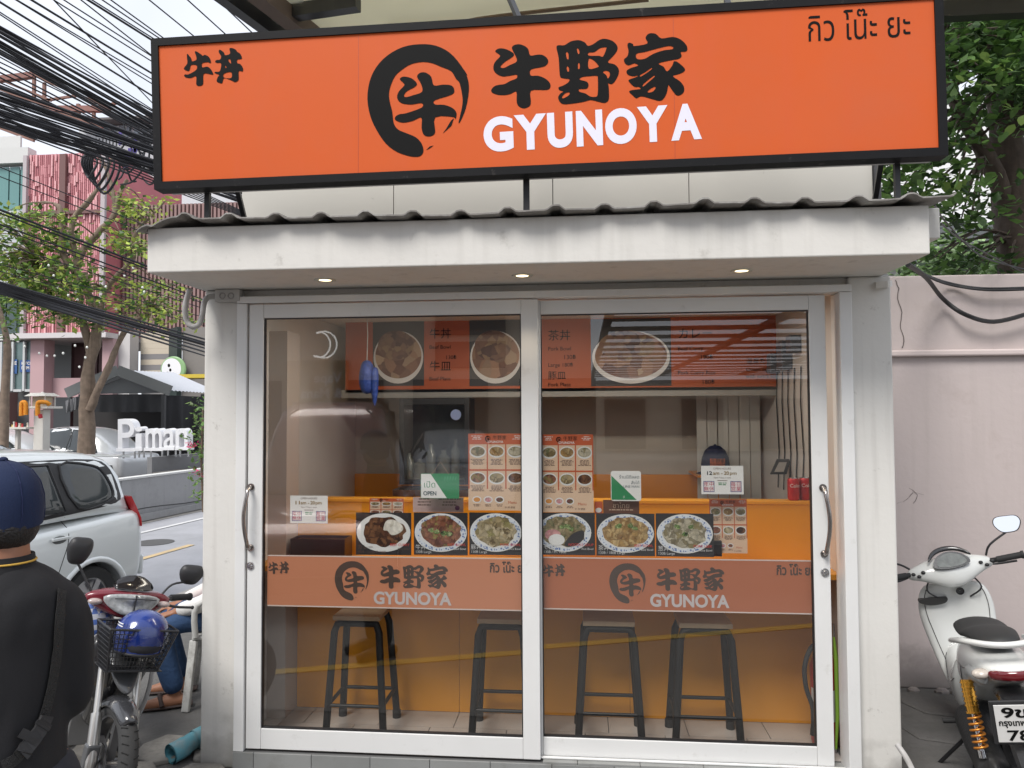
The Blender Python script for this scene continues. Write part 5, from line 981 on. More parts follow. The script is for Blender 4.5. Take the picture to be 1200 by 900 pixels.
t = thing('yellow_awning', 'short yellow awning strip above the gazebo right side', 'awning', (fx(236),YF-1,fz(442))); mb = MB(); mb.box(fx(228),fx(300),YF-2,YF-1,fz(447),fz(443)); mb.build('sheet', mat('awning_yellow', (.6,.45,.05), .6), t)
# building left: teal glass upper, white band, blue shop windows
tl = thing('teal_glass_building', 'building at the far left with teal glass upstairs and blue shop posters below', 'building', (fx(0),YF,-.25))
tg = mat('teal_glass', (.14,.28,.27), .15, var=.1, vs=.5); fr_w = mat('white_frame', (.55,.56,.56), .5)
mb = MB(); mb.box(fx(-80),fx(25),YF+.6,YF+5,-.25,fz(190)); mb.build('core', mat('core_grey', (.3,.31,.31), .8), tl)
for i in range(5):
    for j in range(2):
        x0 = 0+(-26+i*13); a_, b_ = fx(x0)+.03, fx(x0+13)-.03; za, zb = (fz(245,10), fz(193,10)) if j == 0 else (fz(390,10), fz(345,10))
        mb = MB(); mb.box(a_,b_,YF+.3,YF+.36,za,zb); mb.build('window', tg if j == 0 else mat('dark_teal_glass', (.07,.10,.10), .15), tl)
mb = MB(); mb.box(fx(-80),fx(26),YF+.1,YF+.59,fz(190,10),fz(172,10)); mb.build('cornice', mat('cornice_white', (.60,.60,.58), .7), tl)
mb = MB(); mb.box(fx(-80),fx(26),YF+.1,YF+.59,fz(345,10)+.01,fz(246,10)); mb.build('spandrel', mat('spandrel_white', (.50,.52,.54), .7), tl)
mb = MB(); mb.box(fx(-80),fx(36),YF+.2,YF+.59,fz(398,10),fz(391,10)); mb.build('cornice', mat('cornice_white', (.60,.60,.58)), tl)
for i in range(3):
    x0 = -4+i*13.5; a_, b_ = fx(x0)+.05, fx(x0+13.5)-.05
    mb = MB(); mb.box(a_,b_,YF+.3,YF+.36,fz(458,10),fz(400,10)); w_ = mb.build('shop_window', mat('shop_glass', (.13,.19,.19), .12, var=.5, vs=1.5), tl)
    mb = MB(); mb.box(a_-.05,a_+.04,YF+.18,YF+.29,fz(458,10),fz(400,10)); mb.build('frame', fr_w, w_)
    mb = MB(); mb.box(a_+.05,b_,YF+.2,YF+.28,fz(459,10),fz(456,10)); mb.build('sill', fr_w, w_)
def fposter(lab, x0, x1, y0, y1, m_, tx, col):
    a_, b_ = at(x0,y1,YF+.25), at(x1,y0,YF+.25); t = thing('shop_poster', lab, 'poster', ((a_.x+b_.x)/2,YF+.25,a_.z)); mb = MB(); mb.box(a_.x,b_.x,YF+.25,YF+.27,a_.z,b_.z); mb.build('board', m_, t)
    mb = MB(); h = b_.z-a_.z
    for k, s_ in enumerate(tx): text_mb(mb, s_, lambda u, v: (u, YF+.24, v), h*.34, a_.x+.08, b_.z-h*.38*(k+1), bold=.03)
    mb.build('lettering', col, t, fixn=False)
fposter('blue poster with white letters KITCH ITEM in the far shop window', 23, 36, 422, 436, mat('poster_blue', (.04,.10,.28)), ['KITCH','ITEM'], whp)
fposter('dark blue poster beside it at the far left shop window', 6, 20, 421, 438, mat('poster_blue2', (.05,.13,.33)), ['ONE'], whp)
mb = MB(); mb.box(fx(-80),fx(20),YF-.4,YF+.1,-.25,fz(460,10)); mb.build('roller_shutter', mat('shutter_maroon', (.13,.07,.065), .6), tl)
# open steel roof frame and white upper storey up top, behind the cables
sf = thing('roof_frame', 'rusty steel roof frame on the rooftop behind the overhead cables', 'roof frame', (fx(60),YF+3,fz(176)))
rust = mat('rust_paint', (.22,.12,.095), .8, var=.3, vs=2); Y_ = YF+3
def rb(p, q, w=.12): mb = MB(); mb.bar(at(*p,Y_), at(*q,Y_), w, w); mb.build('beam', rust if w < .2 else mat('rust_beam', (.26,.13,.11), .8), sf)
for p, q, w in (((0,93),(40,88),.25),((-10,100),(120,150),.15),((40,88),(130,128),.12),((40,88),(40,120),.12),((52,97),(52,118),.12),((0,93),(60,118),.1),((60,128),(128,128),.25),((75,135),(140,120),.1),((40,120),(90,112),.1),((92,122),(92,148),.14),((110,130),(110,150),.12),((0,150),(40,165),.12)): rb(p,q,w)
up = thing('white_upper_storey', 'white upper storey with railing behind the cable bundles', 'building', (fx(150),YF+8,fz(190))); Yu = YF+8
a_, b_ = at(92,178,Yu), at(300,140,Yu); mb = MB(); mb.box(a_.x,b_.x,Yu,Yu+5,a_.z-6,b_.z); mb.build('wall', mat('upper_white', (.58,.60,.62), .8, var=.05), up)
mb = MB(); a_ = at(88,141,Yu-.6); b_ = at(300,134,Yu-.6); mb.box(a_.x,b_.x,Yu-.8,Yu+5,a_.z,b_.z); mb.build('roof', mat('roof_dark', (.12,.11,.11), .8), up)
for k in range(9): x = 112+k*9; a_, b_ = at(x,160,Yu-.05), at(x+6,147,Yu-.05); mb = MB(); mb.box(a_.x,b_.x,Yu-.05,Yu-.005,a_.z,b_.z); mb.build('window', mat('pale_window', (.28,.33,.38), .2), up)
for k in range(22): x = 112+k*4; a_, b_ = at(x,171,Yu-.5), at(x,162,Yu-.5); mb = MB(); mb.box(a_.x-.02,a_.x+.03,Yu-.5,Yu-.46,a_.z,b_.z); mb.build('baluster', blackm, up)
for x, y in ((0,160),): 
    mb = MB(); a_, b_ = at(-60,180,YF+2), at(26,160,YF+2); mb.box(a_.x,b_.x,YF+1.9,YF+2,a_.z,b_.z); mb.build('parapet', MC['cornice_white'], up)
# ================================================================== overhead cables along the road
cabs = []; r = random.Random(31)
def cab(x0, y0, x1, y1, r_, D0, lab, grp, lev=1.0, sag=0, group_cat='cable', back=9):
    D1 = D0*(486-y0)/(486-y1)*lev; a_, b_ = atd(x0,y0,D0), atd(x1,y1,D1); d = b_-a_
    A = a_-d*(back/d.length); B = b_+d*min(1.6, 14/d.length)
    pts = []
    for k in range(13): t_ = k/12; p = A+(B-A)*t_; p.z -= sag*math.sin(math.pi*t_); pts.append(tuple(p))
    mb = MB(); mb.tube(pts, r_, 5); o = mb.build('overhead_cable', mat('cable_black', (.025,.025,.03), .6), None, loc=a_, smooth=60); tag(o, lab, 'cable', grp)
top = [(-40,-22,178,112),(-30,-30,178,98),(37,0,178,86),(63,0,178,72),(75,0,178,66),(103,0,178,47),(108,0,178,44),(120,0,184,43),(130,0,188,42),(175,0,228,43),(220,0,262,38),(255,0,292,35),(-10,8,178,128),(0,17,178,133),(63,0,178,120),(118,18,178,65),(20,0,178,93)]
names = {5:'thick twin cable crossing the white sky left of the sign',9:'lone cable reaching the top edge of the orange sign',10:'second lone cable above the orange sign top left',11:'rightmost lone cable above the orange sign top edge'}
for k, c_ in enumerate(top): cab(*c_, .009+.006*(k in (5,0,2)), 9.0*486/max(486-c_[1],440), names.get(k, 'thin black overhead cable against the pale sky at the upper left'), 'thin cables against the sky' if k not in names else 'overhead cables')
for k in range(20): y0 = 33+k*1.5+r.uniform(-2,2); cab(0,y0,180,134+k*1.6+r.uniform(-4,4), r.choice((.009,.012,.018)), 8.2+r.uniform(0,.5), 'black cable of the upper dense bundle running down to the sign', 'upper cable bundle')
for k in range(8): y0 = 55+k*6; cab(0,y0,180,152+k*4+r.uniform(-6,6), r.choice((.008,.010)), 8+r.uniform(0,.5), 'thin cable just below the upper dense bundle', 'cables below the upper bundle')
for k in range(26): y0 = 100+k*1.9+r.uniform(-2,2); cab(0,y0,180,166+k*1.5+r.uniform(-5,5), r.choice((.009,.012,.016,.02)), 8+r.uniform(0,.6), 'black cable of the lower dense bundle over the pink building', 'lower cable bundle')
for k in range(6): y0 = 118+k*6; cab(0,y0,180,200+k*3, .009, 8, 'thin cable dipping below the lower dense bundle', 'cables under the lower bundle')
for k, (y0, y1, rr_) in enumerate(((196,292,.006),(207,300,.006),(246,338,.014),(250,341,.010),(263,352,.010),(268,356,.007),(285,362,.006),(310,372,.005),(318,382,.005),(345,402,.005))): cab(0,y0,240,y1,rr_,8,['thin telephone wire over the tree crown','white strung wire across the street tree'][k > 5] if rr_ < .008 else 'mid height black cable passing in front of the street tree','wires in front of the street tree', .8)
for k in range(9): y0 = 331+k*1.6; cab(0,y0,240,398+k*2.6+r.uniform(-2,2),.012,7.2,'black cable of the low drooping bundle above the gazebo','low drooping bundle', .78, .0)
# tangled coil hanging at the joint
c_ = atd(105,195,11); t = thing('cable_coil', 'tangled coil of black cable hanging from the lower bundle over the tree', 'cable coil', c_)
for k in range(5): mb = MB(); rr_ = .13+.035*k; mb.tube([c_+V((math.cos(a)*rr_*.8+k*.03, .05*k+.05*math.sin(a*2), math.sin(a)*rr_*1.3)) for a in [q*.35 for q in range(18)]], .018, 6, closed=True); mb.build('loop', MC['cable_black'], t, smooth=60)
c_ = atd(163,170,11); mb = MB()
t = thing('cable_clump', 'messy knot of cables and purple tape at the end of the lower bundle', 'cable clump', c_)
for k in range(26): p = c_+V((r.uniform(-.35,.35),r.uniform(-.2,.2),r.uniform(-.3,.3))); q = p+V((r.uniform(-.4,.4),r.uniform(-.2,.2),r.uniform(-.35,.2))); m2 = (p+q)/2+V((0,0,-r.uniform(0,.25))); mb.tube(crom([tuple(p),tuple(m2),tuple(q)],4,False), .014, 5)
mb.build('cables', MC['cable_black'], t, smooth=60)['kind'] = 'stuff'
for k in range(5): mb = MB(); p = c_+V((r.uniform(-.2,.2),-.25,r.uniform(-.35,.1))); mb.box(p.x,p.x+.05,p.y,p.y+.01,p.z-.14,p.z+.05); mb.build('tape', mat('tape_purple', (.12,.09,.35), .6), t)
# ================================================================== behind the camera (seen mirrored in the glass)
sb = thing('beige_shophouse', 'beige shophouse across the lane with a vape shop signboard', 'building', (-3,-15,0)); bz = mat('beige_wall', (.62,.54,.43), .8, var=.08, vs=.6)
mb = MB(); mb.box(-9,.2,-16,-13,0,4.6); mb.build('ground_floor', bz, sb)
mb = MB(); mb.box(-9,.2,-16,-13.2,4.61,12); mb.build('upper_floor', mat('grey_upper', (.62,.62,.63), .8, var=.06), sb)
for k in range(13): mb = MB(); x = -8.8+k*.72; mb.box(x,x+.05,-13.19,-13.1,4.7,11.8); mb.build('fin', mat('dark_grey_trim', (.06,.06,.065)), sb)
for k in range(4): x = -8.6+k*2.4; mb = MB(); mb.box(x,x+1.7,-12.995,-12.9,.1,2.5); mb.build('shopfront', mat('dark_window', (.04,.045,.05), .1), sb)
for k in range(2): mb = MB(); mb.box(-3.3,-1.7,-12.995,-12.95,2.75+k*.75,3.35+k*.75); mb.build('window', mat('dark_window', (.04,.045,.05), .1), sb)
vs_ = thing('vape_sign', 'tan signboard reading Vape and Mana, mirrored in the left glass', 'sign', (-5.9,-12.9,3)); mb = MB(); mb.box(-6.7,-5.3,-12.94,-12.8,1.75,2.95); mb.build('board', mat('tan_sign', (.40,.30,.17), .7), vs_)
mb = MB(); f_ = lambda u, v: (-u, -12.79, v); text_mb(mb, 'Vape', f_, .32, 5.42, 2.45, bold=.02); text_mb(mb, '& Mana', f_, .32, 5.40, 2.1, bold=.02); mb.build('lettering', whp, vs_, fixn=False)
ml = thing('moon_lamp', 'white crescent moon outline lamp on the beige shophouse', 'lamp', (-5.8,-12.7,3.3)); mb = MB()
pts = [(-5.8-.3*math.cos(a), -12.7, 3.3+.3*math.sin(a)) for a in [R(60+240*k/20) for k in range(21)]]; pt2 = [(-5.91-.26*math.cos(a), -12.7, 3.3+.285*math.sin(a)) for a in [R(300-225*k/16) for k in range(17)]]; mb.tube(pts+pt2, .018, 6, closed=True); mb.build('tube', mat('moon_glow', (.8,.8,.8), emis=(1,1,.95), es=1.5), ml)
# slatted pergola
pg = thing('slatted_pergola', 'long dark slatted pergola over the lane, mirrored in the right glass', 'pergola', (5,-16,0)); dk = mat('pergola_dark', (.05,.035,.03), .6)
for k in range(15): mb = MB(); y = -5.6-k*1.35; mb.box(.35,11,y-.60,y,3.1,3.112); mb.build('slat', dk, pg)
for x in (.4,3.0,6.0,10.9): mb = MB(); mb.box(x-.06,x+.06,-25.4,-5.5,3.113,3.2); mb.build('beam', dk, pg)
for x,y in ((.4,-25),(10.9,-25),(10.9,-5.7)): mb = MB(); mb.box(x-.07,x+.07,y-.07,y+.07,0,3.098); mb.build('post', dk, pg)
rs = thing('low_beige_house', 'long low beige house behind the slatted pergola', 'building', (6,-31,0)); mb = MB(); mb.box(-3,22,-34,-30,0,3.0); mb.build('wall', bz, rs)
for k in range(4): mb = MB(); mb.box(1+k*3.4,2.8+k*3.4,-29.995,-29.9,.1,2.3); mb.build('window', mat('dark_window', (.04,.045,.05)), rs)
mb = MB(); mb.box(-3.2,22.2,-34.2,-29.7,3.01,3.15); mb.build('roof', mat('roof_dark', (.12,.11,.11)), rs)
# ================================================================== VEHICLES
carglass = glassmat('car_glass', 1.7, tint=(.42,.45,.44))
def paint(name, c, rough=.3): return mat(name, c, rough, metal=.25, coat=.8, var=.02, vs=3)
blk = mat('trim_black', (.02,.02,.022), .5); tyre_m = mat('tyre', (.03,.03,.03), .85, var=.2, vs=20); hub_m = mat('wheel_alloy', (.5,.5,.52), .3, metal=1)
redl = mat('lamp_red', (.45,.015,.02), .15, coat=.5); clearl = mat('lamp_clear', (.6,.6,.6), .12, coat=.6)
def car(label, cat, name, M4, L, Wd, low, roof, side_windows, wheels, pm, wr=.30, group=None, tail=True, handles=(), lines=(), simple=False):
    """x forward from the rear bumper (0..L), y across, z up. low: (x, z_bottom, z_belt, half width); roof: (x, z, half width at the roof)"""
    t = thing(name, label, cat, (0,0,0), group=group); t.matrix_world = M4; OFF[t.name] = V((0,0,0))
    mb = MB(); secs = []
    for x, zb, zt, w in low:
        secs.append([V((x, s*ww, z)) for s, ww, z in ((-1,w*.55,zb),(-1,w*.93,zb+.02),(-1,w*.99,zb+(zt-zb)*.35),(-1,w,zb+(zt-zb)*.62),(-1,w*.975,zt-.06),(-1,w*.93,zt),(1,w*.93,zt),(1,w*.975,zt-.06),(1,w,zb+(zt-zb)*.62),(1,w*.99,zb+(zt-zb)*.35),(1,w*.93,zb+.02),(1,w*.55,zb))])
    secs = [secs[0]]+[q for a, b in zip(secs, secs[1:]) for q in ([ [p.lerp(r_, .5) for p, r_ in zip(a,b)] ]+[b])]
    mb.loft(secs); body = mb.build('body', pm, t, sub=2)
    cs = []
    for wx in wheels:
        c = MB(); c.lathe([(.001,-Wd),(wr*1.16,-Wd),(wr*1.16,Wd),(.001,Wd)], (wx,0,wr), 'y', 32); cs.append(c.build('cut', blk))
    for c in cs: c.matrix_world = M4
    bpy.context.view_layer.update(); cut(body, cs); body.data.polygons.foreach_set('use_smooth', [True]*len(body.data.polygons)); body.data.set_sharp_from_angle(angle=R(38))
    for wx in wheels: mb = MB(); mb.lathe([(.001,-Wd/2+.22),(wr*1.17,-Wd/2+.22),(wr*1.17,Wd/2-.22),(.001,Wd/2-.22)], (wx,0,wr), 'y', 24); mb.build('wheel_well', blk, t)
    # roof shell
    mb = MB(); secs = []
    for x, z, w, zbelt, wb in roof:
        secs.append([V((x, s*ww, zz)) for s, ww, zz in ((-1,wb,zbelt-.03),(-1,wb*.985,zbelt+.04),(-1,w+.035,z-.15),(-1,w,z-.05),(-1,w*.8,z-.01),(-1,w*.4,z+.004),(1,w*.4,z+.004),(1,w*.8,z-.01),(1,w,z-.05),(1,w+.035,z-.15),(1,wb*.985,zbelt+.04),(1,wb,zbelt-.03))])
    mb.loft(secs); rf = mb.build('cabin', pm, t, sub=1)
    def side(x, z, s, d=.0):    # cabin side surface
        for a, b in zip(roof, roof[1:]):
            if a[0] <= x <= b[0]: k = (x-a[0])/(b[0]-a[0]); zr, w, zb_, wb = [a[i]+(b[i]-a[i])*k for i in (1,2,3,4)]; break
        else: a = roof[0] if x < roof[0][0] else roof[-1]; zr, w, zb_, wb = a[1:]
        k = max(0,min(1,(z-zb_)/(zr-.1-zb_))); return V((x, s*(wb*.985+(w+.03-wb*.985)*k+d), z))
    bpy.context.view_layer.update(); from mathutils.bvhtree import BVHTree
    vv = [V(v.co) for o in (rf, body) for v in o.data.vertices]; n0 = len(rf.data.vertices)
    tree = BVHTree.FromPolygons(vv, [tuple(p.vertices) for p in rf.data.polygons]+[tuple(i+n0 for i in p.vertices) for p in body.data.polygons])
    def onside(x, z, s, d):
        h = tree.ray_cast(V((x, s*2, z)), V((0,-s,0))); return V((x, h[0].y+s*d, z)) if h[0] else side(x, z, s, d)
    for s in ((-1,1) if not simple else (-1,1)):
        for poly, isframe in side_windows:
            P = crom(poly, 3) if len(poly) > 4 else [tuple(a[q]+(b[q]-a[q])*k/4 for q in (0,1)) for a, b in zip(poly, poly[1:]+poly[:1]) for k in range(4)]
            cx = sum(p[0] for p in P)/len(P); cz_ = sum(p[1] for p in P)/len(P)
            mb = MB(); rings = [[onside(cx+(x-cx)*f, cz_+(z-cz_)*f, s, (.003 if isframe else .008) if f < 1.04 else .0) for x, z in P] for f in ((1.01,1.0,.85,.6) if isframe else (1.05,1.0,.7,.35))]
            n = len(P)
            vs = [p for q in rings for p in q]+[onside(cx,cz_,s,.003 if isframe else .008)]; fs = [(i*n+k, i*n+(k+1)%n, (i+1)*n+(k+1)%n, (i+1)*n+k) for i in range(3) for k in range(n)]+[(3*n+k, 3*n+(k+1)%n, 4*n) for k in range(n)]
            mb.add(vs, fs)
            if isframe: mb.build('window_surround', blk, t, smooth=60); continue
            wn = mb.build('side_window', mat('tinted_glass', (.035,.042,.045), .06, coat=.6, var=.5, vs=2.5), t, smooth=60)
            mb = MB(); mb.tube([onside(cx+(x-cx)*1.03, cz_+(z-cz_)*1.04, s, .006) for x, z in P], .012, 5, closed=True); mb.build('seal', blk, wn, smooth=60)
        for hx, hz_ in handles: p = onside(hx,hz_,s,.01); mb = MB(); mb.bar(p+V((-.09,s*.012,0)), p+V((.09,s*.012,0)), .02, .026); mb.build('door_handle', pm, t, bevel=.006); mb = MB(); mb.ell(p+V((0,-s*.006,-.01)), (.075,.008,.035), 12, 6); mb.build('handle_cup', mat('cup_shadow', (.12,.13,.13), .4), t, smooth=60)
        for ln in lines: mb = MB(); mb.tube([onside(x,z,s,.0005) for x, z in crom(ln,4,False)], .004, 4); mb.build('door_gap', blk, t)
    for wx in wheels:
        for s in (-1,1):
            y = s*(Wd/2-.03); w_ = wr
            mb = MB(); mb.lathe([(w_*.66,-.17*s),(w_*.92,-.19*s),(w_,-.15*s),(w_,-.03*s),(w_*.93,.0),(w_*.66,-.02*s)], (wx,y,wr), 'y', 32); wh = mb.build('wheel', tyre_m, t, smooth=50)
            mb = MB(); mb.lathe([(w_*.68,-.03*s),(w_*.62,-.035*s),(w_*.60,-.09*s),(.001,-.09*s)], (wx,y,wr), 'y', 32)
            for k in range(6): a = k*math.pi/3; mb.bar((wx,y-.03*s,wr), (wx+math.cos(a)*w_*.64,y-.035*s,wr+math.sin(a)*w_*.64), .055, .02, (0,1,0))
            mb.lathe([(.05,-.02*s),(.001,-.015*s)], (wx,y,wr), 'y', 12); mb.build('rim', hub_m, wh, smooth=40)
    return t, onside
def place(x, y, z, ang): return Matrix.Translation((x,y,z)) @ Matrix.Rotation(ang, 4, 'Z')
# silver people carrier parked at the kerb: rear towards +Y, so its x (forward) axis points to -Y
rear = V((-4.28,3.45,0)); fwd = V((-.2,-.98,0)).normalized(); rt = V((-fwd.y*-1, fwd.x*-1, 0)); side_n = V((.98,-.2,0)).normalized()
org = rear-side_n*.82; silver = paint('silver_paint', (.74,.775,.775))
van, vs_ = car('silver people carrier stopped at the kerb, seen from its rear side behind the motorcycle', 'car', 'silver_van', place(org.x, org.y, -.25, math.atan2(fwd.y,fwd.x)), 4.1, 1.64,
 [(0,.40,.72,.62),(.02,.30,1.02,.74),(.12,.24,1.10,.80),(.5,.22,1.08,.82),(1.5,.20,1.03,.82),(2.6,.20,.98,.82),(3.2,.22,.94,.81),(3.8,.26,.82,.76),(4.08,.34,.66,.62)],
 [(.08,1.14,.60,1.0,.70),(.20,1.56,.60,1.05,.755),(.42,1.655,.60,1.06,.775),(1.0,1.70,.60,1.06,.79),(1.9,1.71,.60,1.02,.79),(2.5,1.66,.59,.98,.79),(3.0,1.36,.60,.94,.78),(3.45,1.02,.62,.88,.75)],
 [([(.36,1.16),(.27,1.26),(.33,1.47),(.50,1.575),(1.2,1.60),(1.9,1.60),(2.4,1.55),(2.92,1.22),(2.90,1.03),(1.8,1.07),(1.0,1.11)],1), ([(.44,1.19),(.36,1.27),(.42,1.44),(.54,1.52),(.88,1.54),(.78,1.17)],0), ([(.93,1.15),(1.01,1.55),(1.72,1.56),(1.76,1.12)],0), ([(1.84,1.11),(1.82,1.56),(2.3,1.51),(2.76,1.24),(2.78,1.08)],0)],
 (.66,3.3), silver, .31, handles=((1.02,.93),(2.02,.90)), lines=([(.92,1.1),(.93,.9),(1.0,.72),(1.08,.5),(1.1,.32)],[(1.80,1.06),(1.81,.7),(1.80,.3)],[(2.84,1.02),(2.86,.7),(2.80,.32)]))
for s in (-1,1):
    mb = MB(); a = [V((.02+.10*k_/4, s*(.70+.045*k_/4), .78+0*k_)) for k_ in range(5)]
    mb.loft([[V((o_+d, s*w*q_, z)) for d, w in ((0,.62),(0,.70),(.03,.765),(.06,.797),(.08,.74),(.06,.66))] for z, o_, q_ in ((.90,.012,.985),(.98,.022,.985),(1.10,.075,.97),(1.20,.115,.945))]); mb.build('tail_lamp', redl, van, smooth=40)
mb = MB(); mb.loft([[V((x,y,z)) for x,y,z in ((.10,yy,1.60),(-.0,yy,1.585),(.0,yy,1.565),(.16,yy,1.585))] for yy in (-.56,-.3,0,.3,.56)]); mb.build('spoiler', silver, van, smooth=50)
mb = MB(); mb.bar((.05,0,.52),(.0,0,.52),1.5,.2); mb.build('rear_bumper', silver, van, bevel=.03)
P_ = lambda k: [V((x, y, z)) for x, y, z in ((.085,-.58,1.10),(.085,.58,1.10),(.19,.52,1.5),(.19,-.52,1.5))]
mb = MB(); q = P_(0); mb.hexa([v+V((-.004,0,0)) for v in q]+[v+V((.03,0,0)) for v in q]); mb.build('rear_window', mat('tinted_glass', (.035,.042,.045)), van)
for s in (-1,1):   # flared arch lips
    for wx in (.66,3.3): mb = MB(); mb.tube([V((wx+math.cos(R(a))*.375, s*(.80), .31+math.sin(R(a))*.375)) for a in range(-5,190,13)], .03, 8); mb.build('wheel_arch', silver, van, smooth=60)
mb = MB(); mb.ell((2.2,-.35,1.05),(.10,.22,.30),12,8); mb.build('seat_back', mat('seat_dark',(.05,.05,.055)), van, smooth=60)
def sedan(label, x, y, ang, pm, group=None, h=1.45, z=-.25, name='parked_car'):
    return car(label, 'car', name, place(x,y,z,ang), 4.5, 1.76,
     [(0,.36,.80,.70),(.08,.26,.95,.80),(.6,.2,.98,.87),(1.6,.19,.95,.88),(2.8,.19,.93,.88),(3.6,.2,.88,.86),(4.2,.24,.76,.80),(4.48,.32,.62,.66)],
     [(.35,.96,.60,.92,.76),(.85,h-.14,.56,.94,.80),(1.4,h-.01,.57,.94,.82),(2.2,h,.57,.92,.82),(2.6,h-.1,.57,.91,.81),(3.3,.98,.60,.88,.79)],
     [([(.75,1.0),(1.05,h-.15),(1.55,h-.1),(1.6,.99)],0),([(1.66,.99),(1.64,h-.09),(2.2,h-.09),(2.55,h-.2),(3.0,.99)],0)], (.85,3.55), pm, .31, group=group, handles=((1.5,.86),(2.4,.85)), lines=([(1.63,.96),(1.63,.6),(1.6,.3)],))
white = paint('white_paint', (.72,.73,.74)); silver2 = paint('pale_silver_paint', (.50,.54,.57))
def atroad(x, y, z): p = atz(x, y, z); return p
# silver saloon beyond the people carrier and the cars parked across the road
HB = math.atan2(-.9945,-.105)
p = atd(82,520,12.5); sedan('pale silver saloon just beyond the people carrier, its cabin over the roofline', p.x-.7, p.y, HB, silver2, z=-.08, h=1.5)
p = atd(96,520,18.5); sedan('white car with its nose behind the street tree, right of the spirit house', p.x-4.0, p.y-.5, R(4), white, 'white cars parked across the road', h=1.62, z=-.2)
p = atd(168,520,19.2); sedan('white car parked between the street tree and the white letters', p.x, p.y, R(176), white, 'white cars parked across the road', h=1.65, z=-.2)
p = atd(12,520,21); sedan('dark maroon car farthest left behind the silver saloon', p.x, p.y, R(178), paint('maroon_paint', (.12,.05,.05)), h=1.6, z=-.2)
# mirrored in the glass: dark red van and white car in the lane behind the camera
redp = paint('dark_red_paint', (.14,.035,.035)); sedan('dark red van behind the camera, mirrored at the left of the glass', -3.3, -7.2, R(80), redp, h=1.9, z=0, name='red_van')
sedan('white car behind the camera, mirrored beside the red van', -2.9, -12.0, R(75), white, h=1.45, z=0, name='white_car')
# ================================================================== MOTORCYCLES
def ringwheel(t, name, c, r, w, spokes, M=None, disc_side=-1, brake=True, th=.62):
    mb = MB(); mb.x = M; mb.lathe([(r*.80,-w*.42),(r*.90,-w*.5),(r*.97,-w*.36),(r,-w*.12),(r,w*.12),(r*.97,w*.36),(r*.90,w*.5),(r*.80,w*.42)], c, 'y', 44)
    wh = mb.build(name, tyre_m, t, smooth=50)
    mb = MB(); mb.x = M; mb.lathe([(r*.82,-w*.40),(r*.76,-w*.36),(r*.74,0),(r*.76,w*.36),(r*.82,w*.40)], c, 'y', 44)
    for k in range(spokes):
        a = 2*math.pi*k/spokes+.3; mb.bar((c[0]+math.cos(a)*.03,c[1],c[2]+math.sin(a)*.03), (c[0]+math.cos(a)*r*.76,c[1],c[2]+math.sin(a)*r*.76), .03, .034, (0,1,0))
    mb.lathe([(.001,-.05),(.035,-.05),(.04,-.03),(.04,.03),(.035,.05),(.001,.05)], c, 'y', 20); mb.build('rim', mat('rim_dark', (.10,.10,.105), .3, metal=.6), wh, smooth=35)
    if brake:
        mb = MB(); mb.x = M; y = c[1]+disc_side*.045; cc = (c[0],y,c[2])
        mb.lathe([(.065,-.002),(.11,-.002),(.11,.002),(.065,.002),(.065,-.002)], cc, 'y', 32)
        for k in range(6): a = k*math.pi/3; mb.bar((cc[0],y,cc[2]), (cc[0]+.07*math.cos(a),y,cc[2]+.07*math.sin(a)), .018, .004, (0,1,0))
        mb.build('brake_disc', steel, wh, smooth=30)
    mb = MB(); mb.x = M
    for k in range(46):      # tread grooves
        for s in (-1,1): a = 2*math.pi*(k+.25*s)/46; p = V((c[0]+math.cos(a)*(r+.0005), c[1]+s*w*.16, c[2]+math.sin(a)*(r+.0005))); q = V((c[0]+math.cos(a+.05)*(r*.955), c[1]+s*w*.44, c[2]+math.sin(a+.05)*(r*.955))); mb.bar(p, q, .004, .004)
    o = mb.build('tread', mat('tread_groove', (.008,.008,.008), .9), wh); o['kind'] = 'stuff'
    return wh
def fender(mb, c, r, w, a0, a1, n=14, thick=.006, drop=.035):
    secs = []
    for k in range(n+1):
        a = R(a0+(a1-a0)*k/n); ww = w*(1-.35*abs(2*k/n-1)**3); d = V((math.cos(a),0,math.sin(a)))
        prof = [(-ww,-drop),(-ww*.85,-.008),(-ww*.4,.006),(ww*.4,.006),(ww*.85,-.008),(ww,-drop)]
        secs.append([V(c)+d*(r+h)+V((0,y,0)) for y, h in prof]+[V(c)+d*(r+h-thick)+V((0,y*.96,0)) for y, h in reversed(prof)])
    return mb.loft(secs)
def mirror(t, base, mid, hc, facing, w, h, M, parent_name='mirror', glass=True, col=None):
    mb = MB(); mb.x = M; mb.tube(crom([base, mid, tuple(V(hc)-V((0,0,h*.35)))], 4, False), .006, 8); o = mb.build(parent_name, plas, t, smooth=60)
    f = V(facing).normalized(); r_ = f.cross(V((0,0,1))).normalized(); u = r_.cross(f)
    pl_ = crom([(-.5,.1),(-.38,.46),(.0,.52),(.42,.46),(.52,.05),(.30,-.42),(0,-.5),(-.32,-.40)], 4)
    def ring(s, d): return [V(hc)+r_*(x*w*s)+u*(z*h*s)+f*d for x, z in pl_]
    mb = MB(); mb.x = M; mb.loft([ring(.35,-.030),ring(.8,-.022),ring(1,-.004),ring(1,.004),ring(.94,.004)], cap=True); mb.build('housing', plas, o, smooth=50)
    mb = MB(); mb.x = M; mb.add(ring(.93,.0055)+[V(hc)+f*.0055], [(i,(i+1)%len(pl_),len(pl_)) for i in range(len(pl_))]); mb.build('mirror_glass', mat('mirror_glass', (.85,.87,.9), .02, metal=1), o)
    return o
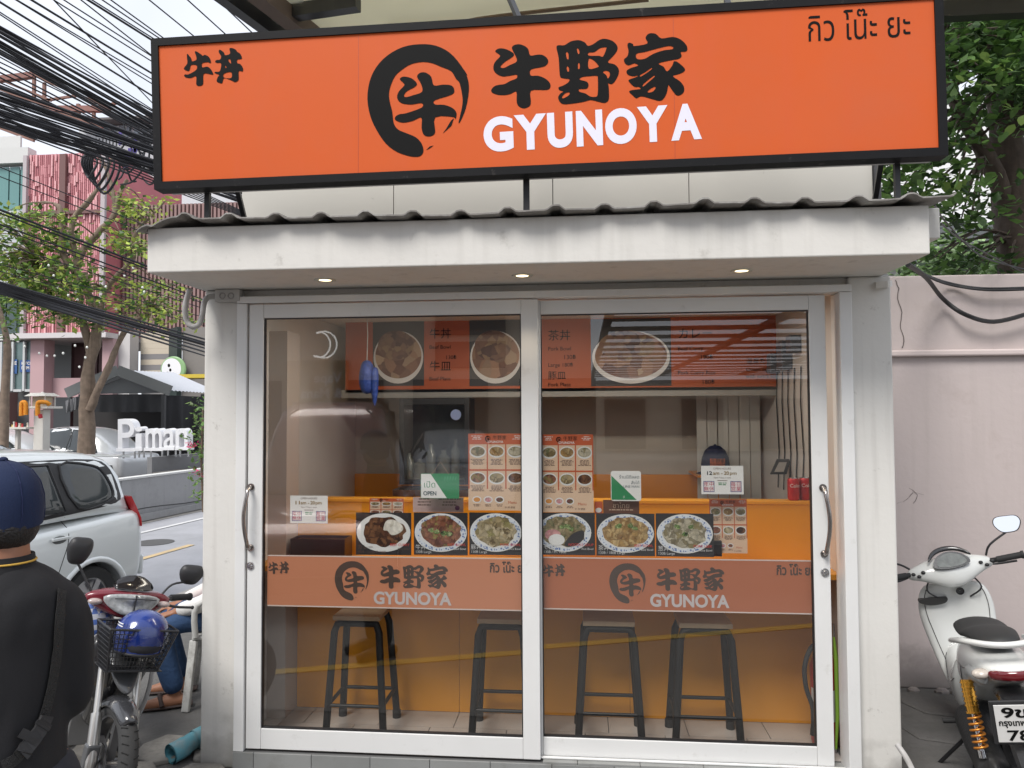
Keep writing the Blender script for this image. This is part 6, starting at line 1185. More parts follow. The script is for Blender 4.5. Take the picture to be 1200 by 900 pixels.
def bike_root(name, lab, contact, ang, lean, grp=None):
    t = bpy.data.objects.new(name, None); COL.objects.link(t); t.matrix_world = Matrix.Translation(contact) @ Matrix.Rotation(ang,4,'Z') @ Matrix.Rotation(lean,4,'X'); t.empty_display_size = .1; OFF[t.name] = V((0,0,0)); return tag(t, lab, 'motorcycle', grp)
hd = V((.70,-.714,0)); o_ = V((-2.06,-.60,0))-hd*.56
m1 = bike_root('motorcycle', 'dark motorcycle with maroon handlebar cowl and a black wire basket, front wheel towards the camera', o_, math.atan2(hd.y,hd.x), R(-11))
m1.matrix_world = m1.matrix_world @ Matrix.Scale(.90,4)
# steering group: turned about the head stem
stem = V((.40,0,.80)); ax = V((-.42,0,.9)).normalized()
def steer(a): return Matrix.Translation(stem) @ Matrix.Rotation(R(a),4,ax) @ Matrix.Translation(-stem)
SM = Matrix.Translation(V((0,0,0))) @ steer(4)
maroon = mat('maroon_plastic', (.16,.015,.025), .25, coat=.6); gpl = mat('grey_plastic', (.07,.072,.076), .28, coat=.5); sil = mat('silver_plastic', (.42,.42,.43), .3, metal=.4, coat=.4); forkm = mat('fork_grey', (.48,.47,.45), .3, metal=.8)
ringwheel(m1, 'front_wheel', (.64,0,.29), .29, .085, 5, SM)
mb = MB(); mb.x = SM
for s in (-1,1): mb = MB(); mb.x = SM; mb.tube([(.655,s*.085,.27),(.655,s*.085,.33),(.57,s*.085,.52)], [.020,.026,.025], 14); mb.tube([(.57,s*.085,.52),(.47,s*.085,.74)], .017, 12); mb.tube([(.655,s*.085,.27),(.655,s*.085,.25)], [.02,.028], 12); mb.build('fork_leg', forkm, m1, smooth=50)
mb = MB(); mb.x = SM; mb.box(.60,.66,-.115,-.055,.30,.40); mb.build('brake_caliper', gpl, m1, bevel=.008)
mb = MB(); mb.x = SM; fender(mb, (.64,0,.29), .315, .055, 55, 160, drop=.045); mb.build('front_fender', mat('fender_dark', (.035,.036,.04), .2, coat=.7), m1, sub=1)
mb = MB(); mb.x = SM; mb.loft([[V((x+dx,y,z)) for dx,y in ((.03,0),(.0,w),(-.03,w*.8),(-.03,-w*.8),(0,-w))] for x,z,w in ((.66,.62,.02),(.60,.68,.075),(.53,.76,.09),(.47,.82,.07))]); mb.build('fork_cover', gpl, m1, sub=2)
# headlight cowl
C_O = [(-.235,1.03),(-.13,1.065),(0,1.075),(.13,1.065),(.235,1.03),(.20,.985),(.10,.935),(0,.905),(-.10,.935),(-.20,.985)]
def yz(poly, x, s=1, zc=.99, sag=.0): return [V((x-abs(y)*sag, y*s, zc+(z-zc)*s)) for y, z in poly]
mb = MB(); mb.x = SM; mb.loft([yz(C_O,.27,.62), yz(C_O,.31,.93), yz(C_O,.36,1), yz(C_O,.43,.86,sag=.28), yz(C_O,.455,.70,sag=.35)]); mb.build('handlebar_cowl', maroon, m1, sub=1)
H_O = [(-.165,1.035),(-.08,1.052),(0,1.056),(.08,1.052),(.165,1.035),(.125,.985),(.055,.945),(0,.937),(-.055,.945),(-.125,.985)]
mb = MB(); mb.x = SM; mb.loft([yz(H_O,.44,1,sag=.34), yz(H_O,.462,.96,sag=.36), yz(H_O,.474,.80,sag=.36), yz(H_O,.478,.4,sag=.3)]); hl = mb.build('headlight', mat('headlight_glass', (.30,.31,.31), .08, coat=.9, var=.75, vs=45), m1, sub=1)
mb = MB(); mb.x = SM; mb.bar((.478,0,.943),(.462,0,1.05),.006,.006,(0,1,0)); mb.bar((.466,-.10,1.03),(.475,0,1.035),.004,.004); mb.bar((.466,.10,1.03),(.475,0,1.035),.004,.004); mb.build('lens_divider', plas, hl)
S_O = [(-.12,.0),(-.10,.045),(-.05,.078),(0,.086),(.05,.078),(.10,.045),(.12,.0),(0,.012)]
mb = MB(); mb.x = SM; mb.loft([[V((.455-abs(y)*.45-(z)*.9-d, y, 1.055+z)) for y, z in S_O] for d in (0,.006)]); mb.build('fly_screen', mat('smoke_screen', (.015,.013,.014), .12, coat=.6), m1, sub=1)
for s in (-1,1):
    mb = MB(); mb.x = SM; mb.ell((.39,s*.165,1.0),(.022,.035,.016),12,8); mb.build('turn_signal', mat('signal_amber', (.42,.34,.32), .2, coat=.5), m1, smooth=180)
    mb = MB(); mb.x = SM; mb.tube([(.32,s*.16,1.01),(.29,s*.23,1.015),(.27,s*.24,1.015)], .012, 10); mb.build('handlebar', blackm, m1, smooth=60)
    mb = MB(); mb.x = SM; mb.tube([(.27,s*.24,1.015),(.235,s*.35,1.02)], .0175, 14); mb.tube([(.235,s*.35,1.02),(.232,s*.36,1.02)], .021, 14); gp_ = mb.build('grip', rubber, m1, smooth=40)
    mb = MB(); mb.x = SM; mb.tube(crom([(.35,s*.17,1.0),(.36,s*.24,.985),(.33,s*.345,.98)],4,False), .007, 8); mb.ell((.33,s*.345,.98),(.01,.01,.01),8,6); mb.build('lever', blackm, m1, smooth=60)
mirror(m1, (.31,-.17,1.03), (.29,-.215,1.10), (.27,-.265,1.22), (-1,-.1,.1), .115, .135, SM)
mirror(m1, (.31,.17,1.03), (.30,.22,1.09), (.28,.315,1.145), (-1,.1,.1), .125, .105, SM)
# basket of black mesh
mb = MB(); mb.x = SM
def bk_pt(u, v, s):      # side walls: u along, v height 0..1
    pass
tb, bb_ = ((.47,.70),(-.155,.155)), ((.50,.66),(-.115,.115)); zt1, zb1 = .93, .735
def corner(i, k): a, b = (tb, bb_)[k]; return V((a[(0,1,1,0)[i]], b[(0,0,1,1)[i]], (zt1,zb1)[k]))
for i in range(4):
    A, B, C_, D_ = corner(i,0), corner((i+1)%4,0), corner((i+1)%4,1), corner(i,1); n = 15 if i%2 else 11
    for k in range(1,n): mb.bar(A.lerp(B,k/n), D_.lerp(C_,k/n), .0034, .0034)
    for k in range(1,9): mb.bar(A.lerp(D_,k/9), B.lerp(C_,k/9), .0034, .0034)
o = mb.build('basket_mesh', blackm, m1); o['kind'] = 'stuff'
mb = MB(); mb.x = SM; mb.tube([corner(i,0) for i in range(4)], .006, 6, closed=True); mb.tube([corner(i,1) for i in range(4)], .005, 6, closed=True)
for i in range(4): mb.bar(corner(i,0), corner(i,1), .006, .006)
mb.bar((.50,0,.735),(.68,0,.735),.26,.004); mb.bar((.45,0,.80),(.50,0,.78),.1,.02); mb.build('basket_frame', blackm, m1)
# body behind
mb = MB(); mb.tube([(.42,0,.90),(.36,0,.62),(.22,0,.40)], [.09,.10,.07], 14); mb.ell((.36,0,.70),(.09,.17,.20)); mb.tube([(.25,0,.42),(.0,0,.42),(-.25,0,.52)], [.07,.06,.08], 12); mb.ell((-.30,0,.60),(.30,.11,.10)); mb.ell((-.62,0,.68),(.22,.08,.06)); mb.build('frame_cover', mat('black_gloss', (.02,.02,.022), .2, coat=.6), m1, fuse=.014)
for s in (-1,1): mb = MB(); mb.loft([[V((x,s*(y+dy),z+dz)) for dy,dz in ((0,.0),(.02,.03),(.035,0),(.02,-.03))] for x,y,z in ((.42,.10,.86),(.44,.145,.74),(.40,.17,.58),(.33,.165,.42),(.26,.14,.34))]); mb.build('leg_shield', sil, m1, sub=2)
mb = MB(); mb.ell((-.22,0,.76),(.26,.12,.05)); mb.ell((-.52,0,.78),(.22,.10,.045)); mb.build('seat', mat('seat_vinyl', (.02,.02,.02), .6), m1, fuse=.012)
mb = MB(); mb.box(-.05,.17,-.10,.10,.24,.40); mb.lathe([(.001,-.13),(.09,-.13),(.10,-.1),(.10,.1),(.09,.13),(.001,.13)], (.0,0,.32), 'y', 20); mb.build('engine', mat('engine_grey', (.2,.2,.2), .45, metal=.6), m1, bevel=.006)
ringwheel(m1, 'rear_wheel', (-.62,0,.29), .29, .09, 5, None, brake=False)
mb = MB(); mb.tube([(.05,-.13,.24),(-.3,-.15,.26),(-.75,-.16,.36)], [.02,.045,.05], 12); mb.build('exhaust', steel, m1, smooth=50)
mb = MB(); fender(mb, (-.62,0,.29), .34, .07, 40, 165); mb.build('rear_fender', gpl, m1)
for s in (-1,1): mb = MB(); mb.tube([(-.62,s*.09,.29),(-.45,s*.12,.62)], .02, 10); mb.build('shock', chrome, m1, smooth=50)
mb = MB(); mb.tube([(.0,.12,.25),(-.03,.30,.03)], .011, 8); mb.build('side_stand', blackm, m1)
MW = m1.matrix_world
def onbike(name, lab, cat, mbl, mats, **k): 
    for m_ in mbl: m_.x = None
# blue helmet in the basket
h = thing('blue_helmet', 'blue open face helmet lying in the motorcycle basket', 'helmet', MW @ SM @ V((.60,0,.74))); HM = MW @ SM
c = V((.60,.02,.885)); mb = MB(); n = 28
prof = [(.108,-.07),(.120,-.02),(.119,.03),(.105,.07),(.078,.10),(.042,.118),(.001,.123)]
mb.x = HM; mb.lathe([(r_, z) for r_, z in prof], c, 'z', n); mb.build('shell', mat('helmet_blue', (.012,.035,.20), .22, coat=.7, var=.6, vs=9), h, smooth=60)
mb = MB(); mb.x = HM; mb.lathe([(.121,-.03),(.128,-.02),(.126,.025),(.108,.062)], c, 'z', 16, a0=R(-75), a1=R(75)); mb.build('visor', glassmat('visor', 1.6, tint=(.75,.78,.85)), h, smooth=60)
mb = MB(); mb.x = HM; mb.ell(c+V((.045,0,-.035)),(.078,.095,.052),16,8)
for z0_ in (.05,.062): mb2 = MB(); mb2.x = HM; mb2.lathe([(.1155,z0_-.004),(.1145,z0_)], c, 'z', 28, a0=R(70), a1=R(290)); mb2.build('stripe', white_ch, h)
mb2 = MB(); mb2.x = HM; mb2.tube([c+V((.110*math.cos(a),.110*math.sin(a),-.07)) for a in [q*math.pi/14 for q in range(28)]], .006, 6, closed=True); mb2.build('rim_trim', plas, h, smooth=60)
if 1: pass; mb.build('lining', mat('lining_dark', (.02,.02,.025), .9), h, smooth=60)
t = thing('checked_bag', 'blue and white checked plastic bag tucked behind the basket', 'bag', MW @ V((.30,-.17,.90))); mb = MB(); mb.x = MW; rr = random.Random(2)
mb.loft([[V((.31+math.cos(a)*.05*f*rr.uniform(.8,1.1), -.13+math.sin(a)*.10*f*rr.uniform(.85,1.1), z)) for a in [q*.55 for q in range(11)]] for z, f in ((.78,.6),(.82,1),(.90,1.05),(.96,.8),(.985,.3))]); mb.build('sheet', pattern('blue_check', (.62,.64,.70), (.10,.18,.50), 42), t, sub=1)
# ------------------------------------------------------------------ white scooter at the right
hs = V((.27,.963,0)); so_ = V((2.01,.27,0))
m2 = bike_root('scooter', 'white scooter with black grips parked nose to the pinkish wall, seen from behind', so_, math.atan2(hs.y,hs.x), R(-9))
m2.matrix_world = m2.matrix_world @ Matrix.Scale(.93,4)
wp = mat('scooter_white', (.66,.67,.65), .22, coat=.7, var=.02); gpw = mat('scooter_grey', (.34,.35,.35), .35, coat=.3); bgl = mat('black_gloss', (.02,.02,.022))
SM = Matrix.Translation(V((.45,0,.8))) @ Matrix.Rotation(R(10),4,V((-.42,0,.9)).normalized()) @ Matrix.Translation(V((-.45,0,-.8)))
ringwheel(m2, 'front_wheel', (.64,0,.27), .27, .10, 5, SM)
mb = MB(); mb.x = SM; fender(mb, (.64,0,.27), .31, .08, 25, 165, drop=.05); mb.build('front_fender', wp, m2, sub=1)
for s in (-1,1): mb = MB(); mb.x = SM; mb.tube([(.64,s*.09,.27),(.50,s*.08,.66)], .02, 10); mb.build('fork_leg', blackm, m2, smooth=50)
mb = MB(); mb.x = SM
H_ = [(.235,((.36,.985),(.40,1.005),(.41,.96),(.37,.94))),(.19,((.33,.985),(.39,1.035),(.44,.97),(.36,.925))),(.12,((.30,.965),(.38,1.065),(.49,.99),(.345,.885))),(.06,((.285,.93),(.36,1.08),(.52,1.0),(.34,.845))),(0,((.275,.92),(.35,1.085),(.53,1.0),(.335,.835)))]
mb.loft([[V((x,-y,z)) for x,z in p_] for y, p_ in H_]+[[V((x,y,z)) for x,z in p_] for y, p_ in H_[-2::-1]])
mb.build('handlebar_cover', wp, m2, sub=2)
mb = MB(); mb.x = SM; q = crom([(-.095,-.02),(-.07,.035),(0,.06),(.07,.035),(.095,-.02),(0,-.04)],4); f_ = lambda y, h: V((.335+h*.52-.015, y, 1.045+h*.85-.02)) 
nrm = V((-.85,0,.52)); mb.loft([[f_(y,h)+nrm*d for y,h in q] for d in (-.015,.006)]); db = mb.build('dashboard', bgl, m2)
mb = MB(); mb.x = SM; mb.loft([[f_(y*.82,h*.82)+nrm*d for y,h in q] for d in (.004,.008)]); mb.build('screen', mat('dash_glass', (.16,.17,.16), .08, coat=.6, var=.5, vs=40), db)
mb = MB(); mb.x = SM; mb.loft([[V((.375+a*.02+x_,y,1.075+b*.02+zz)) for a,b in ((-1,-.5),(0,1),(1,0),(0,-1))] for y,x_,zz in ((-.12,-.05,-.03),(-.07,0,.01),(0,.01,.02),(.07,0,.01),(.12,-.05,-.03))]); mb.build('top_visor', bgl, m2, sub=2)
for s in (-1,1):
    mb = MB(); mb.x = SM; mb.tube([(.375,s*.22,.98),(.35,s*.25,.985)], .014, 10); mb.tube([(.35,s*.245,.985),(.315,s*.365,.995)], .0175, 14); mb.tube([(.315,s*.362,.995),(.312,s*.375,.995)], .022, 14); mb.build('grip', rubber, m2, smooth=40)
    mb = MB(); mb.x = SM; mb.tube(crom([(.44,s*.19,.96),(.43,s*.26,.945),(.39,s*.36,.95)],4,False), .0065, 8); mb.build('lever', blackm, m2, smooth=60)
    for k in range(3): mb = MB(); mb.x = SM; mb.ell((.335-.004*k, s*(.155+.028*k), .985-.018*(k%2)+.004),(.012,.012,.010),10,6); mb.build('switch', plas, m2, smooth=60)
mirror(m2, (.39,-.21,1.01), (.37,-.24,1.07), (.36,-.355,1.165), (-1,.45,.42), .135, .095, SM)
mirror(m2, (.39,.21,1.01), (.37,.26,1.05), (.36,.36,1.13), (-1,-.35,.15), .135, .095, SM)
# front shield and inner panel
mb = MB()
def sring(x, z, w, d): return [V((x+d,0,z)), V((x+d*.5,w*.7,z)), V((x-d*.6,w,z)), V((x-d*1.2,w*.75,z)), V((x-d*.7,0,z)), V((x-d*1.2,-w*.75,z)), V((x-d*.6,-w,z)), V((x+d*.5,-w*.7,z))]
mb.loft([sring(.46,.90,.14,.06), sring(.49,.84,.20,.07), sring(.51,.72,.225,.08), sring(.49,.58,.20,.08), sring(.43,.44,.17,.07), sring(.36,.32,.14,.06), sring(.27,.27,.11,.04)]); mb.build('leg_shield', wp, m2, sub=2)
mb = MB(); q = crom([(-.075,.012),(-.05,.02),(.06,.016),(.075,-.004),(.02,-.022),(-.055,-.014)],3); mb.loft([[V((.428-d, y+.115, z+.79)) for y,z in q] for d in (-.02,.03)]); mb.build('glove_pocket', mat('pocket_dark', (.03,.03,.03), .5), m2)
mb = MB(); mb.tube(crom([(.44,.10,.93),(.38,.14,.86),(.42,.08,.80)],4,False), .005, 6); mb.tube(crom([(.44,-.10,.93),(.38,-.14,.86),(.42,-.08,.80)],4,False), .005, 6); mb.build('brake_cable', plas, m2)
mb = MB(); mb.lathe([(.001,.0),(.018,0),(.022,-.01)], (.405,-.03,.84), 'x', 16); mb.build('ignition', bgl, m2, smooth=40)
mb = MB(); mb.box(.385,.40,.0,.075,.885,.925); mb.build('warning_label', mat('label_grey', (.12,.12,.12), .5), m2)
# tunnel and side bodies
mb = MB()
def bring(x, z0, z1, w): return [V((x,0,z1)), V((x,w*.7,z1-.01)), V((x,w,(z0+z1)/2+.02)), V((x,w*.8,z0)), V((x,0,z0)), V((x,-w*.8,z0)), V((x,-w,(z0+z1)/2+.02)), V((x,-w*.7,z1-.01))]
mb.loft([bring(.42,.36,.60,.12), bring(.30,.27,.54,.15), bring(.15,.24,.52,.16), bring(.02,.26,.60,.16), bring(-.1,.32,.70,.155)]); mb.build('tunnel', wp, m2, sub=2)
mb = MB(); mb.loft([bring(-.04,.44,.72,.11), bring(-.16,.42,.76,.145), bring(-.34,.47,.79,.158), bring(-.55,.60,.80,.150), bring(-.72,.69,.81,.125), bring(-.83,.73,.80,.09)]); mb.build('tail_body', wp, m2, sub=2)
for s in (-1,1):
    mb = MB(); mb.loft([[V((x,s*(w+a),z+b)) for a,b in ((-.03,.05),(.012,.03),(.012,-.03),(-.03,-.05))] for x,w,z in ((-.55,.15,.70),(-.68,.14,.72),(-.80,.105,.735))]); mb.build('tail_wing', gpw, m2, sub=1)
    mb = MB(); mb.ell((-.775,s*.115,.755),(.035,.038,.022),14,8); mb.build('turn_signal', mat('lamp_clear2', (.50,.45,.40), .12, coat=.7, var=.4, vs=60), m2, smooth=180)
mb = MB(); mb.loft([[V((x,y,z)) for y,z in ((-w,h-.02),(-w*.9,h+.03),(0,h+.05),(w*.9,h+.03),(w,h-.02))] for x,w,h in ((.02,.06,.73),(-.06,.11,.775),(-.2,.13,.80),(-.33,.13,.79),(-.42,.125,.83),(-.58,.11,.845),(-.70,.08,.835))]); mb.build('seat', mat('seat_vinyl', (.02,.02,.02)), m2, sub=2)
mb = MB(); mb.tube(crom([(-.38,.155,.79),(-.52,.16,.83),(-.70,.14,.875),(-.80,.07,.885),(-.82,0,.885),(-.80,-.07,.885),(-.70,-.14,.875),(-.52,-.16,.83),(-.38,-.155,.79)],4,False), .017, 10, flat=.8); mb.build('grab_rail', wp, m2, smooth=60)
mb = MB(); mb.loft([[V((x+a,y,z)) for a,z in ((0,.79),(-.02,.78),(-.02,.745),(0,.735))] for y,x in ((-.10,-.80),(-.05,-.835),(0,-.845),(.05,-.835),(.10,-.80))]); mb.build('tail_lamp', mat('tail_red', (.13,.008,.012), .1, coat=.8), m2, sub=2)
mb = MB(); mb.loft([[V((x,y,z)) for y in (-w,w)]+[V((x,y,z-.05)) for y in (w,-w)] for x,z,w in ((-.60,.66,.08),(-.75,.68,.08),(-.86,.66,.075),(-.93,.58,.07))]); mb.build('mudguard', bgl, m2, sub=1)
mb = MB(); mb.box(-.905,-.895,-.045,.045,.635,.66); mb.build('reflector', redl, m2, bevel=.002)
# number plate, tilted
PMx = Matrix.Translation(V((-.93,.01,.60))) @ Matrix.Rotation(R(-14),4,'Y')
mb = MB(); mb.x = PMx; mb.box(.003,.014,-.125,.125,-.10,.10); pf_ = mb.build('plate_frame', plas, m2, bevel=.004)
mb = MB(); mb.x = PMx; mb.box(-.002,.002,-.11,.11,-.085,.085); mb.build('plate', whp, pf_, bevel=.001)
mb = MB(); f_ = lambda u, v: PMx @ V((-.0035, -u, v)); word(mb, '9ขค', f_, -.085, .028, .15, .048); word(mb, 'กรุงเทพมหานคร', f_, -.10, -.018, .20, .032); word(mb, '784', f_, -.075, -.078, .13, .05, 0, .02); mb.build('plate_lettering', signblk, pf_, fixn=False)
def onto(objname_mesh, pts, r_=.0025):
    o = objname_mesh; P = []
    for p in crom(pts, 5, False):
        ok, loc, nn, _ = o.closest_point_on_mesh(V(p)); P.append(loc+nn*.0008)
    mb = MB(); mb.tube(P, r_, 5); mb.build('panel_gap', bgl, m2)
bpy.context.view_layer.update()
TB = [o for o in kids(m2) if o.name.startswith('tail_body')][0]; LS = [o for o in kids(m2) if o.name.startswith('leg_shield')][0]; TN = [o for o in kids(m2) if o.name.startswith('tunnel')][0]
for s in (-1,1):
    onto(TB, [(-.06,s*.2,.60),(-.25,s*.2,.66),(-.45,s*.2,.69),(-.70,s*.2,.745)]); onto(TB, [(-.30,s*.2,.50),(-.36,s*.2,.60),(-.40,s*.2,.68)]); onto(LS, [(.40,s*.15,.86),(.38,s*.17,.74),(.35,s*.15,.60),(.30,s*.12,.46)]); onto(TN, [(.38,s*.14,.52),(.15,s*.2,.44),(-.05,s*.2,.50)])
# rear wheel, swing unit, golden shock, stand
ringwheel(m2, 'rear_wheel', (-.64,0,.27), .27, .115, 5, None, brake=False)
mb = MB(); mb.tube([(-.15,.10,.33),(-.4,.12,.30),(-.64,.12,.27)], [.09,.075,.07], 14); mb.ell((-.64,.12,.27),(.09,.035,.09)); mb.ell((-.12,0,.33),(.14,.12,.10)); mb.build('swing_unit', mat('engine_dark', (.045,.045,.045), .5, metal=.4, bump=.3, bs=80), m2, fuse=.012)
mb = MB(); fender(mb, (-.64,0,.27), .30, .07, 60, 175); mb.build('rear_fender', plas, m2)
sa, sb_ = V((-.56,.15,.66)), V((-.64,.155,.34)); dd = (sb_-sa)
mb = MB(); mb.tube([sa, sa+dd*.42], .026, 16); mb.tube([sa+dd*.42, sa+dd*.44], .031, 16); sk = mb.build('shock', mat('gold', (.75,.38,.06), .22, metal=.9), m2, smooth=40)
mb = MB()
for k in range(6): mb.tube([sa+dd*(.03+.06*k), sa+dd*(.045+.06*k)], .030, 16)
mb.build('cooling_fins', MC['gold'], sk)
cx_ = dd.normalized(); ra = cx_.cross(V((0,1,0))).normalized(); rb_ = cx_.cross(ra); mb = MB()
mb.tube([sa+dd*(.45+.45*k/90)+ra*.027*math.cos(k*.42)+rb_*.027*math.sin(k*.42) for k in range(91)], .0055, 7); mb.build('coil_spring', mat('spring_orange', (.65,.25,.04), .3, metal=.6), sk, smooth=60)
mb = MB(); mb.tube([sa+dd*.44, sa+dd*.93], .010, 10); mb.tube([sa+dd*.9, sb_], .018, 12); mb.build('damper_rod', chrome, sk, smooth=40)
for s in (-1,1): mb = MB(); mb.tube(crom([(-.15,s*.09,.24),(-.22,s*.15,.10),(-.30,s*.19,.012)],3,False), .013, 8); mb.build('stand_leg', blackm, m2, smooth=50)
mb = MB(); mb.tube([(-.02,.13,.27),(-.02,.23,.27)], .014, 8); mb.build('footpeg', rubber, m2, smooth=50)
mb = MB(); mb.tube([(-.1,.12,.24),(.02,.30,.02)], .010, 8); mb.build('side_stand', blackm, m2)
mb = MB(); mb.tube([(-.2,-.14,.25),(-.45,-.17,.28),(-.82,-.18,.38)], [.025,.055,.06], 14); mb.build('exhaust', gpl, m2, smooth=50)
# ================================================================== PEOPLE
skin_m = mat('skin', (.30,.135,.075), .55, var=.08, vs=6); hair_m = mat('hair_black', (.012,.010,.010), .6, var=.4, vs=60, bump=.6, bs=150)
def hand(mb, w, d, palmn, s=1, curl=.35):
    """w wrist, d direction of the fingers, palmn palm normal"""
    d = V(d).normalized(); n_ = V(palmn).normalized(); sd = d.cross(n_).normalized()*s; w = V(w)
    mb.tube([w, w+d*.03, w+d*.085], [.024,.034,.036], 10, flat=.55)
    for i, (o_, L_) in enumerate(((-.030,.070),(-.010,.080),(.010,.075),(.029,.060))):
        b = w+d*.08+sd*o_; c = curl*(1+.15*i); p1 = b+(d*math.cos(c*.5)+n_*math.sin(c*.5))*L_*.45; p2 = p1+(d*math.cos(c*1.3)+n_*math.sin(c*1.3))*L_*.32; p3 = p2+(d*math.cos(c*2)+n_*math.sin(c*2))*L_*.26
        mb.tube([b-d*.02, p1, p2, p3], [.0098,.0092,.0085,.0065], 7)
    b = w+d*.03-sd*.026; p1 = b+(d*.6-sd*.6+n_*.3).normalized()*.036; p2 = p1+(d*.85-sd*.3+n_*.3).normalized()*.032; mb.tube([b+sd*.01, p1, p2], [.014,.0115,.008], 7)
def limb(mb, pts, rs, n=12): mb.tube(crom([tuple(p) for p in pts],3,False), [r for a, b in zip(rs, rs[1:]) for r in (a, a+(b-a)/3, a+(b-a)*2/3)]+[rs[-1]], n); [mb.ell(p, (r,r,r), 10, 7) for p, r in ((pts[0],rs[0]),(pts[-1],rs[-1]))]
def head(mb, c, f, s=1):
    """c centre of the skull, f facing"""
    f = V(f).normalized(); l = V((0,0,1)).cross(f); rot = Matrix((f, l, f.cross(l))).transposed()
    mb.ell(c, (.098*s,.078*s,.105*s), 18, 12, rot=rot); mb.ell(V(c)+f*.028*s-V((0,0,.055*s)), (.068*s,.058*s,.068*s), 14, 9, rot=rot); mb.ell(V(c)+f*.098*s-V((0,0,.02*s)), (.018*s,.014*s,.022*s), 8, 6, rot=rot)
    for k in (-1,1): mb.ell(V(c)+l*k*.080*s-V((0,0,.018*s)), (.018*s,.008*s,.03*s), 8, 6, rot=rot)
    return f, l, rot
# foreground man, seen from behind at the left edge
fc = V((-.78,.62,0)).normalized(); lf = V((0,0,1)).cross(fc); P0 = atd(6,600,1.92); P0 = V((P0.x,P0.y,0))
pm_ = thing('person', 'person in a navy cap and black polo shirt seen from behind at the left edge', 'person', P0)
def L(a, b, z): return P0+fc*a+lf*b+V((0,0,z))
mb = MB(); hc = L(.03,0,1.50); head(mb, hc, fc)
limb(mb, [L(.0,0,1.26), L(.01,0,1.40), L(.02,0,1.44)], [.075,.060,.058])
def torso(mb, rows, cap=True):
    mb.loft([[P0+fc*(a+math.sin(t_)*dp)+lf*(math.cos(t_)*w)+V((0,0,z)) for t_ in [2*math.pi*k/20 for k in range(20)]] for z, w, dp, a in rows], cap=cap)
torso(mb, ((.80,.125,.09,0),(.95,.12,.09,0),(1.12,.13,.09,0),(1.24,.135,.085,0),(1.31,.10,.06,0)))
for s in (-1,1):
    limb(mb, [L(0,s*.125,1.22), L(.01,s*.155,1.00), L(.24,s*.10,1.03)], [.042,.038,.026]); hand(mb, L(.245,s*.10,1.035), fc*.9-lf*s*.4, V((0,0,-1)), s)
    limb(mb, [L(0,s*.09,.80), L(.02,s*.10,.45), L(0,s*.10,.09)], [.085,.055,.038]); mb.tube([L(-.03,s*.10,.05), L(.10,s*.11,.035), L(.20,s*.115,.025)], [.045,.045,.03], 10)
mb.build('body', skin_m, pm_, fuse=.009, smo=3)
black_cl = mat('black_cotton', (.011,.011,.013), .9, var=.25, vs=5, bump=.08, bs=220)
mb = MB(); torso(mb, ((.74,.15,.12,0),(.84,.15,.12,0),(.98,.145,.115,0),(1.12,.155,.115,0),(1.22,.165,.11,-.005),(1.285,.155,.10,-.005),(1.325,.12,.085,0),(1.36,.072,.068,.01)))
for s in (-1,1): limb(mb, [L(0,s*.105,1.245), L(-.004,s*.135,1.19), L(.0,s*.158,1.04), L(.01,s*.158,.98)], [.070,.070,.060,.050])
sh_ = mb.build('polo_shirt', black_cl, pm_, fuse=.012, smo=6)
# cloth folds: push the surface by long soft waves
from mathutils import noise
for v in sh_.data.vertices:
    q = (v.co)*1.0; f1 = noise.noise(V((q.x*7,q.y*7,q.z*3.2+q.x*4)))*.014+abs(noise.noise(V((q.x*15+3,q.y*15,q.z*5-q.x*9))))*.008
    v.co += v.normal*f1
mb = MB(); mb.loft([[L(.012+math.sin(t_)*r_*1.05, math.cos(t_)*r_, z) for t_ in [2*math.pi*k/24 for k in range(24)]] for z, r_ in ((1.335,.080),(1.36,.074),(1.388,.070),(1.388,.064),(1.34,.064))], cap=False); mb.build('collar', black_cl, pm_, smooth=60)
mb = MB(); mb.tube([L(.012+math.sin(t_)*.0765, math.cos(t_)*.0735, 1.372) for t_ in [2*math.pi*k/24 for k in range(24)]], .0028, 6, closed=True); mb.build('collar_stripe', mat('collar_yellow', (.55,.33,.05), .7), pm_)
mb = MB(); torso(mb, ((.72,.175,.12,0),(.85,.17,.12,0)))
for s in (-1,1): limb(mb, [L(0,s*.09,.78), L(.02,s*.10,.45), L(0,s*.10,.13)], [.10,.075,.06])
mb.build('trousers', mat('dark_trousers', (.02,.022,.03), .85), pm_, fuse=.014)
for s in (-1,1): mb = MB(); mb.tube([L(-.06,s*.10,.045), L(.08,s*.11,.045), L(.21,s*.115,.03)], [.045,.052,.035], 12); mb.ell(L(-.06,s*.10,.045),(.045,.045,.045)); mb.build('shoe', mat('shoe_black', (.02,.02,.02), .6), pm_, fuse=.012)
f, l, rot = fc, lf, Matrix((fc, lf, V((0,0,1)))).transposed()
mb = MB(); mb.ell(hc+V((0,0,-.038))-fc*.008, (.098,.083,.072), 18, 12, rot=rot); mb.build('hair', hair_m, pm_, smooth=180)
for s in (-1,1): mb = MB(); mb.ell(hc+fc*.090+lf*s*.032+V((0,0,.0)), (.008,.013,.006), 8, 6, rot=rot); mb.build('eye', whp, pm_)
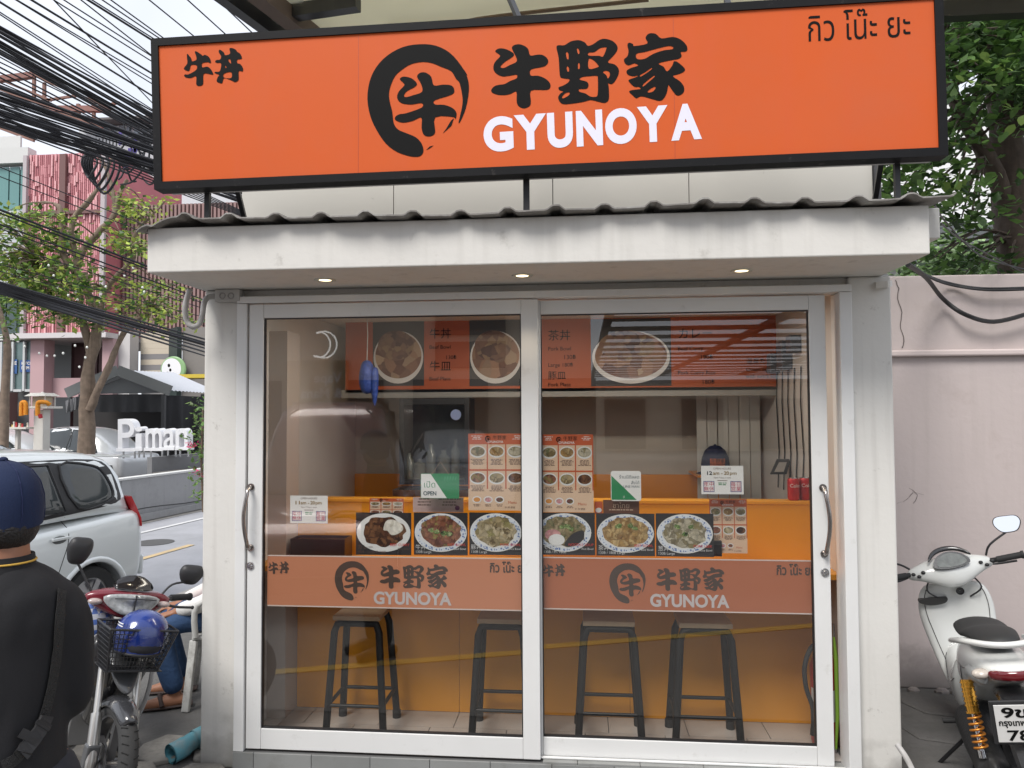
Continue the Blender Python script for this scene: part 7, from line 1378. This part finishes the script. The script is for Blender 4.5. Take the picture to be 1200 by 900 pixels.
# his cap
navy = MC['navy_cloth']; navy2 = mat('navy_cap_cloth', (.005,.014,.05), .9, bump=.12, bs=260, var=.15, vs=8)
ct = thing('worn_cap', 'navy blue baseball cap worn by the person at the left edge', 'cap', hc+V((0,0,.02)))
mb = MB(); n = 32; secs = []
for z, r_ in ((-.030,1.0),(.0,1.02),(.04,1.0),(.075,.90),(.105,.70),(.122,.42),(.130,.12)):
    secs.append([hc+fc*(math.sin(t_)*.108*r_+.004)+lf*(math.cos(t_)*.092*r_)+V((0,0,z+.0-.012*max(0,-math.sin(t_))*(z<.03))) for t_ in [2*math.pi*k/n for k in range(n)]])
mb.loft(secs); mb.ell(hc+V((0,0,.133)), (.011,.011,.008), 10, 6); mb.build('crown', navy2, ct, smooth=60)
for k in range(6): a = k*math.pi/3+.3; mb = MB(); mb.tube([hc+fc*(math.sin(a)*.109*r_+.004)+lf*(math.cos(a)*.093*r_)+V((0,0,z)) for z, r_ in ((-.025,1.0),(.0,1.02),(.04,1.0),(.075,.90),(.105,.70),(.122,.42),(.131,.12))], .0014, 4); mb.build('seam', navy, ct)
mb = MB(); mb.loft([[hc+fc*(.095+d*(1-(b/.09)**2*.55))+lf*b+V((0,0,-.02+.012*(1-(b/.09)**2)-d*.25+h)) for b in [(-.09+.018*k) for k in range(11)]] for d, h in ((0,0),(.035,0),(.07,0),(.07,-.004),(.0,-.004))], cap=False, ring=False); mb.build('brim', navy2, ct, smooth=60)
# bag strap with buckle over his back: points found on the shirt surface
from mathutils.bvhtree import BVHTree
bpy.context.view_layer.update()
tree = BVHTree.FromPolygons([v.co+OFF[pm_.name] for v in sh_.data.vertices], [tuple(p.vertices) for p in sh_.data.polygons])
def hit(x, y, d=.006):
    h = tree.ray_cast(CAM, ray(x,y).normalized()); 
    return (h[0]+h[1]*d, h[1]) if h[0] else (None, None)
st_ = thing('bag_strap', 'black webbing bag strap with a buckle running down the back of the polo shirt', 'strap', P0+V((0,0,1.1)))
def strap(pts, w, name, m_, lift=.006, th=.002):
    P = [hit(x,y,lift) for x,y in crom(pts,4,False)]; P = [p for p in P if p[0] is not None]
    if len(P) < 2: return
    mb = MB(); secs = []
    for i, (p, n_) in enumerate(P):
        d = (P[min(i+1,len(P)-1)][0]-P[max(i-1,0)][0]).normalized(); s_ = d.cross(n_).normalized(); secs.append([p-s_*w/2, p+s_*w/2, p+s_*w/2+n_*th, p-s_*w/2+n_*th])
    mb.loft(secs); mb.build(name, m_, st_)
web = mat('webbing', (.018,.018,.018), .8, bump=.8, bs=260)
strap([(70,692),(68,720),(64,770),(56,815),(46,852)], .030, 'webbing', web); strap([(30,872),(18,888),(2,898)], .030, 'webbing', web)
strap([(50,838),(42,856),(30,874),(24,882)], .036, 'buckle', plas, .012, .007); strap([(34,856),(27,866)], .046, 'buckle_bar', blackm, .018, .003); strap([(46,846),(43,852)], .046, 'buckle_bar', blackm, .018, .003)
# ------------------------------------------------------------------ seated person beyond the motorcycle
D = 4.55; sp = atd(222,780,D); S0 = V((sp.x+.20, sp.y+.12, 0))
ch = thing('plastic_chair', 'dirty white plastic chair under the seated person behind the left pillar', 'chair', S0+V((.05,.1,0)))
chm = mat('chair_white', (.50,.50,.48), .6, var=.1, vs=8, dirt=(.28,.27,.25), ds=12, dth=(.5,.65)); fx_ = V((-.92,-.38,0)).normalized(); lx_ = V((0,0,1)).cross(fx_)
def C(a, b, z): return S0+fx_*a+lx_*b+V((0,0,z))
mb = MB(); mb.loft([[C(a,b,z) for a,b in ((-.2,-.2),(-.2,.2),(.0,.22),(.2,.21),(.22,.0),(.2,-.21),(.0,-.22))] for z in (.405,.43)]); mb.build('seat', chm, ch, bevel=.008)
for a, b in ((.19,.19),(.19,-.19),(-.19,.19),(-.19,-.19)): mb = MB(); mb.bar(C(a*1.2,b*1.2,.002), C(a,b,.404), .045, .03); mb.build('leg', chm, ch, bevel=.006)
for b in (-.12,-.04,.04,.12): mb = MB(); mb.bar(C(-.21,b,.431), C(-.27,b,.80), .05, .012, fx_); mb.build('back_slat', chm, ch)
mb = MB(); mb.bar(C(-.275,-.19,.82), C(-.275,.19,.82), .02, .05); mb.build('back_rail', chm, ch, bevel=.006)
for s in (-1,1): mb = MB(); mb.tube(crom([tuple(C(.18,s*.22,.43)),tuple(C(.17,s*.24,.62)),tuple(C(0,s*.24,.64)),tuple(C(-.24,s*.21,.64))],4,False), .018, 8); mb.build('armrest', chm, ch, smooth=60)
ps = thing('person', 'seated person in white shirt, orange vest and jeans, half hidden by the left pillar', 'person', S0)
mb = MB(); hh = C(.02,0,1.18); head(mb, hh, fx_); limb(mb, [C(-.06,0,.94), C(0,0,1.06)], [.07,.055])
mb.loft([[C(-.08+math.sin(t_)*dp+a, math.cos(t_)*w, z) for t_ in [2*math.pi*k/16 for k in range(16)]] for z, w, dp, a in ((.44,.17,.12,0),(.6,.15,.11,0),(.8,.18,.11,0),(.92,.17,.09,0),(.99,.09,.06,.02))])
AR = {}
for s in (-1,1):
    sh2, el, wr_ = C(-.06,s*.18,.90), C(.08,s*.22,.66), C(.30,s*.12,.56); AR[s] = (sh2, el, wr_); limb(mb, [sh2, el, wr_], [.05,.04,.028]); hand(mb, wr_, fx_*.9+V((0,0,-.2)), V((0,0,-1)), s)
    kn, an = C(.36,s*.11,.47), C(.30,s*.13,.09); limb(mb, [C(-.05,s*.09,.50), kn, an], [.08,.055,.036]); mb.tube([C(.24,s*.13,.045), C(.36,s*.135,.04), C(.47,s*.14,.03)], [.036,.042,.026], 10)
mb.build('body', skin_m, ps, fuse=.009, smo=3)
mb = MB(); mb.loft([[C(-.08+math.sin(t_)*dp+a, math.cos(t_)*w, z) for t_ in [2*math.pi*k/16 for k in range(16)]] for z, w, dp, a in ((.48,.19,.145,0),(.6,.175,.13,0),(.8,.20,.13,0),(.92,.19,.11,0),(1.0,.085,.07,.02))])
for s in (-1,1): limb(mb, [AR[s][0], AR[s][1], AR[s][1].lerp(AR[s][2],.8)], [.066,.058,.045])
mb.build('white_shirt', mat('white_shirt', (.66,.65,.63), .85, bump=.6, bs=14), ps, fuse=.012)
mb = MB(); mb.loft([[C(-.08+math.sin(t_)*dp+a, math.cos(t_)*w, z) for t_ in [2*math.pi*k/16 for k in range(16)]] for z, w, dp, a in ((.54,.195,.155,0),(.7,.195,.15,0),(.84,.205,.145,0),(.95,.17,.12,0),(.985,.12,.09,.01))]); mb.build('vest', mat('vest_orange', (.75,.11,.03), .6, var=.1, vs=9), ps, fuse=.012)
mb = MB()
mb.ell(C(-.06,0,.52),(.17,.17,.10))
for s in (-1,1): limb(mb, [C(-.03,s*.09,.51), C(.36,s*.11,.475), C(.31,s*.13,.14)], [.095,.075,.062])
mb.build('jeans', mat('denim', (.022,.055,.13), .85, var=.3, vs=7, bump=.5, bs=40), ps, fuse=.012)
for s in (-1,1): mb = MB(); mb.tube([C(.20,s*.13,.018), C(.36,s*.135,.016), C(.50,s*.14,.014)], [.035,.045,.03], 12, flat=.35); mb.tube(crom([tuple(C(.36,s*.135-.045,.03)),tuple(C(.38,s*.135,.085)),tuple(C(.36,s*.135+.045,.03))],4,False), .014, 8); mb.build('slipper', mat('slipper_brown', (.05,.03,.025), .7), ps, smooth=50)
rot2 = Matrix((fx_, lx_, V((0,0,1)))).transposed(); mb = MB(); mb.ell(hh-fx_*.015+V((0,0,.02)), (.10,.084,.10), 16, 10, rot=rot2); mb.build('hair', hair_m, ps, smooth=180)
for s in (-1,1): mb = MB(); mb.ell(hh+fx_*.092+lx_*s*.032, (.008,.013,.006), 8, 6, rot=rot2); mb.build('eye', whp, ps)
